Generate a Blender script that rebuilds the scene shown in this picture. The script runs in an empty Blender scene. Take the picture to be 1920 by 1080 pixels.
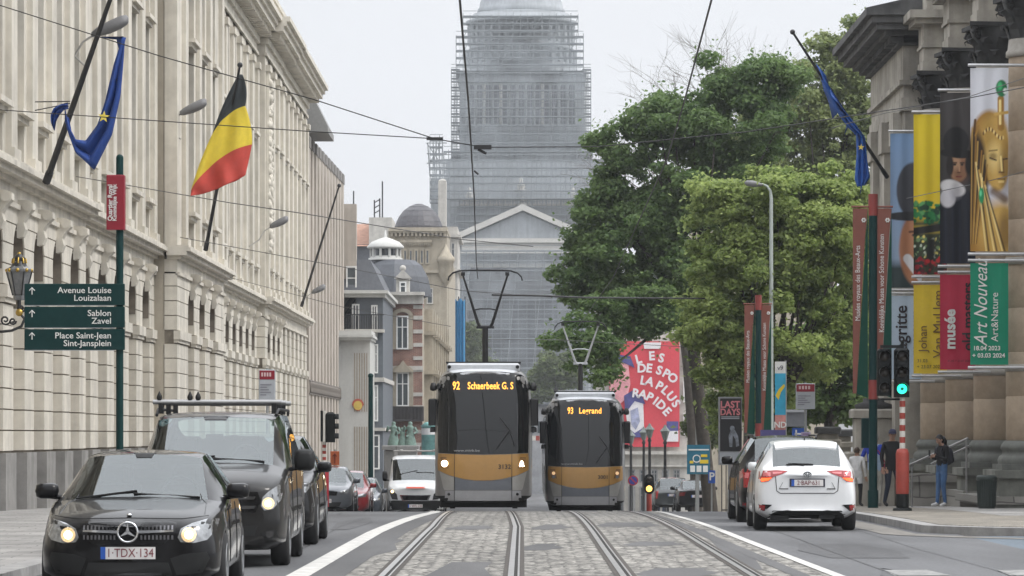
import bpy, bmesh, math, random
import numpy as np
from mathutils import Vector, Matrix
from mathutils.bvhtree import BVHTree
from mathutils.geometry import tessellate_polygon
R = math.radians
rnd = random.Random(7)
C = bpy.context.scene.collection
S = bpy.context.scene

# ------------------------------------------------------------------ camera
F = 6750.0                      # focal length in photo pixels (photo 1920 wide)
VX, VY = 980.0, 815.0           # where the street runs to in the photo
EYE = 1.58                      # eye height over the road
cam = bpy.data.cameras.new('camera')
cam.sensor_width = 36.0
cam.lens = F * 36.0 / 1920.0
cam.shift_x = -(VX - 960) / 1920.0
cam.shift_y = (VY - 540) / 1920.0
cam.clip_start = 1.0
cam.clip_end = 9000.0
camo = bpy.data.objects.new('camera', cam)
camo.location = (0, 0, EYE)
camo.rotation_euler = (R(90), 0, 0)
C.objects.link(camo)
S.camera = camo

# ------------------------------------------------------------------ sky, sun, exposure
SUN_EL, SUN_AZ = 50.0, 108.0    # soft light from behind the camera and to the right
w = bpy.data.worlds.new('World')
S.world = w
w.use_nodes = True
nt = w.node_tree
nt.nodes.clear()
out = nt.nodes.new('ShaderNodeOutputWorld')
bg = nt.nodes.new('ShaderNodeBackground')
bg.inputs['Strength'].default_value = 0.11
sky = nt.nodes.new('ShaderNodeTexSky')
sky.sky_type = 'NISHITA'
sky.sun_disc = False
sky.sun_elevation = R(SUN_EL)
sky.sun_rotation = R(SUN_AZ)
sky.air_density = 1.0
sky.dust_density = 6.0
hs = nt.nodes.new('ShaderNodeHueSaturation')
hs.inputs['Saturation'].default_value = 0.35
nt.links.new(sky.outputs[0], hs.inputs['Color'])
tc = nt.nodes.new('ShaderNodeTexCoord')
sep = nt.nodes.new('ShaderNodeSeparateXYZ')
nt.links.new(tc.outputs['Generated'], sep.inputs[0])
mr = nt.nodes.new('ShaderNodeMapRange')      # an overcast sky is brighter overhead
mr.inputs['From Min'].default_value = 0.12
mr.inputs['From Max'].default_value = 1.0
mr.inputs['To Min'].default_value = 8.3
mr.inputs['To Max'].default_value = 24.0
nt.links.new(sep.outputs['Z'], mr.inputs['Value'])
cl = nt.nodes.new('ShaderNodeTexNoise')      # faint cloud structure
cl.inputs['Scale'].default_value = 3.0
cl.inputs['Detail'].default_value = 5.0
nt.links.new(tc.outputs['Generated'], cl.inputs['Vector'])
cm = nt.nodes.new('ShaderNodeMapRange')
cm.inputs['To Min'].default_value = 0.88
cm.inputs['To Max'].default_value = 1.12
nt.links.new(cl.outputs['Fac'], cm.inputs['Value'])
mu = nt.nodes.new('ShaderNodeMath'); mu.operation = 'MULTIPLY'
nt.links.new(mr.outputs[0], mu.inputs[0]); nt.links.new(cm.outputs[0], mu.inputs[1])
cc = nt.nodes.new('ShaderNodeVectorMath'); cc.operation = 'SCALE'
cc.inputs[0].default_value = (0.972, 0.995, 1.04)
nt.links.new(mu.outputs[0], cc.inputs['Scale'])
mx = nt.nodes.new('ShaderNodeMix'); mx.data_type = 'RGBA'
mx.inputs[0].default_value = 0.85
nt.links.new(hs.outputs[0], mx.inputs[6]); nt.links.new(cc.outputs[0], mx.inputs[7])
nt.links.new(mx.outputs[2], bg.inputs['Color'])
nt.links.new(bg.outputs[0], out.inputs['Surface'])
sl = bpy.data.lights.new('sun', 'SUN')
sl.energy = 1.5
sl.angle = R(18)
sl.color = (1.0, 0.96, 0.9)
so = bpy.data.objects.new('sun', sl)
az, el = R(SUN_AZ), R(SUN_EL)
sd = Vector((math.sin(az) * math.cos(el), math.cos(az) * math.cos(el), math.sin(el)))
so.rotation_euler = (-sd).to_track_quat('-Z', 'Y').to_euler()
C.objects.link(so)
S.view_settings.view_transform = 'Standard'
S.view_settings.look = 'None'
S.view_settings.exposure = 0.16
S.view_settings.gamma = 1.0
S.cycles.use_denoising = True
S.cycles.max_bounces = 6
S.cycles.volume_bounces = 0
S.cycles.volume_step_rate = 4.0
S.cycles.transparent_max_bounces = 12

# ------------------------------------------------------------------ ground profile and photo helpers
def g(y):
    """height of the road: level near the camera, falling away beyond a crest"""
    if y < 55: return 0.0
    if y < 108.6: return -.00028 * (y - 55) ** 2
    if y < 185: return -.8046 - .03 * (y - 108.6)
    if y < 245:
        t = (y - 185) / 60.0
        return -3.0966 - .03 * 60 * (t - t * t / 2)
    return -3.9966 + max(0.0, y - 300) * .006
def P(px, py, d):
    """the point d metres down the street that the photo shows at pixel (px, py)"""
    return Vector(((px - VX) * d / F, d, EYE + (VY - py) * d / F))
def PX(px, d): return (px - VX) * d / F
def PZ(py, d): return EYE + (VY - py) * d / F

# ------------------------------------------------------------------ materials
def lin(c):
    return tuple(((v / 255.0) / 12.92 if v / 255.0 <= .04045 else ((v / 255.0 + .055) / 1.055) ** 2.4) for v in c)
MATS = {}
def mat(name, col, rough=.6, metal=0.0, var=.12, scale=6.0, bump=0.0, spec=.5, emit=None, estr=0.0, alpha=None,
        coat=0.0, ior=None, streak=0.0, trans=0.0, srgb=False, grime=0.0):
    """procedural principled material; var: share of colour variation, streak: vertical rain streaks"""
    if name in MATS: return MATS[name]
    if srgb: col = lin(col)
    m = bpy.data.materials.new(name); m.use_nodes = True
    n = m.node_tree; b = n.nodes['Principled BSDF']
    b.inputs['Roughness'].default_value = rough
    b.inputs['Metallic'].default_value = metal
    b.inputs['Specular IOR Level'].default_value = spec
    if coat: b.inputs['Coat Weight'].default_value = coat; b.inputs['Coat Roughness'].default_value = .04
    if ior: b.inputs['IOR'].default_value = ior
    if trans: b.inputs['Transmission Weight'].default_value = trans
    if alpha is not None: b.inputs['Alpha'].default_value = alpha
    if emit: b.inputs['Emission Color'].default_value = (*emit, 1); b.inputs['Emission Strength'].default_value = estr
    tcn = n.nodes.new('ShaderNodeTexCoord')
    ns = n.nodes.new('ShaderNodeTexNoise'); ns.inputs['Scale'].default_value = scale; ns.inputs['Detail'].default_value = 6
    ns.inputs['Roughness'].default_value = .65
    n.links.new(tcn.outputs['Object'], ns.inputs['Vector'])
    mrn = n.nodes.new('ShaderNodeMapRange')
    mrn.inputs['From Min'].default_value = .3; mrn.inputs['From Max'].default_value = .7
    mrn.inputs['To Min'].default_value = 1 - var; mrn.inputs['To Max'].default_value = 1 + var
    n.links.new(ns.outputs['Fac'], mrn.inputs['Value'])
    fac = mrn.outputs[0]
    if streak:
        mp = n.nodes.new('ShaderNodeMapping'); mp.inputs['Scale'].default_value = (2.2, 2.2, .12)
        n.links.new(tcn.outputs['Object'], mp.inputs['Vector'])
        n2 = n.nodes.new('ShaderNodeTexNoise'); n2.inputs['Scale'].default_value = 1.0; n2.inputs['Detail'].default_value = 5
        n.links.new(mp.outputs[0], n2.inputs['Vector'])
        m2 = n.nodes.new('ShaderNodeMapRange'); m2.inputs['From Min'].default_value = .35; m2.inputs['From Max'].default_value = .7
        m2.inputs['To Min'].default_value = 1.0; m2.inputs['To Max'].default_value = 1 - streak
        n.links.new(n2.outputs['Fac'], m2.inputs['Value'])
        mm = n.nodes.new('ShaderNodeMath'); mm.operation = 'MULTIPLY'
        n.links.new(fac, mm.inputs[0]); n.links.new(m2.outputs[0], mm.inputs[1]); fac = mm.outputs[0]
    vs = n.nodes.new('ShaderNodeVectorMath'); vs.operation = 'SCALE'
    vs.inputs[0].default_value = col[:3]
    n.links.new(fac, vs.inputs['Scale'])
    n.links.new(vs.outputs[0], b.inputs['Base Color'])
    if bump:
        bp = n.nodes.new('ShaderNodeBump'); bp.inputs['Strength'].default_value = bump; bp.inputs['Distance'].default_value = .02
        n.links.new(ns.outputs['Fac'], bp.inputs['Height']); n.links.new(bp.outputs[0], b.inputs['Normal'])
    MATS[name] = m
    return m
def brick_mat(name, c1, c2, mortar, bw, bh, ms, rough=.8, bump=.5, axes='XY', patch=None, var=.3, off=.5):
    """setts, slabs and bricks: procedural brick pattern laid on two object axes"""
    if name in MATS: return MATS[name]
    m = bpy.data.materials.new(name); m.use_nodes = True
    n = m.node_tree; b = n.nodes['Principled BSDF']; b.inputs['Roughness'].default_value = rough
    tcn = n.nodes.new('ShaderNodeTexCoord')
    sp = n.nodes.new('ShaderNodeSeparateXYZ'); n.links.new(tcn.outputs['Object'], sp.inputs[0])
    cb = n.nodes.new('ShaderNodeCombineXYZ')
    n.links.new(sp.outputs[axes[0]], cb.inputs[0]); n.links.new(sp.outputs[axes[1]], cb.inputs[1])
    wn = n.nodes.new('ShaderNodeTexNoise'); wn.inputs['Scale'].default_value = 1.3; n.links.new(cb.outputs[0], wn.inputs['Vector'])
    wv = n.nodes.new('ShaderNodeVectorMath'); wv.operation = 'SCALE'; wv.inputs['Scale'].default_value = bh * .45
    n.links.new(wn.outputs['Color'], wv.inputs[0])
    ad = n.nodes.new('ShaderNodeVectorMath'); n.links.new(cb.outputs[0], ad.inputs[0]); n.links.new(wv.outputs[0], ad.inputs[1])
    bt = n.nodes.new('ShaderNodeTexBrick')
    bt.inputs['Scale'].default_value = 1.0; bt.inputs['Brick Width'].default_value = bw; bt.inputs['Row Height'].default_value = bh
    bt.inputs['Mortar Size'].default_value = ms; bt.inputs['Mortar Smooth'].default_value = .4
    bt.offset = off
    bt.inputs['Color1'].default_value = (*c1, 1); bt.inputs['Color2'].default_value = (*c2, 1); bt.inputs['Mortar'].default_value = (*mortar, 1)
    n.links.new(ad.outputs[0], bt.inputs['Vector'])
    ns = n.nodes.new('ShaderNodeTexNoise'); ns.inputs['Scale'].default_value = .8; ns.inputs['Detail'].default_value = 8
    n.links.new(cb.outputs[0], ns.inputs['Vector'])
    mrn = n.nodes.new('ShaderNodeMapRange'); mrn.inputs['From Min'].default_value = .3; mrn.inputs['From Max'].default_value = .7
    mrn.inputs['To Min'].default_value = 1 - var; mrn.inputs['To Max'].default_value = 1 + var
    n.links.new(ns.outputs['Fac'], mrn.inputs['Value'])
    vs = n.nodes.new('ShaderNodeVectorMath'); vs.operation = 'SCALE'
    n.links.new(bt.outputs['Color'], vs.inputs[0]); n.links.new(mrn.outputs[0], vs.inputs['Scale'])
    n.links.new(vs.outputs[0], b.inputs['Base Color'])
    if bump:
        bp = n.nodes.new('ShaderNodeBump'); bp.inputs['Strength'].default_value = bump; bp.inputs['Distance'].default_value = .015
        iv = n.nodes.new('ShaderNodeMath'); iv.operation = 'SUBTRACT'; iv.inputs[0].default_value = 1.0
        n.links.new(bt.outputs['Fac'], iv.inputs[1]); n.links.new(iv.outputs[0], bp.inputs['Height'])
        n.links.new(bp.outputs[0], b.inputs['Normal'])
    MATS[name] = m
    return m

# ------------------------------------------------------------------ object helpers
def tag(o, label=None, cat=None, group=None, kind=None):
    if label: o['label'] = label
    if cat: o['category'] = cat
    if group: o['group'] = group
    if kind: o['kind'] = kind
    return o
def wloc(o):
    v = Vector((0, 0, 0))
    while o is not None:
        v = v + Vector(o.location); o = o.parent
    return v
def thing(name, label, cat, loc=(0, 0, 0), rotz=0.0, group=None):
    o = bpy.data.objects.new(name, None); C.objects.link(o)
    o.empty_display_size = .3
    o.location = loc; o.rotation_euler = (0, 0, rotz)
    return tag(o, label, cat, group)
def copy_tree(o, parent=None, **kw):
    c = o.copy(); C.objects.link(c)
    if parent is not None: c.parent = parent
    for ch in list(o.children): copy_tree(ch, c)
    return c
class MB:
    """collects shapes, then links them as ONE mesh object"""
    def __init__(s): s.v = []; s.f = []; s.m = []; s.sm = []
    def add(s, vs, fs, m=0, smooth=False):
        k = len(s.v)
        s.v += [tuple(p) for p in vs]
        for f in fs:
            s.f.append(tuple(k + i for i in f)); s.m.append(m); s.sm.append(smooth)
        return s
    def box(s, x0, x1, y0, y1, z0, z1, m=0):
        vs = [(x0, y0, z0), (x1, y0, z0), (x1, y1, z0), (x0, y1, z0), (x0, y0, z1), (x1, y0, z1), (x1, y1, z1), (x0, y1, z1)]
        return s.add(vs, [(0, 3, 2, 1), (4, 5, 6, 7), (0, 1, 5, 4), (1, 2, 6, 5), (2, 3, 7, 6), (3, 0, 4, 7)], m)
    def bbox(s, x0, x1, y0, y1, z0, z1, b=.02, m=0):
        """box with chamfered vertical and top edges"""
        a = [(x0 + b, y0), (x1 - b, y0), (x1, y0 + b), (x1, y1 - b), (x1 - b, y1), (x0 + b, y1), (x0, y1 - b), (x0, y0 + b)]
        c = [(x0 + b, y0 + b), (x1 - b, y0 + b), (x1 - b, y0 + b), (x1 - b, y1 - b), (x1 - b, y1 - b), (x0 + b, y1 - b), (x0 + b, y1 - b), (x0 + b, y0 + b)]
        vs = [(x, y, z0) for x, y in a] + [(x, y, z1 - b) for x, y in a] + [(x, y, z1) for x, y in c]
        fs = [tuple(range(7, -1, -1)), tuple(range(16, 24))]
        for k in (0, 8):
            for i in range(8): fs.append((k + i, k + (i + 1) % 8, k + 8 + (i + 1) % 8, k + 8 + i))
        return s.add(vs, fs, m)
    def tube(s, pts, r, n=8, m=0, smooth=True, cap=True):
        pts = [Vector(p) for p in pts]
        rs = r if isinstance(r, (list, tuple)) else [r] * len(pts)
        k = len(pts); vs = []; fs = []
        prev = None
        for i, p in enumerate(pts):
            t = (pts[min(i + 1, k - 1)] - pts[max(i - 1, 0)])
            if t.length < 1e-9: t = Vector((0, 0, 1))
            t.normalize()
            if prev is None:
                a = Vector((0, 0, 1)) if abs(t.z) < .9 else Vector((1, 0, 0))
                u = t.cross(a).normalized()
            else:
                u = (prev - t * prev.dot(t))
                u = u.normalized() if u.length > 1e-6 else t.orthogonal().normalized()
            prev = u
            vv = t.cross(u)
            for j in range(n):
                an = 2 * math.pi * j / n
                vs.append(p + (u * math.cos(an) + vv * math.sin(an)) * rs[i])
        for i in range(k - 1):
            for j in range(n):
                fs.append((i * n + j, i * n + (j + 1) % n, (i + 1) * n + (j + 1) % n, (i + 1) * n + j))
        s.add(vs, fs, m, smooth)
        if cap:
            s.add(vs[:n], [tuple(range(n - 1, -1, -1))], m); s.add(vs[-n:], [tuple(range(n))], m)
        return s
    def lathe(s, c, prof, n=24, m=0, smooth=True, a0=0.0, a1=2 * math.pi):
        cx, cy, cz = c
        full = abs(a1 - a0 - 2 * math.pi) < 1e-6
        q = n if full else n + 1
        vs = []; fs = []
        for r_, z in prof:
            for j in range(q):
                an = a0 + (a1 - a0) * j / n
                vs.append((cx + r_ * math.cos(an), cy + r_ * math.sin(an), cz + z))
        for i in range(len(prof) - 1):
            for j in range(n):
                j2 = (j + 1) % q
                fs.append((i * q + j, i * q + j2, (i + 1) * q + j2, (i + 1) * q + j))
        return s.add(vs, fs, m, smooth)
    def prism(s, loop, off, m=0):
        """closed polygon loop (3D points) pushed along off"""
        a = [Vector(p) for p in loop]; off = Vector(off); b = [p + off for p in a]
        n = len(a)
        fs = [(i, (i + 1) % n, n + (i + 1) % n, n + i) for i in range(n)]
        if n > 4:
            tri = tessellate_polygon([a])
            caps = [tuple(t) for t in tri] + [tuple(n + i for i in reversed(t)) for t in tri]
        else:
            caps = [tuple(range(n - 1, -1, -1)), tuple(range(n, 2 * n))]
        return s.add(a + b, fs + caps, m)
    def quad(s, a, b, c, d, m=0): return s.add([a, b, c, d], [(0, 1, 2, 3)], m)
    def sphere(s, c, r, n=12, k=8, m=0, sc=(1, 1, 1)):
        vs = []; fs = []
        for i in range(k + 1):
            th = math.pi * i / k
            for j in range(n):
                ph = 2 * math.pi * j / n
                vs.append((c[0] + r * sc[0] * math.sin(th) * math.cos(ph), c[1] + r * sc[1] * math.sin(th) * math.sin(ph), c[2] + r * sc[2] * math.cos(th)))
        for i in range(k):
            for j in range(n):
                fs.append((i * n + j, (i + 1) * n + j, (i + 1) * n + (j + 1) % n, i * n + (j + 1) % n))
        return s.add(vs, fs, m, True)
    def build(s, name, mats, parent=None, world=False, origin=None, fix=True):
        """world: the shapes are in world coordinates although the object has a parent"""
        if not isinstance(mats, (list, tuple)): mats = [mats]
        off = Vector((0, 0, 0))
        if parent is not None:
            if world: off = wloc(parent)
        else:
            if origin is None:
                xs = np.array(s.v)
                origin = ((xs[:, 0].min() + xs[:, 0].max()) / 2, (xs[:, 1].min() + xs[:, 1].max()) / 2, xs[:, 2].min())
            off = Vector(origin)
        me = bpy.data.meshes.new(name)
        me.from_pydata([(x - off.x, y - off.y, z - off.z) for x, y, z in s.v], [], s.f)
        for m_ in mats: me.materials.append(m_)
        me.polygons.foreach_set('material_index', s.m)
        me.polygons.foreach_set('use_smooth', s.sm)
        if fix:
            bm = bmesh.new(); bm.from_mesh(me)
            bmesh.ops.recalc_face_normals(bm, faces=bm.faces[:])
            bm.to_mesh(me); bm.free()
        me.update()
        o = bpy.data.objects.new(name, me); C.objects.link(o)
        if parent is not None: o.parent = parent
        else: o.location = off
        return o
def struct(o): o['kind'] = 'structure'; return o
def link_mesh(name, me, parent=None, loc=None):
    o = bpy.data.objects.new(name, me); C.objects.link(o)
    if parent is not None: o.parent = parent
    if loc is not None: o.location = loc
    return o
def text_mesh(txt, size=1.0, align='CENTER', sx=1.0, ext=.01, res=3, shear=0.0, bold=0.0, spacing=1.0):
    cu = bpy.data.curves.new('lettering', 'FONT')
    cu.body = txt; cu.size = size; cu.align_x = align; cu.align_y = 'CENTER'; cu.extrude = ext; cu.resolution_u = res
    cu.shear = shear; cu.offset = bold; cu.space_character = spacing
    o = bpy.data.objects.new('lettering', cu)
    me = bpy.data.meshes.new_from_object(o)
    bpy.data.objects.remove(o); bpy.data.curves.remove(cu)
    if sx != 1.0:
        me.transform(Matrix.Diagonal((sx, 1, 1, 1)))
    return me
def text(txt, M, size, m, parent, name='lettering', world=False, **kw):
    """lettering laid in the plane of matrix M (its x runs along the line, its z is the way it faces)"""
    me = text_mesh(txt, size, **kw)
    me.transform(M)
    if world: me.transform(Matrix.Translation(-wloc(parent)))
    me.materials.append(m)
    return link_mesh(name, me, parent)
def facing(loc, ax=(1, 0, 0), up=(0, 0, 1)):
    """matrix for a flat thing at loc whose line runs along ax with up above it"""
    x = Vector(ax).normalized(); y = Vector(up).normalized(); z = x.cross(y)
    M = Matrix.Identity(4)
    for i in range(3): M[i][0] = x[i]; M[i][1] = y[i]; M[i][2] = z[i]; M[i][3] = loc[i]
    return M
# ------------------------------------------------------------------ the setting: ground, road, tram bed, pavements
def asphalt(name, col, scale=14):
    m = mat(name, col, rough=.85, var=.22, scale=scale, bump=.25)
    n = m.node_tree
    # worn patches and tar seams with a shape of their own
    b = n.nodes['Principled BSDF']; src = b.inputs['Base Color'].links[0].from_socket
    tcn = [q for q in n.nodes if q.type == 'TEX_COORD'][0]
    mp = n.nodes.new('ShaderNodeMapping'); mp.inputs['Scale'].default_value = (.55, .09, 1)
    n.links.new(tcn.outputs['Object'], mp.inputs['Vector'])
    ns = n.nodes.new('ShaderNodeTexNoise'); ns.inputs['Scale'].default_value = 1.2; ns.inputs['Detail'].default_value = 7
    n.links.new(mp.outputs[0], ns.inputs['Vector'])
    mr_ = n.nodes.new('ShaderNodeMapRange'); mr_.inputs['From Min'].default_value = .35; mr_.inputs['From Max'].default_value = .65
    mr_.inputs['To Min'].default_value = .75; mr_.inputs['To Max'].default_value = 1.2
    n.links.new(ns.outputs['Fac'], mr_.inputs['Value'])
    vs = n.nodes.new('ShaderNodeVectorMath'); vs.operation = 'SCALE'
    n.links.new(src, vs.inputs[0]); n.links.new(mr_.outputs[0], vs.inputs['Scale'])
    n.links.new(vs.outputs[0], b.inputs['Base Color'])
    return m
ASPH = asphalt('asphalt', (.105, .107, .112))
ASPH2 = asphalt('asphalt_patch', (.10, .10, .102), 20)
BLUEASPH = asphalt('blue_asphalt', (.10, .125, .15))
EARTH = mat('city_ground', (.11, .11, .105), rough=.95, var=.3, scale=.3)
def sett_mat(name):
    m = bpy.data.materials.new(name); m.use_nodes = True; n = m.node_tree; b = n.nodes['Principled BSDF']; b.inputs['Roughness'].default_value = .72
    def node(t, **k):
        q = n.nodes.new(t)
        for a_, v in k.items(): setattr(q, a_, v)
        return q
    tcn = node('ShaderNodeTexCoord')
    def mapped(sx, sy):
        q = node('ShaderNodeMapping'); q.inputs['Scale'].default_value = (sx, sy, 0); n.links.new(tcn.outputs['Object'], q.inputs['Vector']); return q.outputs[0]
    vo = node('ShaderNodeTexVoronoi', feature='F1', voronoi_dimensions='2D'); vo.inputs['Scale'].default_value = 1; vo.inputs['Randomness'].default_value = .55; n.links.new(mapped(5.6, 6.5), vo.inputs['Vector'])
    ve = node('ShaderNodeTexVoronoi', feature='DISTANCE_TO_EDGE', voronoi_dimensions='2D'); ve.inputs['Scale'].default_value = 1; ve.inputs['Randomness'].default_value = .55; n.links.new(mapped(5.6, 6.5), ve.inputs['Vector'])
    n1 = node('ShaderNodeTexNoise'); n1.inputs['Scale'].default_value = 1; n1.inputs['Detail'].default_value = 5; n1.inputs['Roughness'].default_value = .7; n.links.new(mapped(6.5, 1.7), n1.inputs['Vector'])
    n2 = node('ShaderNodeTexNoise'); n2.inputs['Scale'].default_value = 1; n2.inputs['Detail'].default_value = 4; n.links.new(mapped(.7, .12), n2.inputs['Vector'])
    sx_ = node('ShaderNodeSeparateColor'); n.links.new(vo.outputs['Color'], sx_.inputs[0])
    def mul(a_, b_, add=None):
        q = node('ShaderNodeMath', operation='MULTIPLY'); n.links.new(a_, q.inputs[0]); 
        if isinstance(b_, float): q.inputs[1].default_value = b_
        else: n.links.new(b_, q.inputs[1])
        return q.outputs[0]
    def rng(a_, f0, f1, t0, t1):
        q = node('ShaderNodeMapRange'); q.inputs['From Min'].default_value = f0; q.inputs['From Max'].default_value = f1; q.inputs['To Min'].default_value = t0; q.inputs['To Max'].default_value = t1; n.links.new(a_, q.inputs['Value']); return q.outputs[0]
    f = mul(mul(rng(sx_.outputs[0], 0, 1, .62, 1.25), rng(ve.outputs['Distance'], .02, .10, .34, 1.0)), mul(rng(n1.outputs['Fac'], .36, .60, .30, 1.25), rng(n2.outputs['Fac'], .3, .7, .75, 1.2)))
    vs = node('ShaderNodeVectorMath', operation='SCALE'); vs.inputs[0].default_value = (.28, .266, .24); n.links.new(f, vs.inputs['Scale']); n.links.new(vs.outputs[0], b.inputs['Base Color'])
    bp = node('ShaderNodeBump'); bp.inputs['Strength'].default_value = .7; bp.inputs['Distance'].default_value = .02; n.links.new(rng(ve.outputs['Distance'], 0, .2, 0, 1), bp.inputs['Height']); n.links.new(bp.outputs[0], b.inputs['Normal'])
    MATS[name] = m; return m
SETT = sett_mat('tram_setts')
SETT2 = brick_mat('pavement_setts', (.30, .27, .22), (.19, .175, .15), (.07, .065, .06), .17, .13, .014, bump=.8, var=.25)
SLAB = brick_mat('pavement_slabs', (.30, .29, .28), (.24, .235, .225), (.09, .088, .085), .6, .4, .01, bump=.3, var=.25)
KERB = mat('kerb_stone', (.27, .265, .26), rough=.8, var=.3, scale=3, bump=.2)
LINE = mat('road_paint', (.52, .51, .485), rough=.7, var=.3, scale=5)
STEEL = mat('rail_steel', (.42, .40, .38), rough=.28, metal=1.0, var=.25, scale=5)
GROOVE = mat('rail_groove', (.018, .017, .016), rough=.9)
RUST = mat('rail_rust', (.055, .047, .04), rough=.8, var=.4, scale=8)

YS = [-60, -20] + list(range(0, 50, 10)) + list(range(50, 190, 4)) + list(range(190, 330, 10)) + [360, 420, 500, 600, 700, 900, 1400, 2400, 4000]
def ip(pts, y):
    if callable(pts): return pts(y)
    if not isinstance(pts, (list, tuple)): return pts
    if y <= pts[0][0]: return pts[0][1]
    for (a, b), (c, d) in zip(pts, pts[1:]):
        if y <= c: return b + (d - b) * (y - a) / (c - a)
    return pts[-1][1]
def strip(name, xl, xr, y0, y1, dz, m, nx=1, step=None, side=None):
    """a sheet that follows the road between two lines; side: drop of a vertical edge face"""
    ys = sorted(set([y0, y1] + [y for y in YS if y0 < y < y1] + ([p[0] for q in (xl, xr) if isinstance(q, (list, tuple)) for p in q if y0 < p[0] < y1])))
    b = MB(); vs = []; fs = []
    for y in ys:
        a, c = ip(xl, y), ip(xr, y)
        for k in range(nx + 1): vs.append((a + (c - a) * k / nx, y, g(y) + dz))
    q = nx + 1
    for i in range(len(ys) - 1):
        for k in range(nx): fs.append((i * q + k, i * q + k + 1, (i + 1) * q + k + 1, (i + 1) * q + k))
    b.add(vs, fs, 0)
    if side:
        for k, sgn in ((0, 1), (nx, -1)):
            v2 = []; f2 = []
            for i in range(len(ys)):
                p = vs[i * q + k]; v2 += [p, (p[0], p[1], p[2] - side)]
            for i in range(len(ys) - 1): f2.append((2 * i, 2 * i + 1, 2 * i + 3, 2 * i + 2))
            b.add(v2, f2, 0)
    return b.build(name, m, fix=False, origin=(0, 0, 0))
for_up = None
struct(strip('ground', -900, 900, -60, 4000, -.03, EARTH, nx=2))
# carriageway, both lanes, runs under the tram bed and the lines
struct(strip('road', [(0, -5.5), (92, -5.5), (100, -7.7), (400, -7.7)], [(0, 6.9), (400, 6.9), ], 0, 190, 0, ASPH))
struct(strip('far_road', -9, 9, 190, 900, 0, ASPH))
struct(strip('cross_street', 6.9, 60, 20, 56.0, 0.0, BLUEASPH))
wl = [(0, -2.55), (40, -2.5), (57.6, -2.39), (75, -2.13), (84, -2.0), (100, -2.6), (190, -3.2)]
wr = [(0, 3.62), (38, 3.54), (54.7, 3.30), (74, 3.15), (90, 3.3), (190, 3.5)]
struct(strip('tram_bed', lambda y: ip(wl, y) + .06, lambda y: ip(wr, y) - .06, 0, 190, .004, SETT))
struct(strip('tram_bed_border', lambda y: ip(wl, y) + .12, lambda y: ip(wl, y) + .52, 0, 100, .008, ASPH2))
struct(strip('road_border', lambda y: ip(wr, y) - .50, lambda y: ip(wr, y) - .30, 0, 100, .008, ASPH2))
struct(strip('left_line', lambda y: ip(wl, y) - .13, lambda y: ip(wl, y) + .13, 0, 100, .012, LINE))
struct(strip('right_line', lambda y: ip(wr, y) - .07, lambda y: ip(wr, y) + .07, 0, 120, .012, LINE))
# asphalt repairs among the setts
for i, (x0, x1, y0, y1) in enumerate([(-1.1, -.35, 36, 44.5), (.15, 1.0, 38.0, 40.2), (-2.1, -1.75, 46, 54), (.2, .8, 60, 64), (1.35, 2.2, 40, 42.5),
                                      (1.35, 2.4, 62, 66), (-1.25, -.5, 60, 63), (2.72, 3.05, 42, 60), (-2.2, -1.8, 63, 72), (.0, .55, 49, 52), (1.5, 2.3, 51, 53)]):
    struct(strip('road_patch', [(y0, x0), (y0 + (y1 - y0) * .3, x0 - .07), (y0 + (y1 - y0) * .7, x0 + .1), (y1, x0 + .22)], [(y0, x1 - .25), (y0 + (y1 - y0) * .4, x1 + .04), (y0 + (y1 - y0) * .75, x1 - .1), (y1, x1 - .02)], y0, y1, .006, ASPH2))
def trackx(x, y):
    if x < .5: return x - max(0, y - 62) * .0085
    return x + .0012 * max(0, y - 50)
for x, lab in ((-1.555, 'steel tram rail nearest the white line on the left'), (-.12, 'steel tram rail under the right wheels of the tram with its headlight on'),
               (1.13, 'steel tram rail in the middle of the street, left rail of the right-hand track'), (2.57, 'steel tram rail nearest the car lane on the right')):
    r = thing('tram_rail', lab, 'tram rail', (x, 40, .01), group='rails set in the cobbles')
    def rs(nm, a, b_, dz, m_):
        o = strip(nm, lambda y: trackx(x, y) + a, lambda y: trackx(x, y) + b_, 4, 160, dz, m_)
        o.parent = r; o.location = -r.location
    rs('rail_bed', -.10, .14, .010, RUST)
    rs('rail_head', -.045, .022, .016, STEEL)
    rs('rail_groove', .022, .062, .013, GROOVE)
    rs('guard_rail', .062, .084, .016, STEEL)
# pavements with kerbs
def kerb(name, line, y0, y1, side):
    a = strip(name, lambda y: ip(line, y) - .15, lambda y: ip(line, y) + .15, y0, y1, .125, KERB, side=.2)
    return struct(a)
kl = [(0, -5.6), (90, -5.6), (99, -7.7), (400, -7.7)]
struct(strip('sidewalk_left', -14, lambda y: ip(kl, y) - .1, 0, 400, .12, SLAB, side=.2))
kerb('kerb_left', kl, 0, 300, 1)
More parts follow.
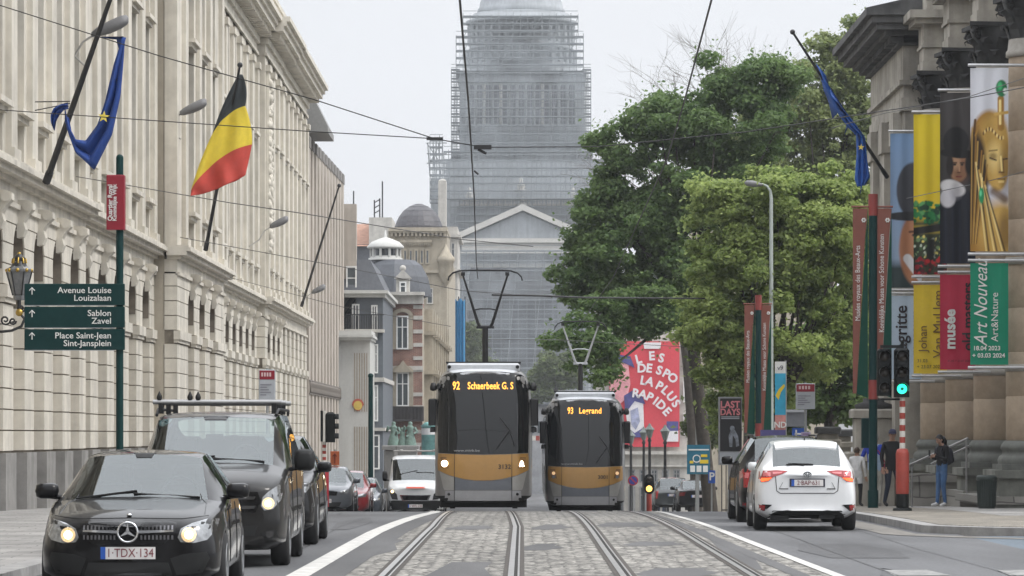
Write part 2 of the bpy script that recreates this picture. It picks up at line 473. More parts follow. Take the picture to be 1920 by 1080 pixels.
# right pavement ends in a rounded corner at the cross street
def kr(y): return 6.45 + (0 if y > 58.5 else (58.5 - y) ** 2 * .28)
def pav(name, off, dz, m, y0=56.0):
    b = MB(); vs = []; fs = []
    ys = [56.0, 56.4, 56.9, 57.5, 58.2, 59] + [y for y in YS if 60 < y <= 400]
    for y in ys:
        x = kr(y) + off
        for xx in (x, 12.9): vs.append((min(xx, 12.9) if xx != 12.9 else 30.0, y + off * .9, g(y) + dz))
    for i in range(len(ys) - 1): fs.append((2 * i, 2 * i + 1, 2 * i + 3, 2 * i + 2))
    b.add(vs, fs)
    v2 = []; f2 = []
    for i in range(len(ys)):
        p = vs[2 * i]; v2 += [p, (p[0], p[1], p[2] - .25)]
    q = vs[1]; n_ = len(v2)
    for i in range(len(ys) - 1): f2.append((2 * i, 2 * i + 1, 2 * i + 3, 2 * i + 2))
    b.add(v2 + [q, (q[0], q[1], q[2] - .25)], f2 + [(0, 1, n_ + 1, n_)])
    return struct(b.build(name, m, origin=(0, 0, 0), fix=False))
pav('kerb_right', 0, .12, KERB)
pav('sidewalk_right', .3, .126, SETT2)
b = strip('sidewalk_slabs', lambda y: 8.8, 30, 66, 300, .132, SLAB); struct(b)
struct(strip('gutter', lambda y: 6.45 - .75, lambda y: 6.45 - .2, 57, 110, .006, mat('gutter_stone', (.17, .16, .145), rough=.85, var=.3, scale=4)))
b = MB()
for i in range(10):
    a0 = i / 10; x = 5.75 + (a0 * 3.1) ** 1.6 * .9
    xn = 5.75 + ((i + 1) / 10 * 3.1) ** 1.6 * .9
    y_, yn = 57 - a0 * 5.5, 57 - (i + 1) / 10 * 5.5
    b.quad((x, y_, .006), (x + .55, y_ + .15, .006), (xn + .55, yn + .15, .006), (xn, yn, .006))
struct(b.build('gutter_bend', MATS['gutter_stone'], fix=False))
b = MB()
for i in range(2): b.quad((2.95 + 1.3 * i + 1.2, 40.2, .008), (3.6 + 1.3 * i + 1.2, 40.2, .008), (3.5 + 1.3 * i + 1.2, 41.9, .008), (3.0 + 1.3 * i + 1.2, 41.8, .008))
struct(b.build('zebra_marking', mat('worn_paint', (.24, .24, .235), rough=.8, var=.5, scale=5), fix=False))
b = MB(); b.quad((9, 45, .008), (12, 45, .008), (12, 45.3, .008), (9, 45.3, .008)); b.quad((8.5, 49, .008), (13, 49, .008), (13, 49.25, .008), (8.5, 49.25, .008))
struct(b.build('cross_street_marking', MATS['worn_paint'], fix=False))

TAR = mat('tar_seam', (.045, .045, .046), rough=.6, var=.2)
STAIN = asphalt('asphalt_stain', (.085, .086, .09), 9)
def wob(x, a, f): return lambda y: x + a * math.sin(y * f) + a * .5 * math.sin(y * f * 2.7 + 1)
for i, (x, a, f, y0, y1, w_) in enumerate(((-4.05, .05, .9, 38, 88, .009), (4.15, .06, .7, 38, 74, .008), (5.5, .04, 1.1, 40, 70, .006), (-3.1, .05, 1.3, 44, 70, .008))):
    struct(strip('tar_seam', (lambda q: lambda y: q(y) - w_)(wob(x, a, f)), (lambda q: lambda y: q(y) + w_)(wob(x, a, f)), y0, y1, .009, TAR))
for x0, x1, y0, y1 in ((3.75, 5.1, 46, 52), (-5.2, -4.3, 58, 74), (5.2, 6.0, 60, 66), (-3.4, -2.75, 60, 72), (4.0, 4.5, 38, 42.5)):
    struct(strip('road_stain', [(y0, x0 + .2), ((y0 + y1) / 2, x0), (y1, x0 + .25)], [(y0, x1 - .15), ((y0 + y1) / 2, x1), (y1, x1 - .3)], y0, y1, .005, STAIN))
# ------------------------------------------------------------------ the cream palace front on the left
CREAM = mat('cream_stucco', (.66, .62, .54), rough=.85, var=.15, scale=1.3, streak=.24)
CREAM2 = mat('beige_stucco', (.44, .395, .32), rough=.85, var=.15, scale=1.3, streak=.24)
GROOVEM = mat('joint_mortar', (.20, .175, .14), rough=.95, var=.15)  # dark mortar set back between the stucco courses
BLIND = mat('brown_blind', (.17, .15, .13), rough=.7, var=.2, scale=2)
WGLASS = mat('window_glass', (.035, .04, .045), rough=.08, var=.2, spec=.8)
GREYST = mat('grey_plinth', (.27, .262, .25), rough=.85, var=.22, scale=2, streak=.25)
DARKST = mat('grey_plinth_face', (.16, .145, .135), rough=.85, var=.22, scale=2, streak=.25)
WFRAME = mat('cream_window_frame', (.52, .48, .41), rough=.6)
cb = thing('cream_building', 'long cream stucco building with rusticated arches along the left pavement', 'building', (-10.9, 75, .12))
Z_STR0, Z_STR1 = 4.30, 4.66
Z_ARCH, Z_CROWN = 5.35, 6.05
Z_FR, Z_LED0, Z_LED1 = 6.40, 6.78, 7.18
CH = .435; JT = .028
SHADEJ = mat('shaded_jamb_stone', (.21, .18, .145), rough=.95, var=.25, scale=2, streak=.3)  # jamb tone with the arch's shade painted in, besides some dirt
def cream_section(y0, y1, X, n, edge, arches=True, depth=.38, first=False, relief=False):
    wall = MB(); back = MB(); groove = MB(); trim = MB(); plin = MB()
    p = (y1 - y0 - 2 * edge) / n
    hw = p * .27
    D = depth
    cen = [y0 + edge + p * (i + .5) for i in range(n)]
    # mass behind
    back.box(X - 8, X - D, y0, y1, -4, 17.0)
    # piers in courses
    def band(za, zb, wa, wb, m=0):
        edges = [(y0, y0)] + [(c - wa, c - wb) for c in cen]
        starts = [(y0, y0)] + [(c + wa, c + wb) for c in cen]
        ends = [(c - wa, c - wb) for c in cen] + [(y1, y1)]
        for (sa, sb), (ea, eb) in zip(starts, ends):
            if ea - sa < .02 and eb - sb < .02: continue
            loop = [(X, sa, za), (X, ea, za), (X, eb, zb), (X, sb, zb)]
            wall.prism(loop, (-D - .02, 0, 0), m)
    z = 1.22
    while z < Z_STR0 - .1:
        band(z + JT, min(z + CH, Z_STR0), hw, hw); z += CH
    for i, c in enumerate(cen):                       # joints set back 4 cm
        pass
    for s_, e_ in zip([y0] + [c + hw for c in cen], [c - hw for c in cen] + [y1]):
        groove.box(X - D - .01, X - .035, s_ + .035, e_ - .035, 1.2, Z_CROWN + .25)
    # recessed faces also in courses
    z = 1.22
    while z < Z_STR0 - .1:
        for c in cen: back.box(X - D - .03, X - D + .05, c - hw - .02, c + hw + .02, z + JT, min(z + CH, Z_STR0))
        z += CH
    # string course
    for s_, e_ in zip([y0] + [c + hw for c in cen], [c - hw for c in cen] + [y1]):
        trim.box(X - .1, X + .10, s_ - .06, e_ + .06, Z_STR0 + .10, Z_STR1)
        trim.box(X - .1, X + .05, s_ - .03, e_ + .03, Z_STR0, Z_STR0 + .10)
    for c in cen:
        trim.box(X - D - .02, X - D + .10, c - hw + .06, c + hw - .06, Z_STR0, Z_STR1 - .02)
    # arched storey
    def aw(zz):
        if zz <= Z_ARCH: return hw * 1.02
        t = min(1, (zz - Z_ARCH) / (Z_CROWN - Z_ARCH)); return hw * 1.02 * math.sqrt(max(0, 1 - t * t))
    z = Z_STR1
    while z < Z_CROWN + .25:
        zz = z + JT; ze = min(z + CH, Z_CROWN + .3)
        if arches:
            k = 3
            for q in range(k):
                za, zb = zz + (ze - zz) * q / k, zz + (ze - zz) * (q + 1) / k
                band(za, zb, aw(za), aw(zb))
        else:
            band(zz, ze, hw, hw)
        z += CH
    top = z
    wall.box(X - D, X, y0, y1, top + .0, Z_LED0)
    trim.box(X - .05, X + .07, y0, y1, Z_FR - .1, Z_FR)
    # ledge with mouldings, reaching out over the arches
    for o, za, zb in ((.12, Z_LED0, Z_LED0 + .1), (.3, Z_LED0 + .1, Z_LED0 + .22), (.42, Z_LED0 + .22, Z_LED0 + .33), (.36, Z_LED0 + .33, Z_LED1)):
        trim.box(X - .3, X + o, y0 - (.25 if o > .2 else .1), y1 + .05, za, zb)
    # upper storeys: pilasters, panels and tall recesses
    D2 = D
    hw2 = p * .235
    for s_, e_ in zip([y0] + [c + hw2 for c in cen], [c - hw2 for c in cen] + [y1]):
        wall.box(X - D2 - .02, X, s_, e_, Z_LED1, 16.95)
    for k, (s_, e_) in enumerate(zip([y0] + [c + hw2 for c in cen], [c - hw2 for c in cen] + [y1])):
        mid = (s_ + e_) / 2; h_ = min(.42, (e_ - s_) * .3)
        trim.box(X - .01, X + .13, mid - h_, mid + h_, Z_LED1, 16.6)
        trim.box(X - .01, X + .2, mid - h_ - .08, mid + h_ + .08, 16.35, 16.6)
        trim.box(X - .01, X + .2, mid - h_ - .08, mid + h_ + .08, Z_LED1, Z_LED1 + .3)
    for c in cen:                                     # spandrel walls between the windows of a bay
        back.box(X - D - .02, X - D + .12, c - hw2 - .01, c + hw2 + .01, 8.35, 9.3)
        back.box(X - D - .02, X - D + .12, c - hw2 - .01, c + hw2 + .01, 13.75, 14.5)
        for zt in (8.05, 13.35):                      # little hoods over the windows
            trim.box(X - D, X + .10, c - hw2 - .12, c + hw2 + .12, zt + .10, zt + .22)
            trim.box(X - D, X + .22, c - hw2 - .18, c + hw2 + .18, zt + .22, zt + .34)
    # entablature and main cornice
    wall.box(X - D, X + .02, y0, y1, 16.95, 17.55)
    trim.box(X - .05, X + .1, y0 - .05, y1, 16.95, 17.08)
    nd = int((y1 - y0) / .7)
    for i in range(nd):
        yy = y0 + (i + .5) * (y1 - y0) / nd
        trim.box(X - .02, X + .62, yy - .14, yy + .14, 17.68, 17.9)
    for o, za, zb in ((.14, 17.42, 17.68), (.78, 17.9, 18.12), (.9, 18.12, 18.3), (1.05, 18.3, 18.5), (.2, 18.5, 19.3), (.35, 19.3, 19.5)):
        trim.box(X - 2, X + o, y0 - (.4 if o > .5 else .1), y1 + .05, za, zb)
    # plinth
    for s_, e_ in zip([y0] + [c + hw for c in cen], [c - hw for c in cen] + [y1]):
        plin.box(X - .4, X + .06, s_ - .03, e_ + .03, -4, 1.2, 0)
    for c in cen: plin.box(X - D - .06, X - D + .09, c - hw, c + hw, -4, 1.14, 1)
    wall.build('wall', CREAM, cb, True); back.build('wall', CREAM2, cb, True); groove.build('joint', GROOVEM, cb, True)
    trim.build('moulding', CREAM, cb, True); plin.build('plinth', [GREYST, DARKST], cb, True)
    # windows, each a part of its own
    def window(c, za, zb, w_, m_, arch=False):
        b = MB()
        if arch:
            loop = [(X - D + .03, c - w_, za), (X - D + .03, c + w_, za)]
            for q in range(9):
                a = math.pi * q / 8
                loop.append((X - D + .03, c + w_ * math.cos(a), Z_ARCH + (zb - Z_ARCH) * math.sin(a)))
            b.prism(loop, (.02, 0, 0))
            o = b.build('arched_window', m_, cb, True)
        else:
            b.box(X - D + .0, X - D + .03, c - w_, c + w_, za, zb, 0)
            b.box(X - D + .02, X - D + .06, c - .04, c + .04, za, zb, 1)
            b.box(X - D + .02, X - D + .06, c - w_, c + w_, za + (zb - za) * .62, za + (zb - za) * .62 + .07, 1)
            o = b.build('window', [m_, WFRAME], cb, True)
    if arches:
        for c in cen:                                 # shade and grime under the arch heads, painted as dark jamb plates
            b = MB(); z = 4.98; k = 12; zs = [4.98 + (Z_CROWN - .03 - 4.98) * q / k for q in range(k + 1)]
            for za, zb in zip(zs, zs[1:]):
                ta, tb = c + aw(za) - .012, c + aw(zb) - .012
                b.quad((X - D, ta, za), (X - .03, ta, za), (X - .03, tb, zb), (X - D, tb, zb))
            b.build('shaded_jamb', SHADEJ, cb, True)
    for i, c in enumerate(cen):
        if arches: window(c, Z_STR1 + .3, Z_CROWN, hw * .98, BLIND, True)
        window(c, 7.3, 8.05, hw2 * .95, WGLASS)
        window(c, 9.5, 13.35, hw2 * .95, WGLASS)
        window(c, 14.7, 16.7, hw2 * .95, WGLASS)
    # carved scroll keystones over the arches, each a part
    if arches:
        for c in cen:
            b = MB()
            prof = [(-.02, 5.72), (.10, 5.74), (.16, 5.9), (.12, 6.05), (.2, 6.2), (.32, 6.32), (.32, 6.46), (.2, 6.52), (-.02, 6.52)]
            b.prism([(X + o, c - .2, z_) for o, z_ in prof], (0, .4, 0))
            b.tube([(X + .2, c - .23, 6.38), (X + .2, c + .23, 6.38)], .105, 10)
            b.build('keystone', CREAM, cb, True)
    if relief:
        b = MB(); yy = (y0 + y1) / 2
        b.box(X, X + .08, y0 + .3, y0 + 2.2, 9.0, 16.2)
        for i in range(260):
            z_ = 9.1 + rnd.random() * 7.0
            b.sphere((X + .08 + rnd.random() * .06, y0 + .45 + rnd.random() * 1.6, z_), .05 + .09 * rnd.random(), 6, 4, sc=(1.2, 1, 1.5))
        b.build('carved_relief', CREAM, cb, True)
cream_section(20.0, 58.0, -10.62, 11, .6)
cream_section(58.0, 87.5, -10.62, 9, .5)
cream_section(87.5, 106.5, -10.9, 5, .5)
cream_section(106.5, 123.2, -10.22, 3, 2.6)
cream_section(123.2, 146.0, -10.78, 7, .35)
cream_section(146.0, 156.5, -10.45, 3, .8, relief=True)
cream_section(156.5, 175.0, -10.5, 6, .4, arches=False)
b = MB(); b.box(-12.6, -9.55, 176.5, 182, 16.4, 16.7); b.prism([(-12, 176.5, 16.7), (-9.55, 176.5, 16.7), (-10.3, 176.5, 18.2), (-12, 176.5, 18.2)], (0, 5, 0))
b.build('eave', mat('eave_grey', (.24, .24, .235), rough=.8, var=.1), cb, True)

# ------------------------------------------------------------------ beige ribbed block beyond it
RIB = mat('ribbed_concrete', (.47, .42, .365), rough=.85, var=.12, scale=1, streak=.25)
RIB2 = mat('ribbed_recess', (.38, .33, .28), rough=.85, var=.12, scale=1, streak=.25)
rb = thing('ribbed_building', 'beige concrete block with close vertical ribs and a notched roofline beyond the cream building', 'building', (-10.6, 176, -2))
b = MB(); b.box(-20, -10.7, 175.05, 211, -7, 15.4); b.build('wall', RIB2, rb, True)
for i in range(12):
    y_ = 176.2 + i * 3.0
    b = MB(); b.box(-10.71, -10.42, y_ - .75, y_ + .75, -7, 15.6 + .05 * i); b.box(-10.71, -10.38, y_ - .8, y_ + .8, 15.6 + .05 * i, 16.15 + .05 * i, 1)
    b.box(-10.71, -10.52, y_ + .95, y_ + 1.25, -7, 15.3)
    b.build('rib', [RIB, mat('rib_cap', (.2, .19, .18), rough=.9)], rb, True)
b = MB()
for i in range(60): b.tube([(-10.36, 176 + i * .58 + .25 * math.cos(a), 3.9 + .25 * math.sin(a)) for a in [q * math.pi / 4 for q in range(9)]], .045, 5)
b.box(-10.42, -10.36, 175.6, 211, 4.2, 4.26); b.box(-10.42, -10.36, 175.6, 211, 3.56, 3.62)
b.build('iron_frieze', mat('frieze_iron', (.16, .14, .12), rough=.7), rb, True)
# end fin seen against the sky
b = MB(); b.box(-11.2, -9.75, 211, 211.8, -7, 15.1); b.build('end_fin', RIB, rb, True)

# ------------------------------------------------------------------ houses down the left side
WHITEB = mat('white_panel', (.52, .52, .495), rough=.7, var=.06, streak=.12)
SLATE = mat('slate_roof', (.085, .092, .105), rough=.6, var=.2, scale=4)
DGREY = mat('grey_blue_render', (.115, .13, .148), rough=.7, var=.15)
STONE = mat('sand_stone', (.40, .355, .28), rough=.85, var=.15, scale=2, streak=.25)
STONEW = mat('pale_stone', (.52, .5, .46), rough=.85, var=.15, scale=2, streak=.25)
IRON = mat('black_iron', (.02, .021, .023), rough=.45)
PANE = mat('far_glass', (.06, .075, .085), rough=.12, spec=.9)
WHITEF = mat('white_frame', (.72, .72, .7), rough=.5)
ORANGE = mat('orange_tiles', (.33, .185, .13), rough=.85, var=.25, scale=3)
def pxbox(b, d, x0, x1, y0, y1, dep, m=0, front=0.0):
    """block whose front stands d metres down the street and covers the photo's pixels x0..x1, y0..y1"""
    b.box(PX(x0, d), PX(x1, d), d - front, d + dep, PZ(y1, d), PZ(y0, d), m)
def pxwindow(par, d, x0, x1, y0, y1, mull=1, arch=False, frame=WHITEF, deep=.12, name='window', bars=(.66,)):
    xa, xb, za, zb = PX(x0, d), PX(x1, d), PZ(y1, d), PZ(y0, d)
    b = MB(); fw = max(.09, (xb - xa) * .1)
    y = d - deep
    for u in (xa, xb - fw): b.box(u, u + fw, y, d - .01, za, zb)
    b.box(xa + fw, xb - fw, y, d - .01, za, za + fw); b.box(xa + fw, xb - fw, y, d - .01, zb - fw, zb)
    for k in range(mull):
        c = xa + (xb - xa) * (k + 1) / (mull + 1); b.box(c - fw * .4, c + fw * .4, y + .01, d - .01, za + fw, zb - fw)
    for q in bars:
        zc = za + (zb - za) * q; b.box(xa + fw, xb - fw, y + .02, d - .01, zc - fw * .3, zc + fw * .3)
    o = b.build(name, frame, par, True)
    b = MB(); b.box(xa + fw, xb - fw, d - .05, d - .02, za + fw, zb - fw); b.build('pane', PANE, o, True)
    return o
# white panelled house with a red and yellow emblem
d = 205.0
wb = thing('white_panel_building', 'narrow white panelled building with slit windows and a small red and yellow emblem', 'building', (PX(672, d), d, -5))
b = MB(); pxbox(b, d, 600, 694, 638, 1000, 14); b.build('wall', WHITEB, wb, True)
b = MB(); pxbox(b, d, 600, 697, 620, 638, 14.4, 0, .5); pxbox(b, d, 600, 700, 628, 633, 14.6, 0, .7); b.build('cornice', WHITEB, wb, True)
for ya, yb in ((662, 772), (800, 960)):
    for k in range(6):
        x_ = 664 + k * 4.6
        b = MB(); pxbox(b, d, x_, x_ + 1.7, ya, yb, .1, 0, .02); b.build('slit_window', mat('slit_brown', (.3, .25, .19), rough=.8), wb, True)
em = MB()
c = P(671, 759, d - .08); r_ = .29
em.prism([(c.x + r_ * 1.15 * math.cos(a) * (1 if math.sin(a) > -.2 else .8), c.y, c.z + r_ * 1.2 * math.sin(a)) for a in [q * math.pi / 8 for q in range(16)]], (0, .05, 0), 0)
em.prism([(c.x + r_ * .85 * math.cos(a), c.y - .01, c.z - .04 + r_ * .9 * math.sin(a)) for a in [q * math.pi / 8 for q in range(16)]], (0, .05, 0), 1)
em.build('emblem', [mat('emblem_red', (.45, .10, .06)), mat('emblem_yellow', (.60, .45, .10))], wb, True)
# grey house with mansard roof and balcony
d = 211.0
gh = thing('grey_mansard_house', 'grey blue house with dark mansard roof and iron balcony', 'building', (PX(690, d), d, -5))
b = MB(); b.box(PX(600, d), PX(718, d), d, d + 16, -7, PZ(556, d)); b.build('wall', DGREY, gh, True)
b = MB(); za, zb = PZ(545, d), PZ(486, d)
xr0, xr1 = PX(722, d), PX(693, d)
b.add([(PX(600, d), d - .3, za), (xr0, d - .3, za), (xr0, d + 16, za), (PX(600, d), d + 16, za), (PX(600, d), d + .5, zb), (xr1, d + .5, zb), (xr1, d + 15, zb), (PX(600, d), d + 15, zb)],
      [(0, 1, 5, 4), (1, 2, 6, 5), (2, 3, 7, 6), (4, 5, 6, 7), (3, 0, 4, 7)]); b.build('roof', SLATE, gh, True)
b = MB(); pxbox(b, d, 600, 728, 545, 551, 16.6, 0, .8); pxbox(b, d, 600, 723, 551, 558, 16.3, 0, .4); b.build('cornice', WHITEB, gh, True)
pxwindow(gh, d - .1, 649, 669, 499, 544, 0, name='dormer_window', bars=(.5,))
pxwindow(gh, d, 660, 674, 570, 632, 1); pxwindow(gh, d, 696, 708, 572, 632, 1)
pxwindow(gh, d, 697, 709, 645, 700, 1); pxwindow(gh, d, 697, 709, 722, 790, 1); pxwindow(gh, d, 697, 712, 815, 880, 0)
b = MB(); pxbox(b, d, 600, 721, 618, 624, .2, 0, 1.0)
pxbox(b, d, 600, 721, 708, 716, 16.2, 0, .3); pxbox(b, d, 600, 722, 802, 808, 16.2, 0, .3); b.build('ledge', STONEW, gh, True)
b = MB()
for k in range(22):
    x_ = PX(650 + k * 3.2, d); b.tube([(x_, d - .95, PZ(619, d)), (x_, d - .95, PZ(592, d))], .03, 5)
b.box(PX(648, d), PX(721, d), d - 1, d - .9, PZ(592, d), PZ(590, d)); b.build('balcony_railing', IRON, gh, True)
# banded brick house with slate dome and white lantern
BRICK = brick_mat('banded_brick', (.27, .125, .095), (.2, .09, .07), (.3, .26, .22), .24, .075, .012, axes='XZ', bump=.2)
d = 228.0
bh = thing('brick_banded_house', 'red brick house with white stone bands and a white lantern on its slate dome', 'building', (PX(760, d), d, -5))
b = MB(); b.box(PX(690, d), PX(792, d), d, d + 4, -7, PZ(560, d), 0)
b.prism([(PX(792, d), d, -7), (PX(832, d + 55), d + 55, -7), (PX(790, d), d + 55, -7), (PX(690, d), d + 4, -7)], (0, 0, 7 + PZ(575, d)), 1)
b.build('wall', [BRICK, STONE], bh, True)
b = MB()
for yy in (572, 592, 618, 643, 668, 690, 736, 760, 783, 806, 830):
    pxbox(b, d, 714, 735, yy, yy + 7, .1, 0, .05); pxbox(b, d, 775, 793, yy, yy + 7, .1, 0, .06)
pxbox(b, d, 700, 794, 552, 570, .5, 0, .35); pxbox(b, d, 700, 796, 548, 554, .6, 0, .8); pxbox(b, d, 716, 793, 686, 694, .2, 0, .12)
b.build('stone_band', STONEW, bh, True)
for xa, xb, ya, yb in ((743, 766, 592, 655), (743, 767, 698, 762)):
    pxwindow(bh, d - .05, xa, xb, ya, yb, 1)
    s_ = MB()
    x0_, x1_ = PX(xa, d), PX(xb, d); zt = PZ(ya, d)
    for q in range(9):
        a = math.pi * q / 8; a2 = math.pi * (q + 1) / 8
        if q == 8: break
        m_ = (x0_ + x1_) / 2; r0, r1 = (x1_ - x0_) * .5, (x1_ - x0_) * .5 + .28
        s_.prism([(m_ + r0 * math.cos(a), d - .2, zt + r0 * .6 * math.sin(a)), (m_ + r1 * math.cos(a), d - .2, zt + r1 * .7 * math.sin(a)),
                  (m_ + r1 * math.cos(a2), d - .2, zt + r1 * .7 * math.sin(a2)), (m_ + r0 * math.cos(a2), d - .2, zt + r0 * .6 * math.sin(a2))], (0, .25, 0))
    pxbox(s_, d, xa - 8, xa, ya, yb, .2, 0, .15); pxbox(s_, d, xb, xb + 8, ya, yb, .2, 0, .15)
    s_.build('window_surround', STONE, bh, True)
b = MB(); b.prism([P(738, 698, d - .5), P(773, 698, d - .5), P(755.5, 676, d - .5)], (0, .5, 0)); b.build('pediment', STONE, bh, True)
b = MB(); pxbox(b, d, 732, 795, 786, 790, .1, 0, 1.1); pxbox(b, d, 732, 795, 762, 764, .05, 0, 1.1)
for k in range(24): x_ = PX(733 + 2.6 * k, d); b.tube([(x_, d - 1.08, PZ(788, d)), (x_, d - 1.08, PZ(763, d))], .035, 4)
pxbox(b, d, 732, 795, 764, 788, .02, 0, 1.02)
b.build('balcony', mat('balcony_dark', (.06, .055, .055), rough=.7), bh, True)
b = MB()
cx = PX(737, d); cy = d + 4.2
prof = [(2.35, PZ(552, d)), (2.3, PZ(540, d)), (2.1, PZ(515, d)), (1.7, PZ(492, d)), (1.25, PZ(482, d)), (0, PZ(480, d))]
b.lathe((cx, cy, 0), [(r_ * 1.0, z_) for r_, z_ in prof], 8, smooth=False); b.box(PX(700, d), PX(790, d), d + .2, d + 8, PZ(552, d), PZ(548, d))
b.build('dome_roof', SLATE, bh, True)
b = MB(); cx = PX(718, d)
b.lathe((cx, cy, 0), [(1.1, PZ(482, d)), (1.1, PZ(478, d)), (.95, PZ(478, d)), (.95, PZ(474, d))], 10)
for k in range(10):
    a = 2 * math.pi * k / 10; b.tube([(cx + .93 * math.cos(a), cy + .93 * math.sin(a), PZ(478, d)), (cx + .93 * math.cos(a), cy + .93 * math.sin(a), PZ(459, d))], .1, 6)
b.lathe((cx, cy, 0), [(.95, PZ(461, d)), (1.2, PZ(459, d)), (1.2, PZ(456, d)), (.9, PZ(447, d)), (.4, PZ(441, d)), (.08, PZ(438, d)), (.05, PZ(425, d)), (0, PZ(424, d))], 12)
ln = b.build('lantern', WHITEB, bh, True)
b = MB(); b.lathe((cx, cy, 0), [(.7, PZ(480, d)), (.7, PZ(458, d))], 10); b.build('pane', PANE, ln, True)
dm = MB(); pxbox(dm, d, 743, 768, 520, 556, .8, 0, .4); dm.prism([P(739, 522, d - .6), P(772, 522, d - .6), P(755.5, 505, d - .6)], (0, .6, 0)); dm.sphere(P(755.5, 503, d - .4), .2)
dm.build('dormer', STONEW, bh, True); pxwindow(bh, d - .42, 749, 762, 528, 554, 0, name='dormer_window')
# the stone side along the street
b = MB()
for k in range(9):
    y_ = d + 4 + k * 5.6
    t = (y_ - d) / 55.0; x_ = PX(792, d) + (PX(832, d + 55) - PX(792, d)) * t
    b.box(x_ - .3, x_ + .55, y_, y_ + 1.1, -6, PZ(575, d)); b.box(x_ - .3, x_ + .8, y_ - .3, y_ + 1.4, PZ(625, d), PZ(617, d)); b.box(x_ - .3, x_ + .9, y_ - .4, y_ + 1.6, PZ(700, d), PZ(692, d))
b.build('side_pier', STONE, bh, True)
# sand coloured tower house with dark dome
d = 292.0
tw = thing('domed_stone_tower', 'sand coloured stone tower with a ribbed dark dome and a row of arched windows', 'building', (PX(785, d), d, -5))
b = MB(); b.box(PX(728, d), PX(838, d), d, d + 12, -7, PZ(432, d)); b.box(PX(838, d), PX(852, d + 30), d + 4, d + 34, -7, PZ(470, d)); b.build('wall', STONE, tw, True)
b = MB()
for k in range(14): pxbox(b, d, 733 + k * 7.6, 737 + k * 7.6, 437, 443, .3, 0, .35)
pxbox(b, d, 729, 839, 427, 434, 12.6, 0, .5); pxbox(b, d, 731, 837, 434, 437, 12.4, 0, .4); pxbox(b, d, 728, 840, 506, 512, 12.6, 0, .25)
b.build('cornice', STONE, tw, True)
b = MB()
dcx = PX(783, d)
prof = [(1.93, 427), (1.93, 421), (1.8, 412), (1.6, 402), (1.25, 391), (.8, 383), (.3, 378), (.0, 377)]
q_ = []
for (r0, y0_), (r1, y1_) in zip(prof, prof[1:]):
    q_ += [(r0 + .04, PZ(y0_, d)), (r1 + .04, PZ(y1_, d) - .02), (r1, PZ(y1_, d))]
b.lathe((dcx, d + 3.2, 0), q_, 24, smooth=False); b.build('dome', mat('dome_slate', (.07, .068, .075), rough=.5, var=.2), tw, True)
for k in range(5):
    pxwindow(tw, d - .02, 756 + k * 10.4, 763.5 + k * 10.4, 468, 495, 0, frame=STONE, name='arched_window', bars=())
b = MB()
for k in range(16): b.prism([P(752 + k * 3.5, 455, d - .2), P(755.5 + k * 3.5, 455, d - .2), P(753.7 + k * 3.5, 462, d - .2)], (0, .25, 0))
pxbox(b, d, 750, 810, 450, 455, .2, 0, .25); b.build('carved_frieze', STONE, tw, True)
pxwindow(tw, d, 800, 812, 540, 570, 0, frame=STONEW); pxwindow(tw, d, 800, 812, 600, 632, 0, frame=STONEW)
b = MB(); c = P(836, 0, d - .1)
b.lathe((c.x, c.y, 0), [(.0, PZ(540, d)), (.35, PZ(528, d)), (.62, PZ(515, d)), (.62, PZ(492, d)), (.72, PZ(490, d)), (.72, PZ(484, d)), (.5, PZ(478, d)), (.1, PZ(462, d)), (0, PZ(455, d))], 10)
b.build('corner_turret', STONE, tw, True)
# orange roof behind
d = 330.0
orr = thing('orange_roofed_house', 'house with orange tiled roof and roof aerials behind the slate roofs', 'building', (PX(690, d), d, -5))
b = MB(); b.box(PX(600, d), PX(735, d), d, d + 10, -7, PZ(458, d), 0); b.box(PX(692, d), PX(735, d), d - .3, d + 9, PZ(460, d), PZ(408, d), 1); b.build('wall', [SLATE, STONEW], orr, True)
b = MB(); b.add([(PX(590, d), d - .4, PZ(462, d)), (PX(700, d), d - .4, PZ(462, d)), (PX(698, d), d + 6, PZ(411, d)), (PX(590, d), d + 6, PZ(418, d)), (PX(590, d), d + 12, PZ(462, d)), (PX(700, d), d + 12, PZ(462, d))], [(0, 1, 2, 3), (3, 2, 5, 4), (1, 5, 2)])
b.build('roof', ORANGE, orr, True)
b = MB()
for x_, y_ in ((663, 358), (702, 375), (712, 372), (717, 340)): b.tube([P(x_, 412, d + 3), P(x_, y_, d + 3)], .07, 5)
for y_ in (380, 390, 400): b.tube([P(702, y_, d + 3), P(712, y_ - 6, d + 3)], .05, 4)
b.build('aerial', IRON, orr, True)
# pale stone house with the blue sheeting beyond the tower
d = 345.0
ph = thing('pale_stone_house', 'pale stone house beyond the domed tower, its corner wrapped in scaffolding', 'building', (PX(845, d), d, -5))
b = MB(); b.box(PX(790, d), PX(858, d), d, d + 14, -8, PZ(425, d)); b.box(PX(822, d), PX(837, d), d - 1, d + 2, PZ(425, d), PZ(340, d)); b.lathe((PX(829.5, d), d, 0), [(.38, PZ(340, d)), (.3, PZ(337, d)), (.0, PZ(335, d))], 8)
b.build('wall', STONEW, ph, True)
b = MB()
for y_ in (440, 505, 560, 610): pxbox(b, d, 790, 864, y_, y_ + 5, 14.5, 0, .5)
b.build('ledge', STONEW, ph, True)
for y_ in (455, 520, 575): pxwindow(ph, d, 846, 853, y_, y_ + 36, 0, frame=STONEW)
d = 338.0
nt_ = thing('blue_site_sheeting', 'blue plastic sheeting hanging on a scaffold corner behind the left tram', 'sheeting', (PX(860, d), d, -5))
b = MB(); n_ = 14
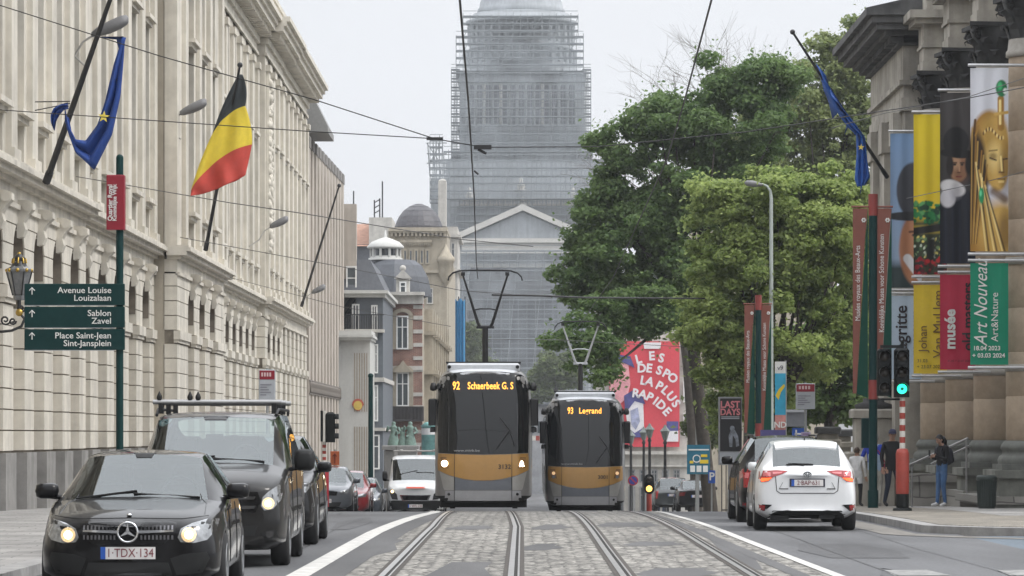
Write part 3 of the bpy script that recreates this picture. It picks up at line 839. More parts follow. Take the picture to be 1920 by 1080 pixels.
for k in range(n_):
    xa = PX(848 + 24 * k / n_, d); xb = PX(848 + 24 * (k + 1) / n_, d); o_ = .12 * math.sin(k * 1.9); o2 = .12 * math.sin((k + 1) * 1.9)
    b.add([(xa, d + o_, PZ(700, d)), (xb, d + o2, PZ(700, d)), (xb, d + o2, PZ(562 - 3 * math.sin(k), d)), (xa, d + o_, PZ(562 - 3 * math.sin(k - 1), d))], [(0, 1, 2, 3)], 0, True)
b.build('sheet', mat('blue_sheet', (.02, .18, .36), rough=.6, var=.2), nt_, True)
b = MB()
for x_ in (848, 860, 872): b.tube([P(x_, 720, d + .5), P(x_, 556, d + .5)], .06, 5)
for y_ in (575, 620, 660): b.tube([P(847, y_, d + .5), P(873, y_, d + .5)], .05, 5)
b.build('scaffold_pole', IRON, nt_, True)

# houses added out of view behind the viewpoint, to reflect in glass and paint
for sx, lb in ((-1, 'plain cream building added unseen behind the viewpoint for reflections, left side'), (1, 'plain cream building added unseen behind the viewpoint for reflections, right side')):
    bk = thing('reflection_house', lb, 'building', (sx * 26, -52, 0))
    b = MB(); b.box(-17.5, 17.5, -6, 6, -1, 17); b.build('wall', CREAM2, bk)
    b = MB(); b.box(-18, 18, 6, 6.6, 16.2, 17.2); b.build('cornice', CREAM, bk)
    for k in range(8):
        for z_ in (1.5, 6.5, 11.5): b = MB(); b.box(-15.8 + 4 * k, -14 + 4 * k, 5.95, 6.05, z_, z_ + 3); b.build('window', WGLASS, bk)
# ------------------------------------------------------------------ museum with giant columns on the right
MST = mat('museum_stone', (.29, .268, .228), rough=.9, var=.3, scale=1.5, streak=.45)
MSTL = mat('museum_pale_stone', (.38, .355, .31), rough=.9, var=.25, scale=1.5, streak=.45)
SOOT = mat('sooty_stone', (.045, .045, .046), rough=.95, var=.45, scale=2)
GRAN = mat('granite_column', (.35, .275, .20), rough=.7, var=.16, scale=5, streak=.1)
GRANJ = mat('granite_band', (.33, .31, .28), rough=.8, var=.15)
mu_ = thing('museum', 'grey stone museum front with giant brown granite columns on the right', 'building', (12, 88, -.3))
b = MB()
b.box(12.7, 30, 70, 107, -3, 16.5); b.box(12.4, 12.8, 70, 107, 10.4, 11.2); b.build('wall', MST, mu_, True)
cols = [80.0, 85.75, 91.5, 97.25]
CX, CR = 11.36, .62
gz = g(84) + .13
def column(y):
    b = MB()
    prof = [(CR * 1.02, 1.45), (CR * 1.0, 1.9)]
    z = 1.45
    while z < 9.9:
        z2 = min(z + .98, 9.95); r0 = CR * (1.0 - .10 * max(0, (z - 4) / 6)); r1 = CR * (1.0 - .10 * max(0, (z2 - 4) / 6))
        b.lathe((CX, y, 0), [(r0 - .012, z), (r0, z + .018), (r1, z2 - .018), (r1 - .012, z2)], 32); z = z2
    for zz in (5.35, 2.98): b.lathe((CX, y, 0), [(CR * .97, zz), (CR * 1.02, zz), (CR * 1.02, zz + .16), (CR * .97, zz + .16)], 32, 1)
    b.lathe((CX, y, 0), [(CR * .9, 9.95), (CR * 1.0, 9.97), (CR * 1.0, 10.08), (CR * .94, 10.12), (CR * .9, 10.35)], 32, 1)
    c_ = b.build('column', [GRAN, GRANJ], mu_, True)
    b = MB()
    b.lathe((CX, y, 0), [(CR * 1.28, .93), (CR * 1.3, 1.02), (CR * 1.24, 1.10), (CR * 1.12, 1.15), (CR * 1.12, 1.22), (CR * 1.2, 1.28), (CR * 1.16, 1.36), (CR * 1.04, 1.45)], 32)
    b.box(CX - .82, CX + .82, y - .82, y + .82, .80, .93); b.build('column_base', mat('dark_base_stone', (.12, .125, .115), rough=.85, var=.3, scale=3), c_, True)
    b = MB()                                         # corinthian capital: bell, two rows of leaves, volutes
    b.lathe((CX, y, 0), [(CR * .86, 10.35), (CR * .9, 10.8), (CR * 1.15, 11.2), (CR * 1.1, 11.3)], 20)
    for row, (z0, z1, ro, n_) in enumerate(((10.35, 10.72, .20, 10), (10.6, 11.02, .30, 10))):
        for k in range(n_):
            a = 2 * math.pi * (k + .5 * row) / n_; ca, sa = math.cos(a), math.sin(a); r0 = CR * .88
            pts = []
            for u, zz, wd in ((0, z0, .13), (.06, z0 + (z1 - z0) * .55, .15), (ro * .7, z1 - .03, .12), (ro, z1 - .08, .06), (ro * .9, z1 - .16, .03)):
                for sg in (-1, 1): pts.append((CX + (r0 + u) * ca - sg * wd * sa, y + (r0 + u) * sa + sg * wd * ca, zz))
            b.add(pts, [(2 * i, 2 * i + 1, 2 * i + 3, 2 * i + 2) for i in range(4)])
    for sx in (-1, 1):
        for sy in (-1, 1):
            cx_, cy_ = CX + sx * .62, y + sy * .62
            b.tube([(cx_ + .16 * sx * .7 * (1 - q / 14) * math.cos(q * .9), cy_ + .16 * sy * .7 * (1 - q / 14) * math.cos(q * .9), 11.08 + .16 * (1 - q / 14) * math.sin(q * .9)) for q in range(12)], .05, 5)
    b.prism([(CX + u * .95, y + v * .95, 11.24) for u, v in ((-.85, -.85), (0, -.72), (.85, -.85), (.72, 0), (.85, .85), (0, .72), (-.85, .85), (-.72, 0))], (0, 0, .1))
    b.build('capital', SOOT, c_, True)
    b = MB()                                         # own block of entablature over each column
    b.box(CX - .62, 12.8, y - .62, y + .62, 11.34, 11.62); b.box(CX - .58, 12.8, y - .58, y + .58, 11.62, 11.98); b.box(CX - .64, 12.8, y - .64, y + .64, 11.98, 12.06)
    b.box(CX - .60, 12.8, y - .60, y + .60, 12.06, 12.6)
    b.box(CX - .85, 12.9, y - .85, y + .85, 12.6, 12.74); b.box(CX - 1.0, 12.9, y - 1.0, y + 1.0, 12.74, 12.95)
    b.box(CX - .5, CX + .5, y - .5, y + .5, 12.95, 14.4)
    b.build('entablature_block', MSTL, c_, True)
    b = MB()
    b.box(CX - .9, 12.75, y - .95, y + .95, gz - 1, .62); b.box(CX - 1.0, 12.75, y - 1.05, y + 1.05, .62, .80); b.box(CX - 1.0, 12.75, y - 1.05, y + 1.05, gz - 1, gz + .22)
    b.build('pedestal', mat('pedestal_stone', (.185, .19, .17), rough=.9, var=.3, scale=2, streak=.45), c_, True)
for y in cols: column(y)
# end pavilion with its deep cornice
b = MB()
b.box(10.46, 12.7, 98.6, 107.5, -3, 10.45); b.box(10.36, 12.8, 98.5, 107.6, 10.45, 10.8); b.box(10.42, 12.8, 98.55, 107.55, 10.8, 11.15); b.box(10.3, 12.8, 98.4, 107.7, 11.15, 11.28)
b.box(10.4, 12.8, 98.5, 107.6, 11.28, 12.3)
for y_ in (99.3, 102.4, 105.6): b.box(10.28, 10.5, y_, y_ + .9, .9, 10.45); b.box(10.2, 10.5, y_ - .1, y_ + 1.0, 9.6, 10.45)
b.build('end_pavilion', MSTL, mu_, True)
b = MB()
for k in range(24): b.box(10.05, 10.42, 98.4 + k * .39, 98.58 + k * .39, 12.3, 12.48)
for o, za, zb in ((.15, 12.22, 12.3), (.5, 12.48, 12.62), (.75, 12.62, 12.8), (.9, 12.8, 13.0), (1.05, 13.0, 13.2)):
    b.box(10.4 - o, 12.9, 98.5 - o * .6, 107.6 + o, za, zb)
b.prism([(9.35, 97.9, 13.2), (12.9, 97.9, 13.2), (12.9, 97.9, 14.0)], (0, 10.7, 0))
b.build('cornice', mat('sooty_cornice', (.10, .10, .10), rough=.95, var=.4, scale=1.5, streak=.4), mu_, True)
b = MB()
b.box(12.0, 12.9, 72, 98.5, 12.3, 12.9); b.box(11.8, 12.9, 72, 98.5, 12.9, 13.1); b.box(12.2, 13, 72, 107, 13.1, 16.0); b.box(11.9, 13, 72, 107, 16.0, 16.5)
for k in range(60): b.box(11.86, 12.1, 72 + k * .44, 72.2 + k * .44, 12.72, 12.9)
b.build('main_entablature', MST, mu_, True)
for y_ in (82.9, 88.6, 94.4):                        # carved panels and tall openings between the columns
    b = MB(); b.box(12.62, 12.72, y_ - 1.2, y_ + 1.2, 1.6, 8.6); b.build('doorway', mat('museum_door', (.05, .045, .04), rough=.6, var=.3), mu_, True)
    b = MB()
    for k in range(26): b.sphere((12.7, y_ - 1.2 + 2.4 * rnd.random(), 9.2 + rnd.random() * .9), .12 + .14 * rnd.random(), 7, 5)
    b.build('carved_relief', MST, mu_, True)
# low walls and pier base in front of it
BLOCK = brick_mat('stone_blocks', (.25, .24, .22), (.19, .185, .17), (.1, .095, .09), 1.1, .5, .02, axes='XZ', bump=.3, var=.3)
b = MB(); b.box(9.55, 12.7, 88.0, 88.6, gz - 1, .42); b.box(9.45, 12.7, 87.9, 88.7, .42, .62); b.box(10.35, 12.6, 84.6, 88.0, gz - 1, .25)
b.box(10.2, 12.7, 79, 84.0, gz - 1, .05); b.box(10.1, 12.7, 78.9, 84.1, .05, .22)
b.build('terrace_wall', BLOCK, mu_, True)
pier = thing('stone_gate_pier', 'squat grey stone pier with moulded base behind the green post by the museum', 'pier', (9.95, 101, -.4))
b = MB()
b.bbox(9.2, 10.4, 100.4, 101.6, -2, .85, .03); b.bbox(9.05, 10.42, 100.2, 101.8, .85, 1.1, .05); b.bbox(9.3, 10.4, 100.5, 101.5, 1.1, 2.05, .03); b.bbox(9.2, 10.42, 100.4, 101.6, 2.05, 2.3, .05)
b.build('shaft', MSTL, pier, True)
b = MB(); b.lathe((9.85, 101, 2.3), [(.5, 0), (.55, .12), (.3, .2), (.3, .3)], 14); b.build('cap', SOOT, pier, True)
for i, x_ in enumerate((1552, 1576)):
    d = 128 + i * 3
    gp_ = thing('garden_pier', ['dark garden gate pier left of its twin in the shade of the trees', 'dark garden gate pier nearer the museum in the shade of the trees'][i], 'pier', (PX(x_, d), d, g(d)), group='garden gate piers')
    b = MB(); b.bbox(-.35, .35, -.35, .35, 0, 2.9 + .1, .02); b.bbox(-.45, .45, -.45, .45, 2.6, 2.8, .04); b.build('shaft', MST, gp_)
    b = MB(); b.bbox(-.45, .45, -.45, .45, 3.0, 3.25, .05); b.build('cap', SOOT, gp_)
gf = thing('garden_fence', 'dark iron garden railing between the gate piers under the trees', 'fence', (9.5, 132, g(132)))
b = MB()
for k in range(46): b.tube([(-2.2 + k * .16, 0, 0), (-2.2 + k * .16, 0, 2.3)], .02, 5)
for z_ in (.3, 2.1): b.box(-2.2, 5.2, -.02, .02, z_, z_ + .05)
b.build('railing', IRON, gf)
# handrail of the museum steps
hr = thing('handrail', 'grey steel handrail rising along the museum steps behind the woman with the backpack', 'handrail', (9.9, 84.3, gz))
b = MB()
b.tube([P(1706, 872, 84.3), P(1815, 822, 83.2)], .03, 8); b.tube([P(1746, 870, 84.3), P(1818, 836, 83.5)], .025, 8)
b.build('rail', mat('brushed_steel', (.35, .35, .36), rough=.35, metal=.8), hr, True)
b = MB(); b.tube([P(1710, 872, 84.3), P(1710, 952, 84.3)], .025, 6); b.tube([P(1812, 824, 83.2), P(1812, 925, 83.2)], .025, 6); b.build('post', MATS['brushed_steel'], hr, True)

# ---------------------------------------- banners on the columns
def bmat(n, c, **k): return mat(n, c, rough=.75, var=k.pop('var', .05), **k)
BLANK = bmat('banner_white', (.62, .63, .66)); BYEL = bmat('banner_yellow', (.72, .52, .03)); BRED = bmat('banner_crimson', (.46, .02, .06)); BGRN = bmat('banner_green', (.0, .23, .13))
BBLUE = bmat('banner_blue', (.28, .38, .52)); BDARK = bmat('banner_dark', (.03, .03, .034), var=.2); BSKIN = bmat('print_skin', (.50, .29, .18), var=.15, scale=4); BNAVY = bmat('print_navy', (.012, .02, .045), var=.3)
BGOLD = mat('print_gold', (.50, .33, .11), rough=.5, var=.5, scale=3.2); BGOLDD = mat('print_gold_dark', (.16, .09, .025), rough=.6, var=.4, scale=4); BGOLDL = mat('print_gold_light', (.75, .58, .28), rough=.5, var=.2, scale=4)
BLEAF = mat('print_leaf', (.03, .16, .07), rough=.7, var=.6, scale=9); BBERRY = mat('print_red', (.32, .02, .03), rough=.7, var=.5, scale=9); BINK = bmat('banner_ink', (.02, .015, .02)); BTXW = bmat('banner_letter_white', (.72, .72, .70))
def hang(name, label, x0, x1, y, z0, z1, m, group):
    t = thing(name, label, 'banner', ((x0 + x1) / 2, y, z0), 0, group)
    b = MB(); n_ = 8; vs = []; fs = []
    for k in range(n_ + 1):
        x_ = x0 + (x1 - x0) * k / n_; o = .012 * math.sin(k * 1.7)
        for q in range(9): vs.append((x_, y + o + .01 * math.sin(q), z0 + (z1 - z0) * q / 8))
    for k in range(n_):
        for q in range(8): fs.append((k * 9 + q, (k + 1) * 9 + q, (k + 1) * 9 + q + 1, k * 9 + q + 1))
    nb = len(vs)
    b.add(vs, fs, 0, True); b.add([(a, c + .006, e) for a, c, e in vs], [tuple(reversed(f)) for f in fs], 0, True)
    b.build('cloth', m, t, True, fix=False)
    b = MB()
    for z_ in (z0 - .06, z1 + .06): b.tube([(x0 - .05, y, z_), (x1 + .35, y, z_)], .035, 8)
    b.build('rod', mat('banner_rod', (.55, .55, .56), rough=.35, metal=.7), t, True)
    return t
def shape(t, pts, y, m, name='print', o=.02, x0=0, x1=1, z0=0, z1=1):
    b = MB(); b.prism([(x0 + (x1 - x0) * u, y - o, z0 + (z1 - z0) * v) for u, v in pts], (0, .006, 0)); return b.build(name, m, t, True)
def ell(cx_, cy_, rx, ry, n=20, a0=0, a1=360): return [(cx_ + rx * math.cos(R(a0 + (a1 - a0) * k / n)), cy_ + ry * math.sin(R(a0 + (a1 - a0) * k / n))) for k in range(n)]
XA, XB = 9.86, 10.70
G1, G2 = 'picture banners on the museum columns', 'title banners on the museum columns'
ys = [79.3, 85.05, 90.8, 96.55]
zt0, zt1, zb0, zb1 = 5.62, 9.66, 3.12, 5.36
# printed pictures: soft shapes mixed into a colour grid on the cloth itself
PRT = bpy.data.materials.new('banner_print'); PRT.use_nodes = True
_n = PRT.node_tree; _a = _n.nodes.new('ShaderNodeVertexColor'); _a.layer_name = 'print'; _n.links.new(_a.outputs[0], _n.nodes['Principled BSDF'].inputs['Base Color']); _n.nodes['Principled BSDF'].inputs['Roughness'].default_value = .7
class Print:
    def __init__(s, nx, nz, H, c0, c1=None):
        s.u, s.v = np.meshgrid(np.linspace(0, 1, nx), np.linspace(0, H, nz), indexing='ij'); s.H = H
        t = (s.v / H)[..., None]; s.c = np.array(lin(c0)) * (1 - t) + np.array(lin(c1 or c0)) * t
        s.rg = np.random.default_rng(5)
    def mix(s, m, c, o=1.0): m = (np.clip(m, 0, 1) * o)[..., None]; s.c = s.c * (1 - m) + np.array(lin(c)) * m; return s
    def ell(s, x, y, rx, ry, c, soft=.12, o=1.0, rot=0.0):
        du, dv = s.u - x, s.v - y; a = R(rot); p = du * math.cos(a) + dv * math.sin(a); q = -du * math.sin(a) + dv * math.cos(a)
        d = np.sqrt((p / rx) ** 2 + (q / ry) ** 2); return s.mix((1 - d) / soft + .5, c, o)
    def seg(s, x0, y0, x1, y1, w, c, soft=.3, o=1.0, w1=None):
        dx, dy = x1 - x0, y1 - y0; t = np.clip(((s.u - x0) * dx + (s.v - y0) * dy) / (dx * dx + dy * dy), 0, 1)
        d = np.hypot(s.u - x0 - t * dx, s.v - y0 - t * dy); ww = w + ((w1 if w1 is not None else w) - w) * t
        return s.mix((1 - d / np.maximum(ww, 1e-4)) / soft, c, o)
    def band(s, y0, y1, c, soft=.08, o=1.0): return s.mix(np.minimum((s.v - y0) / soft, (y1 - s.v) / soft), c, o)
    def specks(s, n, x0, x1, y0, y1, r, cols, o=1.0):
        for _ in range(n): s.ell(s.rg.uniform(x0, x1), s.rg.uniform(y0, y1), r * s.rg.uniform(.5, 1.3), r * s.rg.uniform(.5, 1.5), cols[s.rg.integers(len(cols))], .4, o, s.rg.uniform(0, 180))
        return s
def hang_print(label, y, z0, z1, pr):
    t = hang('picture_banner', label, XA, XB, y, z0, z1, PRT, G1)
    old = [c for c in t.children if c.name.startswith('cloth')][0]; bpy.data.objects.remove(old)
    nx, nz = pr.u.shape; X = XA + (XB - XA) * pr.u; Z = z0 + (z1 - z0) * pr.v / pr.H
    Y = y + .014 * np.sin(pr.u * 13.6) + .010 * np.sin(pr.v * 3 + pr.u * 2)
    vs = np.stack([X, Y, Z], -1).reshape(-1, 3) - np.array(t.location)
    q = np.arange(nx * nz).reshape(nx, nz); f = np.stack([q[:-1, :-1], q[1:, :-1], q[1:, 1:], q[:-1, 1:]], -1).reshape(-1, 4)
    me = bpy.data.meshes.new('cloth'); me.from_pydata(vs.tolist(), [], f.tolist()); at = me.color_attributes.new('print', 'FLOAT_COLOR', 'POINT')
    at.data.foreach_set('color', np.concatenate([np.clip(pr.c, 0, 1), np.ones((nx, nz, 1))], -1).reshape(-1).astype(np.float32)); me.materials.append(PRT)
    for p in me.polygons: p.use_smooth = True
    link_mesh('cloth', me, t); return t
G0, GL, GM, GD, GK = (205, 165, 85), (250, 225, 150), (165, 120, 45), (95, 62, 18), (52, 33, 12)
p = Print(64, 230, 4.75, (214, 214, 226), (226, 228, 236))
p.ell(.50, 2.7, .52, .95, GM, .15).ell(.62, 2.95, .40, .62, G0, .5, .8).ell(.16, 1.6, .30, 1.5, GK, .25).ell(.10, .6, .35, 1.0, GD, .3)
p.band(-1, .95, GM, .5).ell(.80, .55, .6, .75, G0, .5).ell(.92, .5, .2, .5, GD, .8, .6)
p.seg(.80, 3.2, .80, 3.95, .10, GM, .3).seg(.78, 3.3, .78, 3.9, .04, GL, .5).seg(.66, 3.55, .98, 3.6, .05, G0, .4).seg(.1, 3.0, .13, 3.4, .04, GD, .4).seg(.14, 3.0, .22, 3.25, .03, GM, .4)
p.ell(.82, 4.22, .15, .22, (22, 120, 70), .2).ell(.78, 4.28, .06, .10, (70, 190, 120), .6).ell(.92, 4.15, .06, .08, (230, 240, 235), .5)
p.ell(.72, 2.22, .29, .68, G0, .18).ell(.62, 2.45, .20, .34, GL, .9, .55).ell(.92, 2.1, .16, .6, GD, .9, .55).seg(.62, 1.55, .9, 1.35, .16, GD, .7, .8).ell(.74, 1.86, .14, .12, G0, .5)
p.seg(.52, 2.42, .68, 2.36, .028, GK, .6).seg(.86, 2.38, .97, 2.40, .025, GK, .6).ell(.60, 2.46, .10, .09, GD, .9, .6).seg(.50, 2.60, .70, 2.62, .03, GD, .8, .8).seg(.80, 2.45, .83, 2.08, .035, GL, .7).seg(.86, 2.4, .87, 2.1, .03, GD, .8, .7).seg(.76, 2.05, .88, 2.05, .03, GD, .7).seg(.72, 1.87, .90, 1.87, .022, GK, .6).seg(.75, 1.80, .87, 1.80, .03, GL, .7, .7)
for k in range(9): p.seg(.05 + .05 * k, 3.2 - .12 * k, .02 + .02 * k, .2, .028, (G0, GK, GM)[k % 3], .6, .75, .02)
for k in range(8): p.seg(.15 + .04 * k, 2.3 - .1 * k, .42 + .07 * k, .0, .03, (GL, GK, G0)[k % 3], .6, .8, .03)
p.ell(.29, 1.45, .07, .22, (20, 140, 85), .3).ell(.27, 1.5, .03, .08, (110, 220, 160), .7).seg(.3, 1.65, .31, 1.9, .02, GL, .5)
for k in range(14): p.ell(.34 + .04 * k, 3.05 + .12 * math.sin(k * .4), .022, .05, GL if k % 2 else GD, .6, .9)
hang_print('tall white banner printed with a golden statue head and green jewels', ys[0], zt0, zt1, p)
p = Print(56, 230, 4.75, (40, 37, 38), (70, 66, 66))
p.ell(.52, 2.70, .27, .42, (178, 132, 98), .2).ell(.62, 2.62, .20, .34, (110, 70, 48), .9, .6).ell(.44, 2.82, .13, .2, (212, 170, 135), .9, .8)
p.seg(.36, 2.80, .46, 2.80, .03, (60, 36, 28), .6).seg(.58, 2.80, .67, 2.80, .03, (50, 30, 24), .6).ell(.41, 2.75, .045, .03, (40, 26, 22), .6).ell(.62, 2.75, .04, .03, (36, 24, 20), .6).seg(.53, 2.78, .55, 2.58, .03, (205, 160, 125), .8).seg(.50, 2.53, .58, 2.53, .02, (90, 50, 38), .7).seg(.46, 2.42, .60, 2.42, .025, (130, 60, 52), .6)
p.ell(.45, 3.38, .36, .42, (22, 21, 24), .12).ell(.50, 3.06, .52, .13, (17, 16, 19), .2, 1, -4).ell(.28, 2.72, .10, .30, (30, 22, 20), .4).ell(.80, 2.75, .10, .3, (28, 21, 20), .5)
p.band(-1, 1.75, (20, 24, 40), .3).ell(.5, 1.55, .60, .55, (20, 24, 38), .2).ell(.36, 2.10, .36, .22, (222, 220, 222), .2, 1, -18).ell(.22, 1.82, .22, .26, (208, 206, 212), .25).ell(.44, 1.98, .16, .2, (170, 168, 178), .8, .5)
for k in range(10): p.seg(.05 + .1 * k, 1.5, .07 + .1 * k, .0, .035, (34, 40, 60) if k % 2 else (12, 14, 24), .9, .6)
hang_print('dark banner printed with a man in a black hat and white collar', ys[1], zt0, zt1, p)
p = Print(48, 230, 4.75, (228, 196, 40), (240, 214, 40))
p.band(-1, 1.75, (52, 60, 38), .25).band(1.18, 1.5, (205, 180, 50), .1, .8).specks(70, 0, 1, 1.55, 2.15, .085, [(18, 92, 52), (40, 130, 70), (14, 60, 40), (90, 160, 90)]).seg(0, 1.28, 1, 1.42, .13, (24, 24, 24), .3).specks(70, 0, 1, .5, 1.15, .05, [(215, 225, 205), (120, 150, 100), (30, 50, 30), (60, 90, 50), (235, 220, 120)]).seg(.55, .95, .5, .5, .2, (24, 26, 24), .6).specks(70, 0, 1, 0, .48, .06, [(140, 20, 30), (190, 40, 44), (80, 12, 22), (40, 30, 26)])
hang_print('yellow banner printed with green leaves, a dark tree and red fruit', ys[2], zt0, zt1, p)
p = Print(48, 230, 4.75, (150, 168, 192), (128, 160, 200))
p.band(-1, .9, (44, 60, 62), .3).ell(.9, 1.2, .62, 1.15, (176, 120, 86), .12).ell(1.0, 1.5, .3, .6, (205, 150, 112), .9, .6).ell(.72, 3.0, .52, .85, (62, 64, 72), .1).ell(.95, 3.0, .3, .8, (46, 47, 54), .8, .7).ell(.6, 2.2, .75, .14, (40, 40, 46), .2).seg(.62, 1.72, .92, 1.74, .05, (96, 58, 40), .6).ell(.78, 1.62, .09, .05, (50, 40, 40), .6).seg(.55, .9, 1.0, .3, .16, (220, 220, 224), .25)
hang_print('pale blue banner printed with the rounded dark crown of a hat over a tan face', ys[3], zt0 - .1, zt1, p)
# title banners below, lettering runs upwards
UPX, UPY = (0, 0, 1), (-1, 0, 0)
def vtext(t, s_, x_, z_, y_, size, m, **kw): text(s_, facing((x_, y_ - .03, z_), UPX, UPY), size, m, t, world=True, ext=.002, **kw)
def htext(t, s_, x_, z_, y_, size, m, **kw): text(s_, facing((x_, y_ - .03, z_), (1, 0, 0), (0, 0, 1)), size, m, t, world=True, ext=.002, **kw)
W_ = XB - XA
y = ys[0]; t = hang('title_banner', 'green banner lettered Art Nouveau in white', XA, XB, y, zb0, zb1, BGRN, G2)
vtext(t, 'Art Nouveau', XA + .24, zb0 + 1.36, y, .42, BTXW, shear=.35, sx=.85); vtext(t, 'Art&Nature', XA + .54, zb0 + 1.05, y, .22, BTXW)
htext(t, '18.04 2023', XA + .36, zb0 + .36, y, .135, BTXW, bold=.003); htext(t, '+ 03.03 2024', XA + .40, zb0 + .20, y, .135, BTXW, bold=.003)
y = ys[1]; t = hang('title_banner', 'crimson banner lettered musee in white and old masters in black', XA, XB, y, zb0, zb1, BRED, G2)
vtext(t, 'musée', XA + .24, zb0 + .95, y, .36, BTXW, bold=.012); vtext(t, 'old masters', XA + .66, zb0 + 1.25, y, .36, BINK, bold=.006, sx=.95)
htext(t, '31.03 + 23.07 2023', XA + .45, zb0 + .2, y, .07, BINK)
y = ys[2]; t = hang('title_banner', 'yellow banner lettered Johan Van Mullem in thin dark letters', XA, XB, y, zb0, zb1, BYEL, G2)
vtext(t, 'Johan', XA + .24, zb0 + .88, y, .30, BGOLDD); vtext(t, 'Van MuLlem', XA + .62, zb0 + 1.25, y, .34, BGOLDD)
htext(t, '31.03', XA + .22, zb0 + .32, y, .12, BINK); htext(t, '+ 23.07 2023', XA + .40, zb0 + .17, y, .12, BINK)
y = ys[3]; t = hang('title_banner', 'pale blue banner lettered magritte, partly behind a dark signal', XA, XB, y, zb0 - .05, zb1 - .05, bmat('banner_pale', (.45, .55, .66)), G2)
vtext(t, 'magritte', XA + .30, zb0 + 1.15, y, .46, BINK, bold=.006); vtext(t, 'museum', XA + .66, zb0 + 1.2, y, .36, BBLUE)
# ------------------------------------------------------------------ block with the giant red banner, right of the right tram
d = 250.0
bb = thing('banner_building', 'pale building on the right carrying a giant red banner above its shop fronts', 'building', (8.5, d, g(d)))
b = MB(); b.box(PX(1128, d), PX(1300, d), d, d + 30, -7, PZ(560, d)); b.box(PX(1300, d), 22, d + 2, d + 30, -7, PZ(430, d), 1); b.build('wall', [STONEW, STONE], bb, True)
b = MB(); pxbox(b, d, 1126, 1304, 846, 852, .2, 0, .5); pxbox(b, d, 1126, 1304, 872, 875, .2, 0, .3); b.build('ledge', STONEW, bb, True)
for k in range(7):
    x_ = 1136 + k * 21
    pxwindow(bb, d - .05, x_, x_ + 13, 880, 905, 1, name='shop_window', frame=mat('grey_frame', (.22, .22, .22))); pxwindow(bb, d - .05, x_, x_ + 13, 912, 960, 1, name='shop_window', frame=MATS['grey_frame'])
for k in range(3): pxwindow(bb, d - .05, 1281, 1293, 655 + k * 60, 695 + k * 60, 1)
gb = thing('giant_banner', 'giant red banner with tumbling white French words on the building right of the trams', 'banner', (PX(1210, d), d - .6, PZ(838, d)))
RB = mat('banner_red_print', (.60, .06, .08), rough=.7, var=.06); RBP = mat('banner_pink_print', (.66, .30, .33), rough=.7, var=.4, scale=1.2); BLUP = mat('banner_blue_print', (.07, .07, .22), rough=.7, var=.4, scale=2); WHP = mat('banner_white_print', (.68, .66, .68), rough=.7, var=.1)
b = MB(); pxbox(b, d - .4, 1142, 1274, 640, 838, .12); b.build('sheet', RB, gb, True)
def poly(pts, m, o): b = MB(); b.prism([P(x_, y_, d - .5 - o) for x_, y_ in pts], (0, .02, 0)); b.build('printed_figure', m, gb, True)
poly([(1143, 690), (1160, 672), (1178, 680), (1182, 720), (1176, 745), (1160, 760), (1143, 750)], RBP, 0)
poly([(1160, 665), (1182, 668), (1190, 690), (1178, 684), (1158, 676)], BLUP, .03)
poly([(1172, 745), (1190, 738), (1206, 752), (1208, 815), (1180, 815), (1174, 780)], WHP, .01)
poly([(1170, 742), (1186, 732), (1205, 744), (1210, 758), (1190, 752), (1178, 768), (1172, 770)], BLUP, .04)
poly([(1182, 770), (1196, 764), (1200, 790), (1192, 806), (1184, 796)], mat('banner_face_print', (.30, .32, .45), var=.5, scale=2), .05)
poly([(1176, 800), (1190, 812), (1206, 802), (1208, 820), (1176, 820)], BLUP, .06)
poly([(1250, 790), (1272, 790), (1272, 808), (1250, 808)], BLUP, .02); poly([(1250, 808), (1272, 808), (1272, 828), (1250, 828)], WHP, .02)
poly([(1206, 642), (1240, 642), (1238, 654), (1208, 654)], WHP, .02)
def ban(s_, x_, y_, ang, size):
    a = R(ang); text(s_, facing(P(x_, y_, d - .62), (math.cos(a), 0, math.sin(a)), (-math.sin(a), 0, math.cos(a))), size, WHP, gb, world=True, bold=.03, ext=.004)
for s_, pts in (('LES', ((1197, 674), (1222, 668), (1240, 672))), ('DESPORT', ((1203, 691), (1217, 691), (1236, 695), (1249, 701), (1261, 709), (1272, 720), (1281, 733))),
                ('LAPLUS', ((1206, 714), (1218, 716), (1236, 724), (1247, 732), (1258, 744), (1267, 757))), ('RAPIDE', ((1192, 738), (1205, 740), (1218, 745), (1229, 752), (1239, 760), (1250, 772)))):
    for i, (ch, (x_, y_)) in enumerate(zip(s_, pts)):
        if x_ < 1270:
            x2, y2 = pts[min(i + 1, len(pts) - 1)]; x1, y1 = pts[max(i - 1, 0)]; ban(ch, x_, y_, -math.degrees(math.atan2(y2 - y1, x2 - x1)), .84)
# ------------------------------------------------------------------ the great domed courthouse under scaffolding at the end of the street
D0 = 660.0
PST = mat('courthouse_stone', (.33, .352, .37), rough=.9, var=.2, scale=.25, streak=.2)
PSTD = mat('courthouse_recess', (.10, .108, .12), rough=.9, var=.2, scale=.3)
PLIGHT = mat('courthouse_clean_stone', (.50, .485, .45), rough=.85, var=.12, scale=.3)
NETM = mat('scaffold_net', (.28, .30, .32), rough=.95, var=.25, scale=.12)
POLE = mat('scaffold_pole', (.2, .22, .23), rough=.5, var=.2)
PLANK = mat('scaffold_plank', (.19, .21, .22), rough=.8, var=.2)
ZB = g(D0)
pj = thing('courthouse', 'huge pale grey domed courthouse closing the street, its tower wrapped in scaffolding', 'building', (0, D0, ZB))
def pz(y): return PZ(y, D0)
def px(x): return PX(x, D0)
b = MB()
b.box(px(620), px(1340), D0 + 12, D0 + 60, ZB, pz(560)); b.build('lower_wing', PST, pj, True)
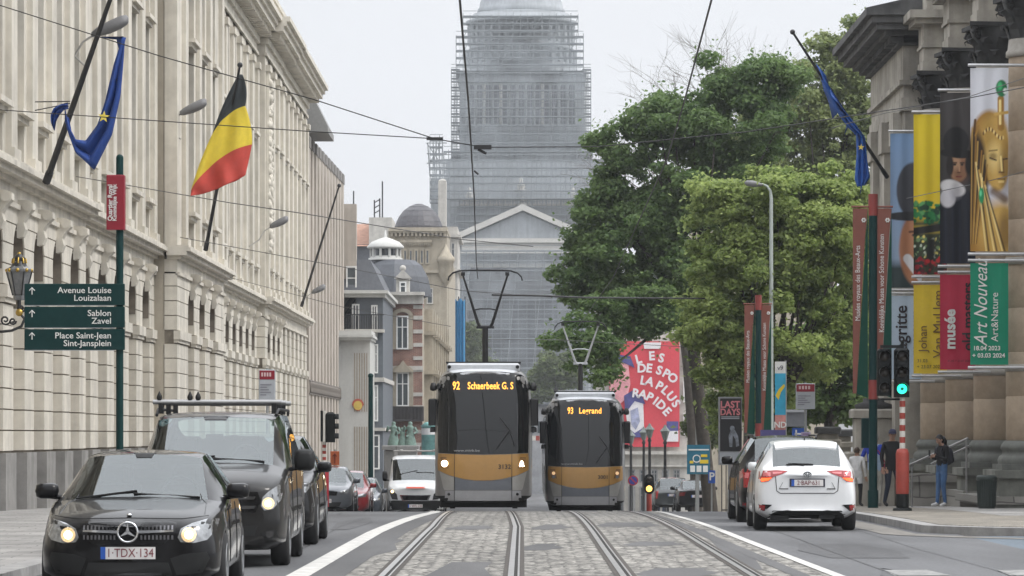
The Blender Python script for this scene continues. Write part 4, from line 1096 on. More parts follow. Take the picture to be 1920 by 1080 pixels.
# main portico block
b = MB()
b.box(px(842), px(1118), D0, D0 + 40, ZB, pz(450))
b.box(px(806), px(1160), D0 + 6, D0 + 50, ZB, pz(330))
b.box(px(832), px(1136), D0 + 14, D0 + 50, pz(330), pz(288))
b.build('main_block', PST, pj, True)
b = MB()                                             # great recessed doorway behind the portico
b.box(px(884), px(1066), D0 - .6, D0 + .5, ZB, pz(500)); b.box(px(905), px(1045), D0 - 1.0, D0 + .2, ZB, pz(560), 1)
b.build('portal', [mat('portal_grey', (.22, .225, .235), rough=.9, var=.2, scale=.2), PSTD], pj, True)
for xx in (862, 1088):
    b = MB()
    for k in range(2):
        c_ = (px(xx + k * 20 - 10), D0 - 1.2, 0)
        b.lathe(c_, [(1.0, ZB), (1.0, pz(760)), (.85, pz(750)), (.75, pz(520)), (1.0, pz(505)), (1.05, pz(500))], 12)
    b.build('portico_column', PST, pj, True)
b = MB()                                             # entablature and pediment
for (y0, y1, o, x0, x1) in ((448, 456, 2.2, 862, 1096), (456, 470, 1.6, 866, 1092), (470, 476, 2.0, 864, 1094), (495, 502, 1.2, 868, 1090)):
    b.box(px(x0), px(x1), D0 - o, D0 + 1, pz(y1), pz(y0))
b.build('entablature', PLIGHT, pj, True)
b = MB()
b.prism([P(866, 448, D0 - 1.2), P(1094, 448, D0 - 1.2), P(980, 398, D0 - 1.2)], (0, 3, 0), 0)
for xa, ya, xb, yb in ((858, 448, 980, 394), (1102, 448, 980, 394)):
    p0, p1 = P(xa, ya, D0 - 2.4), P(xb, yb, D0 - 2.4)
    b.prism([p0, p1, p1 + Vector((0, 0, 1.1)), p0 + Vector((0, 0, 1.1))], (0, 2.5, 0), 1)
b.lathe((px(980), D0 - .5, 0), [(1.3, pz(394)), (1.0, pz(388)), (1.1, pz(384)), (.5, pz(380)), (.6, pz(374)), (0, pz(368))], 10, 1)
b.build('pediment', [PST, PLIGHT], pj, True)
b = MB()                                             # attic with balustrade
for k in range(40): b.box(px(868 + k * 5.6), px(870.6 + k * 5.6), D0 - .3, D0 + .2, pz(382), pz(374))
b.box(px(860), px(1100), D0 - .5, D0 + .4, pz(374), pz(371)); b.box(px(860), px(1100), D0 - .5, D0 + .4, pz(386), pz(382))
bw = MB(); bw.box(px(858), px(1102), D0 - .2, D0 + 6, pz(450), pz(386)); bw.build('attic', PST, pj, True)
b.build('balustrade', PLIGHT, pj, True)
for x_, y_ in ((880, 364), (977, 345), (1075, 364)):
    b = MB(); b.lathe((px(x_), D0 + 4, 0), [(1.2, pz(y_ + 12)), (1.4, pz(y_ + 9)), (.5, pz(y_ + 7)), (.8, pz(y_ + 2)), (.5, pz(y_ - 5)), (.28, pz(y_ - 8)), (.35, pz(y_ - 13)), (0, pz(y_ - 16))], 10)
    b.build('statue', PLIGHT, pj, True)
# square tower storey with its columns
b = MB()
yf = D0 + 18
def pyb(x0, x1, y0, y1, o=0.0, dep=24, m=0): b.box(PX(x0, yf), PX(x1, yf), yf - o, yf + dep, PZ(y1, yf), PZ(y0, yf), m)
pyb(862, 1096, 140, 300)
pyb(856, 1100, 133, 140, 1.0); pyb(858, 1098, 146, 152, .6); pyb(858, 1098, 234, 246, .8); pyb(862, 1096, 262, 266, .5); pyb(846, 1112, 285, 292, 1.5)
b.build('tower', PST, pj, True)
for k in range(13):
    x_ = 884 + k * 15.6
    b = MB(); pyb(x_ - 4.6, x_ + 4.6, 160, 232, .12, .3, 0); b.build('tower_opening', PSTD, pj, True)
for k in range(14):
    x_ = 876.2 + k * 15.6; lt = k in (4, 9, 2)
    b = MB(); r0 = 2.9 * yf / F
    b.lathe((PX(x_, yf), yf - .35, 0), [(r0 * 1.2, PZ(234, yf)), (r0 * 1.2, PZ(231, yf)), (r0, PZ(229, yf)), (r0 * .9, PZ(166, yf)), (r0 * 1.3, PZ(161, yf)), (r0 * 1.3, PZ(158, yf))], 10)
    b.build('tower_column', PLIGHT if lt else PST, pj, True)
# round drum, upper drum and the rim of the dome
cx, cy = PX(977, yf), yf + 12
def rr(px_): return px_ * yf / F
b = MB()
b.lathe((cx, cy, 0), [(rr(104), PZ(140, yf)), (rr(104), PZ(112, yf)), (rr(100), PZ(110, yf)), (rr(96), PZ(84, yf)), (rr(99), PZ(82, yf)), (rr(99), PZ(76, yf)), (rr(92), PZ(74, yf)),
                      (rr(92), PZ(36, yf)), (rr(104), PZ(34, yf)), (rr(106), PZ(28, yf)), (rr(96), PZ(26, yf)), (rr(92), PZ(14, yf)), (rr(0), PZ(13, yf))], 40)
b.build('drum', PST, pj, True)
for lvl, (ya, yb, n_, rp) in enumerate(((38, 72, 32, 99), (84, 110, 32, 103))):
    for k in range(n_):
        a = 2 * math.pi * k / n_
        if math.sin(a) > .25: continue
        b = MB(); q = (cx + rr(rp) * math.cos(a), cy + rr(rp) * math.sin(a), 0)
        b.lathe(q, [(.42, PZ(yb, yf)), (.36, PZ(yb - 3, yf)), (.32, PZ(ya + 4, yf)), (.48, PZ(ya, yf))], 8); b.build('drum_column', PST, pj, True)
b = MB()
b.lathe((cx, cy, 0), [(rr(82), PZ(16, yf)), (rr(84), PZ(12, yf)), (rr(83), PZ(4, yf)), (rr(80), PZ(2, yf)), (rr(78), PZ(-10, yf)), (rr(60), PZ(-45, yf)), (rr(30), PZ(-70, yf)), (0, PZ(-80, yf))], 40)
b.build('dome', PST, pj, True)
# scaffolding: one thing, its tiers are its parts
sc_ = thing('courthouse_scaffolding', 'grey pole and plank scaffolding with netting wrapped around the courthouse tower', 'scaffolding', (0, D0 - 4, ZB))
def scaffold(x0, x1, y0, y1, yy, dx, dy, r=.05, dep=1.6, jit=0):
    b = MB()
    n_ = int((x1 - x0) / dx)
    for k in range(n_ + 1):
        x_ = x0 + (x1 - x0) * k / n_
        for q in (0, dep): b.box(PX(x_, yy) - r, PX(x_, yy) + r, yy + q - r, yy + q + r, PZ(y1, yy), PZ(y0 - rnd.random() * jit, yy), 0)
    m_ = int((y1 - y0) / dy)
    for k in range(m_ + 1):
        y_ = y0 + (y1 - y0) * k / m_
        b.box(PX(x0, yy), PX(x1, yy), yy, yy + dep, PZ(y_, yy) - .12, PZ(y_, yy) + .1, 1)
        b.box(PX(x0, yy), PX(x1, yy), yy - .05, yy + .05, PZ(y_, yy) + .9, PZ(y_, yy) + 1.0, 0)
    for k in range(0, n_, 3):
        p0 = Vector((PX(x0 + (x1 - x0) * k / n_, yy), yy - .08, PZ(y1, yy))); p1 = Vector((PX(x0 + (x1 - x0) * min(n_, k + 2) / n_, yy), yy - .08, PZ(y0, yy)))
        b.tube([p0, p1], .05, 4)
    b.build('scaffold_tier', [POLE, PLANK], sc_, True)
yt = yf - 4
scaffold(846, 1108, 136, 300, yt, 8.6, 15.5, jit=8)
scaffold(846, 862, 130, 296, yt + 8, 5, 15.5); scaffold(1092, 1108, 130, 296, yt + 8, 5, 15.5)
scaffold(855, 1094, 68, 134, yt + 3, 13, 13, jit=10)
scaffold(868, 1084, 30, 70, yt + 4, 13, 13, jit=7)
scaffold(806, 1160, 300, 372, D0 - 2.4, 9, 14, jit=6)
scaffold(844, 1116, 374, 470, D0 - 1.0, 9, 13, dep=.7)
scaffold(832, 1136, 284, 330, D0 + 8, 9, 13, jit=4)
scaffold(842, 1118, 470, 800, D0 - 5, 16, 18, r=.05)
scaffold(806, 830, 262, 380, D0 + 2, 6, 13, jit=10)
NETA = bpy.data.materials.new('scaffold_mesh_net'); NETA.use_nodes = True       # open weave netting
n = NETA.node_tree; bsd = n.nodes['Principled BSDF']; bsd.inputs['Base Color'].default_value = (.40, .44, .47, 1); bsd.inputs['Roughness'].default_value = .9
tr_ = n.nodes.new('ShaderNodeBsdfTransparent'); ms_ = n.nodes.new('ShaderNodeMixShader')
t_ = n.nodes.new('ShaderNodeTexCoord'); q_ = n.nodes.new('ShaderNodeTexNoise'); q_.inputs['Scale'].default_value = .25; q_.inputs['Detail'].default_value = 6
n.links.new(t_.outputs['Object'], q_.inputs['Vector'])
r_ = n.nodes.new('ShaderNodeMapRange'); r_.inputs['From Min'].default_value = .3; r_.inputs['From Max'].default_value = .7; r_.inputs['To Min'].default_value = .06; r_.inputs['To Max'].default_value = .36
n.links.new(q_.outputs['Fac'], r_.inputs['Value']); n.links.new(r_.outputs[0], ms_.inputs[0])
n.links.new(tr_.outputs[0], ms_.inputs[1]); n.links.new(bsd.outputs[0], ms_.inputs[2]); n.links.new(ms_.outputs[0], n.nodes['Material Output'].inputs['Surface'])
def net(x0, x1, y0, y1, yy):
    b = MB(); k_ = 30; vs = []; fs = []
    for k in range(k_ + 1):
        x_ = PX(x0 + (x1 - x0) * k / k_, yy); o = .15 * math.sin(k * 2.1)
        vs += [(x_, yy + o, PZ(y1, yy)), (x_, yy + o, PZ(y0, yy))]
    for k in range(k_): fs.append((2 * k, 2 * k + 2, 2 * k + 3, 2 * k + 1))
    b.add(vs, fs, 0, True); b.build('netting', NETA, sc_, True)
net(842, 1118, 466, 800, D0 - 5.3); net(810, 1156, 300, 372, D0 - 2.7); net(862, 1096, 136, 300, yt - .3); net(860, 1090, 70, 134, yt + 2.7)
# the derrick on the left of the tower base
b = MB()
for x_ in (802, 812, 822): b.tube([P(x_, 268, D0 + 5), P(x_ + 4, 330, D0 + 5)], .1, 4)
for y_ in (268, 288, 306): b.tube([P(800, y_, D0 + 5), P(838, y_, D0 + 5)], .1, 4)
b.tube([P(800, 268, D0 + 5), P(826, 306, D0 + 5)], .08, 4); b.tube([P(826, 268, D0 + 5), P(806, 306, D0 + 5)], .08, 4)
b.build('hoist_frame', POLE, sc_, True)
# ------------------------------------------------------------------ vehicles
BLACKP = mat('black_car_paint', (.004, .004, .005), rough=.35, var=.05, spec=.1, coat=.75)
DGREYP = mat('dark_grey_car_paint', (.016, .0155, .0155), rough=.35, metal=.3, var=.05, spec=.2, coat=.7)
SILVERP = mat('grey_car_paint', (.11, .12, .135), rough=.3, metal=.4, var=.05, coat=.9)
WHITEP = mat('white_car_paint', (.72, .73, .74), rough=.3, var=.03, coat=.8)
REDP = mat('red_car_paint', (.25, .02, .025), rough=.3, var=.05, coat=.9)
def glass_mat(name, tint, ior, base):
    m = bpy.data.materials.new(name); m.use_nodes = True; n = m.node_tree; n.nodes.clear()
    o = n.nodes.new('ShaderNodeOutputMaterial'); tr = n.nodes.new('ShaderNodeBsdfTransparent'); tr.inputs['Color'].default_value = (*tint, 1)
    gl = n.nodes.new('ShaderNodeBsdfGlossy'); gl.inputs['Roughness'].default_value = .015; gl.inputs['Color'].default_value = (.92, .97, .98, 1)
    fr = n.nodes.new('ShaderNodeFresnel'); fr.inputs['IOR'].default_value = ior
    ge = n.nodes.new('ShaderNodeNewGeometry'); 
    a = n.nodes.new('ShaderNodeMath'); a.operation = 'ADD'; a.inputs[1].default_value = base; a.use_clamp = True
    n.links.new(fr.outputs[0], a.inputs[0]); mx_ = n.nodes.new('ShaderNodeMixShader'); n.links.new(a.outputs[0], mx_.inputs[0])
    n.links.new(tr.outputs[0], mx_.inputs[1]); n.links.new(gl.outputs[0], mx_.inputs[2]); n.links.new(mx_.outputs[0], o.inputs['Surface'])
    MATS[name] = m; return m
BLACKP.node_tree.nodes['Principled BSDF'].inputs['Coat IOR'].default_value = 1.36
DGREYP.node_tree.nodes['Principled BSDF'].inputs['Coat IOR'].default_value = 1.4
CGLASS = glass_mat('car_glass', (.56, .66, .65), 1.65, .07)
SGLASS2 = glass_mat('car_side_glass', (.30, .34, .33), 1.45, .0)
SGLASS = mat('tinted_side_glass', (.008, .01, .011), rough=.03, var=.1, ior=1.6)
SEATM = mat('seat_fabric', (.022, .022, .024), rough=.9, var=.2)
def cabin(t, W, y0, zs, rear=True, wheel_side=1):
    """dashboard, steering wheel, seats and headrests behind the glass"""
    h = W / 2
    b = MB(); b.bbox(-h * .84, h * .84, y0 + .05, y0 + .55, zs - .35, zs + .02, .06); b.build('dashboard', SEATM, t)
    b = MB(); c = Vector((wheel_side * h * .40, y0 + .62, zs + .06))
    b.tube([c + Vector((.18 * math.cos(a), .06 * math.sin(a), .17 * math.sin(a))) for a in [q * math.pi / 10 for q in range(21)]], .016, 6); b.tube([c + Vector((-.17, 0, 0)), c + Vector((.17, 0, 0))], .02, 5); b.build('steering_wheel', SEATM, t)
    rows = [y0 + 1.15] + ([y0 + 2.0] if rear else [])
    for yy in rows:
        for s in (-1, 1):
            b = MB(); x = s * h * .42
            b.bbox(x - .23, x + .23, yy - .45, yy, zs - .6, zs - .42, .04)
            b.prism([(x - .22, yy, zs - .5), (x + .22, yy, zs - .5), (x + .20, yy + .16, zs + .14), (x - .20, yy + .16, zs + .14)], (0, .12, 0))
            b.bbox(x - .13, x + .13, yy + .15, yy + .25, zs + .17, zs + .34, .03); b.build('seat', SEATM, t)
    b = MB(); b.bbox(-.11, .11, y0 + .66, y0 + .70, zs + .30, zs + .37, .01); b.build('inside_mirror', BPLAST_, t)
BPLAST_ = mat('mirror_black', (.01, .01, .01), rough=.4)
RUBBER = mat('tyre_rubber', (.018, .018, .019), rough=.85, var=.2, scale=20)
ALLOY = mat('alloy_rim', (.32, .33, .34), rough=.35, metal=.9, var=.1)
BPLAST = mat('black_plastic', (.012, .0125, .013), rough=.55, var=.15, spec=.3)
GPLAST = mat('gloss_black', (.005, .005, .006), rough=.12, var=.1, spec=.35)
CHROME = mat('chrome', (.75, .76, .78), rough=.12, metal=1.0, var=.05)
PLATEW = mat('plate_white', (.70, .68, .67), rough=.4, var=.04)
PLATER = mat('plate_red_letters', (.16, .02, .03), rough=.5)
PLATEB = mat('plate_blue', (.02, .09, .40), rough=.4)
LAMPG = mat('lamp_glass', (.32, .33, .34), rough=.08, metal=.6, var=.35, scale=14)
LAMPD = mat('lamp_housing', (.07, .07, .072), rough=.15, metal=.5, var=.3, scale=12)
LAMPON = mat('headlight_lit', (1, .8, .5), emit=(1.0, .78, .42), estr=6.0, var=0)
LAMPWARM = mat('headlight_reflector', (.75, .6, .4), rough=.12, metal=.8, emit=(1.0, .7, .35), estr=.55, var=.3, scale=16)
TAILR = mat('tail_red', (.30, .008, .01), rough=.12, var=.2, coat=.6)
TAILON = mat('tail_lit', (.9, .1, .03), emit=(1.0, .16, .04), estr=1.3, rough=.15, var=.1)
TAILPK = mat('tail_pink', (.62, .16, .17), rough=.1, var=.1, coat=.6)
GALVD = mat('grille_silver', (.16, .16, .17), rough=.3, metal=.7)
UNDER = mat('underbody', (.012, .012, .012), rough=.9)

DIRS = {'F': (Vector((0, 1, 0)), 0, 2), 'B': (Vector((0, -1, 0)), 0, 2), 'L': (Vector((1, 0, 0)), 1, 2), 'R': (Vector((-1, 0, 0)), 1, 2), 'T': (Vector((0, 0, -1)), 0, 1)}
def project(bvh, d, a, b_, base=0.0):
    v, i, j = DIRS[d]
    o = -v * 30.0; o[i] = a; o[j] = b_
    if d in 'FB': pass
    hit = bvh.ray_cast(o, v)
    if hit[0] is None:
        near = bvh.find_nearest(Vector([o[k] if k in (i, j) else base for k in range(3)]))
        p = near[0]
        return Vector([o[k] if k in (i, j) else p[k] for k in range(3)])
    return hit[0]
def decal(bvh, poly, d, m, parent, name, off=.006, step=.08, base=0.0, thick=.012):
    """a panel with the given outline, laid onto a curved body from direction d (F: from the front)"""
    v, i, j = DIRS[d]
    bm = bmesh.new()
    vs = []
    for a, b_ in poly:
        co = [0, 0, 0]; co[i] = a; co[j] = b_; vs.append(bm.verts.new(co))
    bm.faces.new(vs)
    bmesh.ops.triangulate(bm, faces=bm.faces[:])
    for ax, k in ((i, 0), (j, 1)):
        lo = min(p[k] for p in poly); hi = max(p[k] for p in poly)
        n = int((hi - lo) / step)
        for q in range(1, n + 1):
            co = [0, 0, 0]; co[ax] = lo + (hi - lo) * q / (n + 1); no = [0, 0, 0]; no[ax] = 1
            bmesh.ops.bisect_plane(bm, geom=bm.verts[:] + bm.edges[:] + bm.faces[:], plane_co=co, plane_no=no)
    for p in bm.verts:
        h = project(bvh, d, p.co[i], p.co[j], base)
        p.co = h - v * off
    be = [e for e in bm.edges if len(e.link_faces) == 1]
    ret = bmesh.ops.extrude_edge_only(bm, edges=be)
    for q in ret['geom']:
        if isinstance(q, bmesh.types.BMVert): q.co += v * (off + thick)
    for f in bm.faces: f.smooth = True
    bmesh.ops.recalc_face_normals(bm, faces=bm.faces[:])
    # face towards the viewer
    fl = sum(f.normal.dot(v) * f.calc_area() for f in bm.faces)
    if fl > 0: bmesh.ops.reverse_faces(bm, faces=bm.faces[:])
    me = bpy.data.meshes.new(name); bm.to_mesh(me); bm.free()
    me.materials.append(m)
    if hasattr(me, 'set_sharp_from_angle'): me.set_sharp_from_angle(angle=R(40))
    return link_mesh(name, me, parent)
def text_on(bvh, txt, c, size, d, m, parent, off=.016, name='lettering', flip=False, **kw):
    """lettering laid on a body; c is its centre in the projection plane"""
    v, i, j = DIRS[d]
    me = text_mesh(txt, size, ext=.0, **kw)
    sgn = {'F': 1, 'B': -1, 'L': -1, 'R': 1, 'T': 1}[d]
    for p in me.vertices:
        h = project(bvh, d, c[0] + sgn * p.co.x, c[1] + p.co.y)
        p.co = h - v * off
    me.materials.append(m)
    return link_mesh(name, me, parent)
def mirror(poly): return [(-a, b_) for a, b_ in reversed(poly)]
def cage(stations, tags, crease_ring=None, crease_st=None, levels=2, caps=(0, 0), mats=None, parent=None, names=None):
    """smooth body from half rings (x,y,z) mirrored left-right; tags (i, j) -> material slot; returns BVH of the smooth body"""
    k = len(stations[0]); bm = bmesh.new(); Rr = []; L = []
    for st in stations:
        r_, l_ = [], []
        for p in st:
            a = bm.verts.new(p); r_.append(a)
            l_.append(a if abs(p[0]) < 1e-6 else bm.verts.new((-p[0], p[1], p[2])))
        Rr.append(r_); L.append(l_)
    cl_ = bm.edges.layers.float.new('crease_edge')
    def face(vs, m):
        u = []
        for q in vs:
            if q not in u: u.append(q)
        if len(u) >= 3:
            f = bm.faces.new(u); f.material_index = m; f.smooth = True
    for i in range(len(stations) - 1):
        for j in range(k - 1):
            m = tags.get((i, j), 0)
            face([Rr[i][j], Rr[i][j + 1], Rr[i + 1][j + 1], Rr[i + 1][j]], m)
            face([L[i][j + 1], L[i][j], L[i + 1][j], L[i + 1][j + 1]], m)
    for i, m in ((0, caps[0]), (len(stations) - 1, caps[1])):
        for j in range(k - 1): face([Rr[i][j], L[i][j], L[i][j + 1], Rr[i][j + 1]], m)
    bm.edges.ensure_lookup_table()
    def cr(a, b_, c):
        e = bm.edges.get((a, b_))
        if e: e[cl_] = max(e[cl_], c)
    for j, c in (crease_ring or {}).items():
        for i in range(len(stations) - 1): cr(Rr[i][j], Rr[i + 1][j], c); cr(L[i][j], L[i + 1][j], c)
    for i, c in (crease_st or {}).items():
        for j in range(k - 1): cr(Rr[i][j], Rr[i][j + 1], c); cr(L[i][j], L[i][j + 1], c)
    bmesh.ops.recalc_face_normals(bm, faces=bm.faces[:])
    me = bpy.data.meshes.new('cage'); bm.to_mesh(me); bm.free()
    o = bpy.data.objects.new('cage', me); C.objects.link(o)
    md = o.modifiers.new('s', 'SUBSURF'); md.levels = levels; md.render_levels = levels
    dg = bpy.context.evaluated_depsgraph_get()
    ev = o.evaluated_get(dg)
    m2 = bpy.data.meshes.new_from_object(ev)
    bpy.data.objects.remove(o); bpy.data.meshes.remove(me)
    n = len(m2.vertices); co = np.zeros(n * 3); m2.vertices.foreach_get('co', co); co = co.reshape(-1, 3)
    polys = [tuple(p.vertices) for p in m2.polygons]; mi = [p.material_index for p in m2.polygons]
    bvh = BVHTree.FromPolygons([Vector(c) for c in co], polys)
    for slot in sorted(set(mi)):
        idx = {}; fs = []
        for p, q in zip(polys, mi):
            if q != slot: continue
            fs.append(tuple(idx.setdefault(v, len(idx)) for v in p))
        vs = [tuple(co[v]) for v in idx]
        if names[slot] == 'side_window':
            for sg_ in (1, -1):
                ii = {}; ff = []
                for f_ in fs:
                    if vs[f_[0]][0] * sg_ > 0: ff.append(tuple(ii.setdefault(v, len(ii)) for v in f_))
                pm = bpy.data.meshes.new('side_window'); pm.from_pydata([vs[v] for v in ii], [], ff); pm.materials.append(mats[slot])
                for p in pm.polygons: p.use_smooth = True
                pm.update(); link_mesh('side_window', pm, parent)
            continue
        pm = bpy.data.meshes.new(names[slot]); pm.from_pydata(vs, [], fs); pm.materials.append(mats[slot])
        for p in pm.polygons: p.use_smooth = True
        pm.update(); link_mesh(names[slot], pm, parent)
    bpy.data.meshes.remove(m2)
    return bvh
def wheel(parent, x, y, r, wd, side, rim=ALLOY, spokes=7):
    t = MB(); s = side
    prof = [(r * .62, -wd / 2), (r * .93, -wd / 2), (r, -wd / 2 + .03), (r, wd / 2 - .03), (r * .93, wd / 2), (r * .62, wd / 2)]
    def lx(b, prof, m, n=28):
        vs = []; fs = []
        for rr_, xx in prof:
            for k in range(n):
                a = 2 * math.pi * k / n; vs.append((x + s * xx, y + rr_ * math.cos(a), r + rr_ * math.sin(a)))
        for i in range(len(prof) - 1):
            for k in range(n): fs.append((i * n + k, i * n + (k + 1) % n, (i + 1) * n + (k + 1) % n, (i + 1) * n + k))
        b.add(vs, fs, m, True)
    lx(t, prof, 0)
    w_ = t.build('wheel', RUBBER, parent)
    b = MB()
    lx(b, [(r * .62, wd / 2 - .01), (r * .66, wd / 2 + .002), (r * .60, wd / 2 + .004), (r * .57, wd / 2 - .05), (0.001, wd / 2 - .07)], 0)
    for k in range(spokes):
        a = 2 * math.pi * k / spokes; c_, s_ = math.cos(a), math.sin(a); hw = r * .07
        pts = [(r * .1, -hw), (r * .6, -hw * .8), (r * .6, hw * .8), (r * .1, hw)]
        b.prism([(x + s * (wd / 2 - .045), y + u * c_ - v * s_, r + u * s_ + v * c_) for u, v in pts], (s * .04, 0, 0))
    b.build('rim', rim, w_)
    return w_
def ring(zb, wl, zl, zm, wm, zt, wt, zr, wr, y, bow=0.0):
    """half ring: floor, sill, flank, belt, cant rail, roof; bow pulls the middle forward"""
    return [(0, y - bow, zb), (wl * .8, y - bow * .3, zb), (wl, y, zl), (wm, y, zm), (wt, y, zt), (wr, y - bow * .2, zr - .025), (wr * .55, y - bow * .8, zr), (0, y - bow, zr + .008)]
def car_body(parent, paint, keys, arches, ar, names=None, glassm=CGLASS, levels=2, ws=None, rw=None, sw=None, sideglass=SGLASS2, lower=None, bows=None, crease_st=None, roofm=None):
    """keys: y -> (zb, wl, zm, wm, zt, wt, zr, wr) ; arches: wheel centre positions ; ar: arch radius"""
    ks = sorted(keys)
    def at(y):
        if y <= ks[0]: return keys[ks[0]]
        for a, b_ in zip(ks, ks[1:]):
            if y <= b_:
                t = (y - a) / (b_ - a); return tuple(p + (q - p) * t for p, q in zip(keys[a], keys[b_]))
        return keys[ks[-1]]
    ys = set(ks); lift = {}
    for c in arches:
        for u, h in ((-1.12, 0), (-1.0, .45), (-.6, .88), (0, 1.08), (.6, .88), (1.0, .45), (1.12, 0)):
            yy = round(c + u * ar, 4)
            near = [k for k in ys if abs(k - yy) < .035 and k not in (ws or ()) and k not in (rw or ())]
            for k in near: ys.discard(k)
            ys.add(yy); lift[yy] = h * ar
    ys = sorted(ys); st = []
    for y in ys:
        zb, wl, zm, wm, zt, wt, zr, wr = at(y); h = lift.get(y, 0)
        z_axle = arches_z(ar)
        zl = zb + .1
        if h > 0:
            zz = max(zb, z_axle + h * .98 - ar * .02) if h > 0 else zb
            zl = max(zl, z_axle + h - .02); zb2 = zl - .03
        else: zb2 = zb
        zm2 = max(zm, zl + .03)
        bow = ip(bows, y) if bows else 0
        st.append(ring(zb2, wl, zl, zm2, wm, zt, wt, zr, wr, y, bow))
    tags = {}
    nm = ['body', 'underbody', 'windscreen', 'rear_window', 'side_window', 'roof', 'lower_cladding']
    for i, (a, b_) in enumerate(zip(ys, ys[1:])):
        tags[(i, 0)] = 1; tags[(i, 1)] = 6 if lower else 0
        if lower: tags[(i, 2)] = 0
        c = (a + b_) / 2
        if ws and ws[0] <= c <= ws[1]: tags[(i, 5)] = tags[(i, 6)] = 2
        if rw and rw[0] <= c <= rw[1]: tags[(i, 5)] = tags[(i, 6)] = 3
        if sw and sw[0] <= c <= sw[1]: tags[(i, 4)] = 4
        if roofm and ws and rw and ws[1] < c < rw[0]: tags[(i, 5)] = tags[(i, 6)] = 5
    cst = {}
    for i, y in enumerate(ys):
        if ws and (abs(y - ws[0]) < 1e-6 or abs(y - ws[1]) < 1e-6): cst[i] = .55
        if rw and (abs(y - rw[0]) < 1e-6 or abs(y - rw[1]) < 1e-6): cst[i] = .55
        if crease_st and y in crease_st: cst[i] = crease_st[y]
        if y in lift: cst[i] = .5
    return cage(st, tags, {1: .5, 2: .6, 4: .55, 5: .5}, cst, levels, (0, 0), [paint, UNDER, glassm, glassm, sideglass, roofm or paint, lower or paint], parent, nm)
def arches_z(ar): return ar - .05
def lit_lamp(bvh, parent, poly, d, lampc, r_0, on=True, side=1, house=LAMPG, base=0.0, lens=LAMPON):
    r_ = r_0 * .82
    h = decal(bvh, poly, d, house, parent, 'headlight', off=.008, step=.06, base=base)
    def disc(c, r0, m, nm, off):
        pl = [(c[0] + r0 * math.cos(a), c[1] + r0 * math.sin(a)) for a in [q * math.pi / 8 for q in range(16)]]
        return decal(bvh, pl, d, m, h, nm, off=off, step=.05, base=base, thick=.0)
    disc(lampc, r_ * 1.75, LAMPWARM if on else LAMPD, 'reflector', .012)
    disc(lampc, r_, lens if on else LAMPG, 'lens', .018)
    return h
def plate(bvh, parent, c, w_, h_, d, txt, red=True, base=0.0, blue=True, dy=0.0, bgm=None):
    x, z = c
    p = decal(bvh, [(x - w_ / 2, z - h_ / 2), (x + w_ / 2, z - h_ / 2), (x + w_ / 2, z + h_ / 2), (x - w_ / 2, z + h_ / 2)], d, bgm or PLATEW, parent, 'number_plate', off=.022, step=.3, base=base)
    sg = 1 if d == 'F' else -1
    if blue:
        x0 = x - sg * w_ / 2; x1 = x0 + sg * w_ * .09
        decal(bvh, [(min(x0, x1), z - h_ / 2), (max(x0, x1), z - h_ / 2), (max(x0, x1), z + h_ / 2), (min(x0, x1), z + h_ / 2)], d, PLATEB, p, 'country_band', off=.026, step=.3, base=base)
    text_on(bvh, txt, (x + sg * w_ * .04, z - h_ * .02), h_ * 1.02, d, PLATER if red else BPLAST, p, off=.032, sx=.84)
    return p
def mirrors(parent, m, x, y, z, fwd=-1, sz=(.24, .12, .16)):
    for s in (-1, 1):
        b = MB(); sx, sy, sz_ = sz
        pts = []
        vs = []; fs = []
        n = 10
        for k, (dy, sc) in enumerate(((-sy * .6, .55), (-sy * .45, .85), (0, 1.0), (sy * .5, .97))):
            for q in range(n):
                a = 2 * math.pi * q / n
                ca, sa = math.cos(a), math.sin(a)
                ex = math.copysign(abs(ca) ** .55, ca) * sx / 2 * sc; ez = math.copysign(abs(sa) ** .55, sa) * sz_ / 2 * sc
                vs.append((s * (x + sx / 2) + ex, y + dy, z + ez))
        for k in range(3):
            for q in range(n): fs.append((k * n + q, k * n + (q + 1) % n, (k + 1) * n + (q + 1) % n, (k + 1) * n + q))
        fs += [tuple(range(n - 1, -1, -1)), tuple(range(3 * n, 4 * n))]
        b.add(vs, fs, 0, True)
        b.tube([(s * (x - .06), y + .06, z - sz_ * .42), (s * (x + .08), y + .02, z - sz_ * .35)], .028, 6)
        b.build('wing_mirror', m, parent)

def seam(bvh, parent, pts, d, name='panel_gap', wd=.008, m=None, off=.003, base=0.0):
    b = MB(); v, i, j = DIRS[d]
    P_ = []
    for (a, c), (e, f) in zip(pts, pts[1:]):
        n = max(1, int(math.hypot(e - a, f - c) / .08))
        for q in range(n): P_.append((a + (e - a) * q / n, c + (f - c) * q / n))
    P_.append(pts[-1])
    b.tube([project(bvh, d, a, c, base) - v * off for a, c in P_], wd / 2, 5, cap=False)
    return b.build(name, m or UNDER, parent)

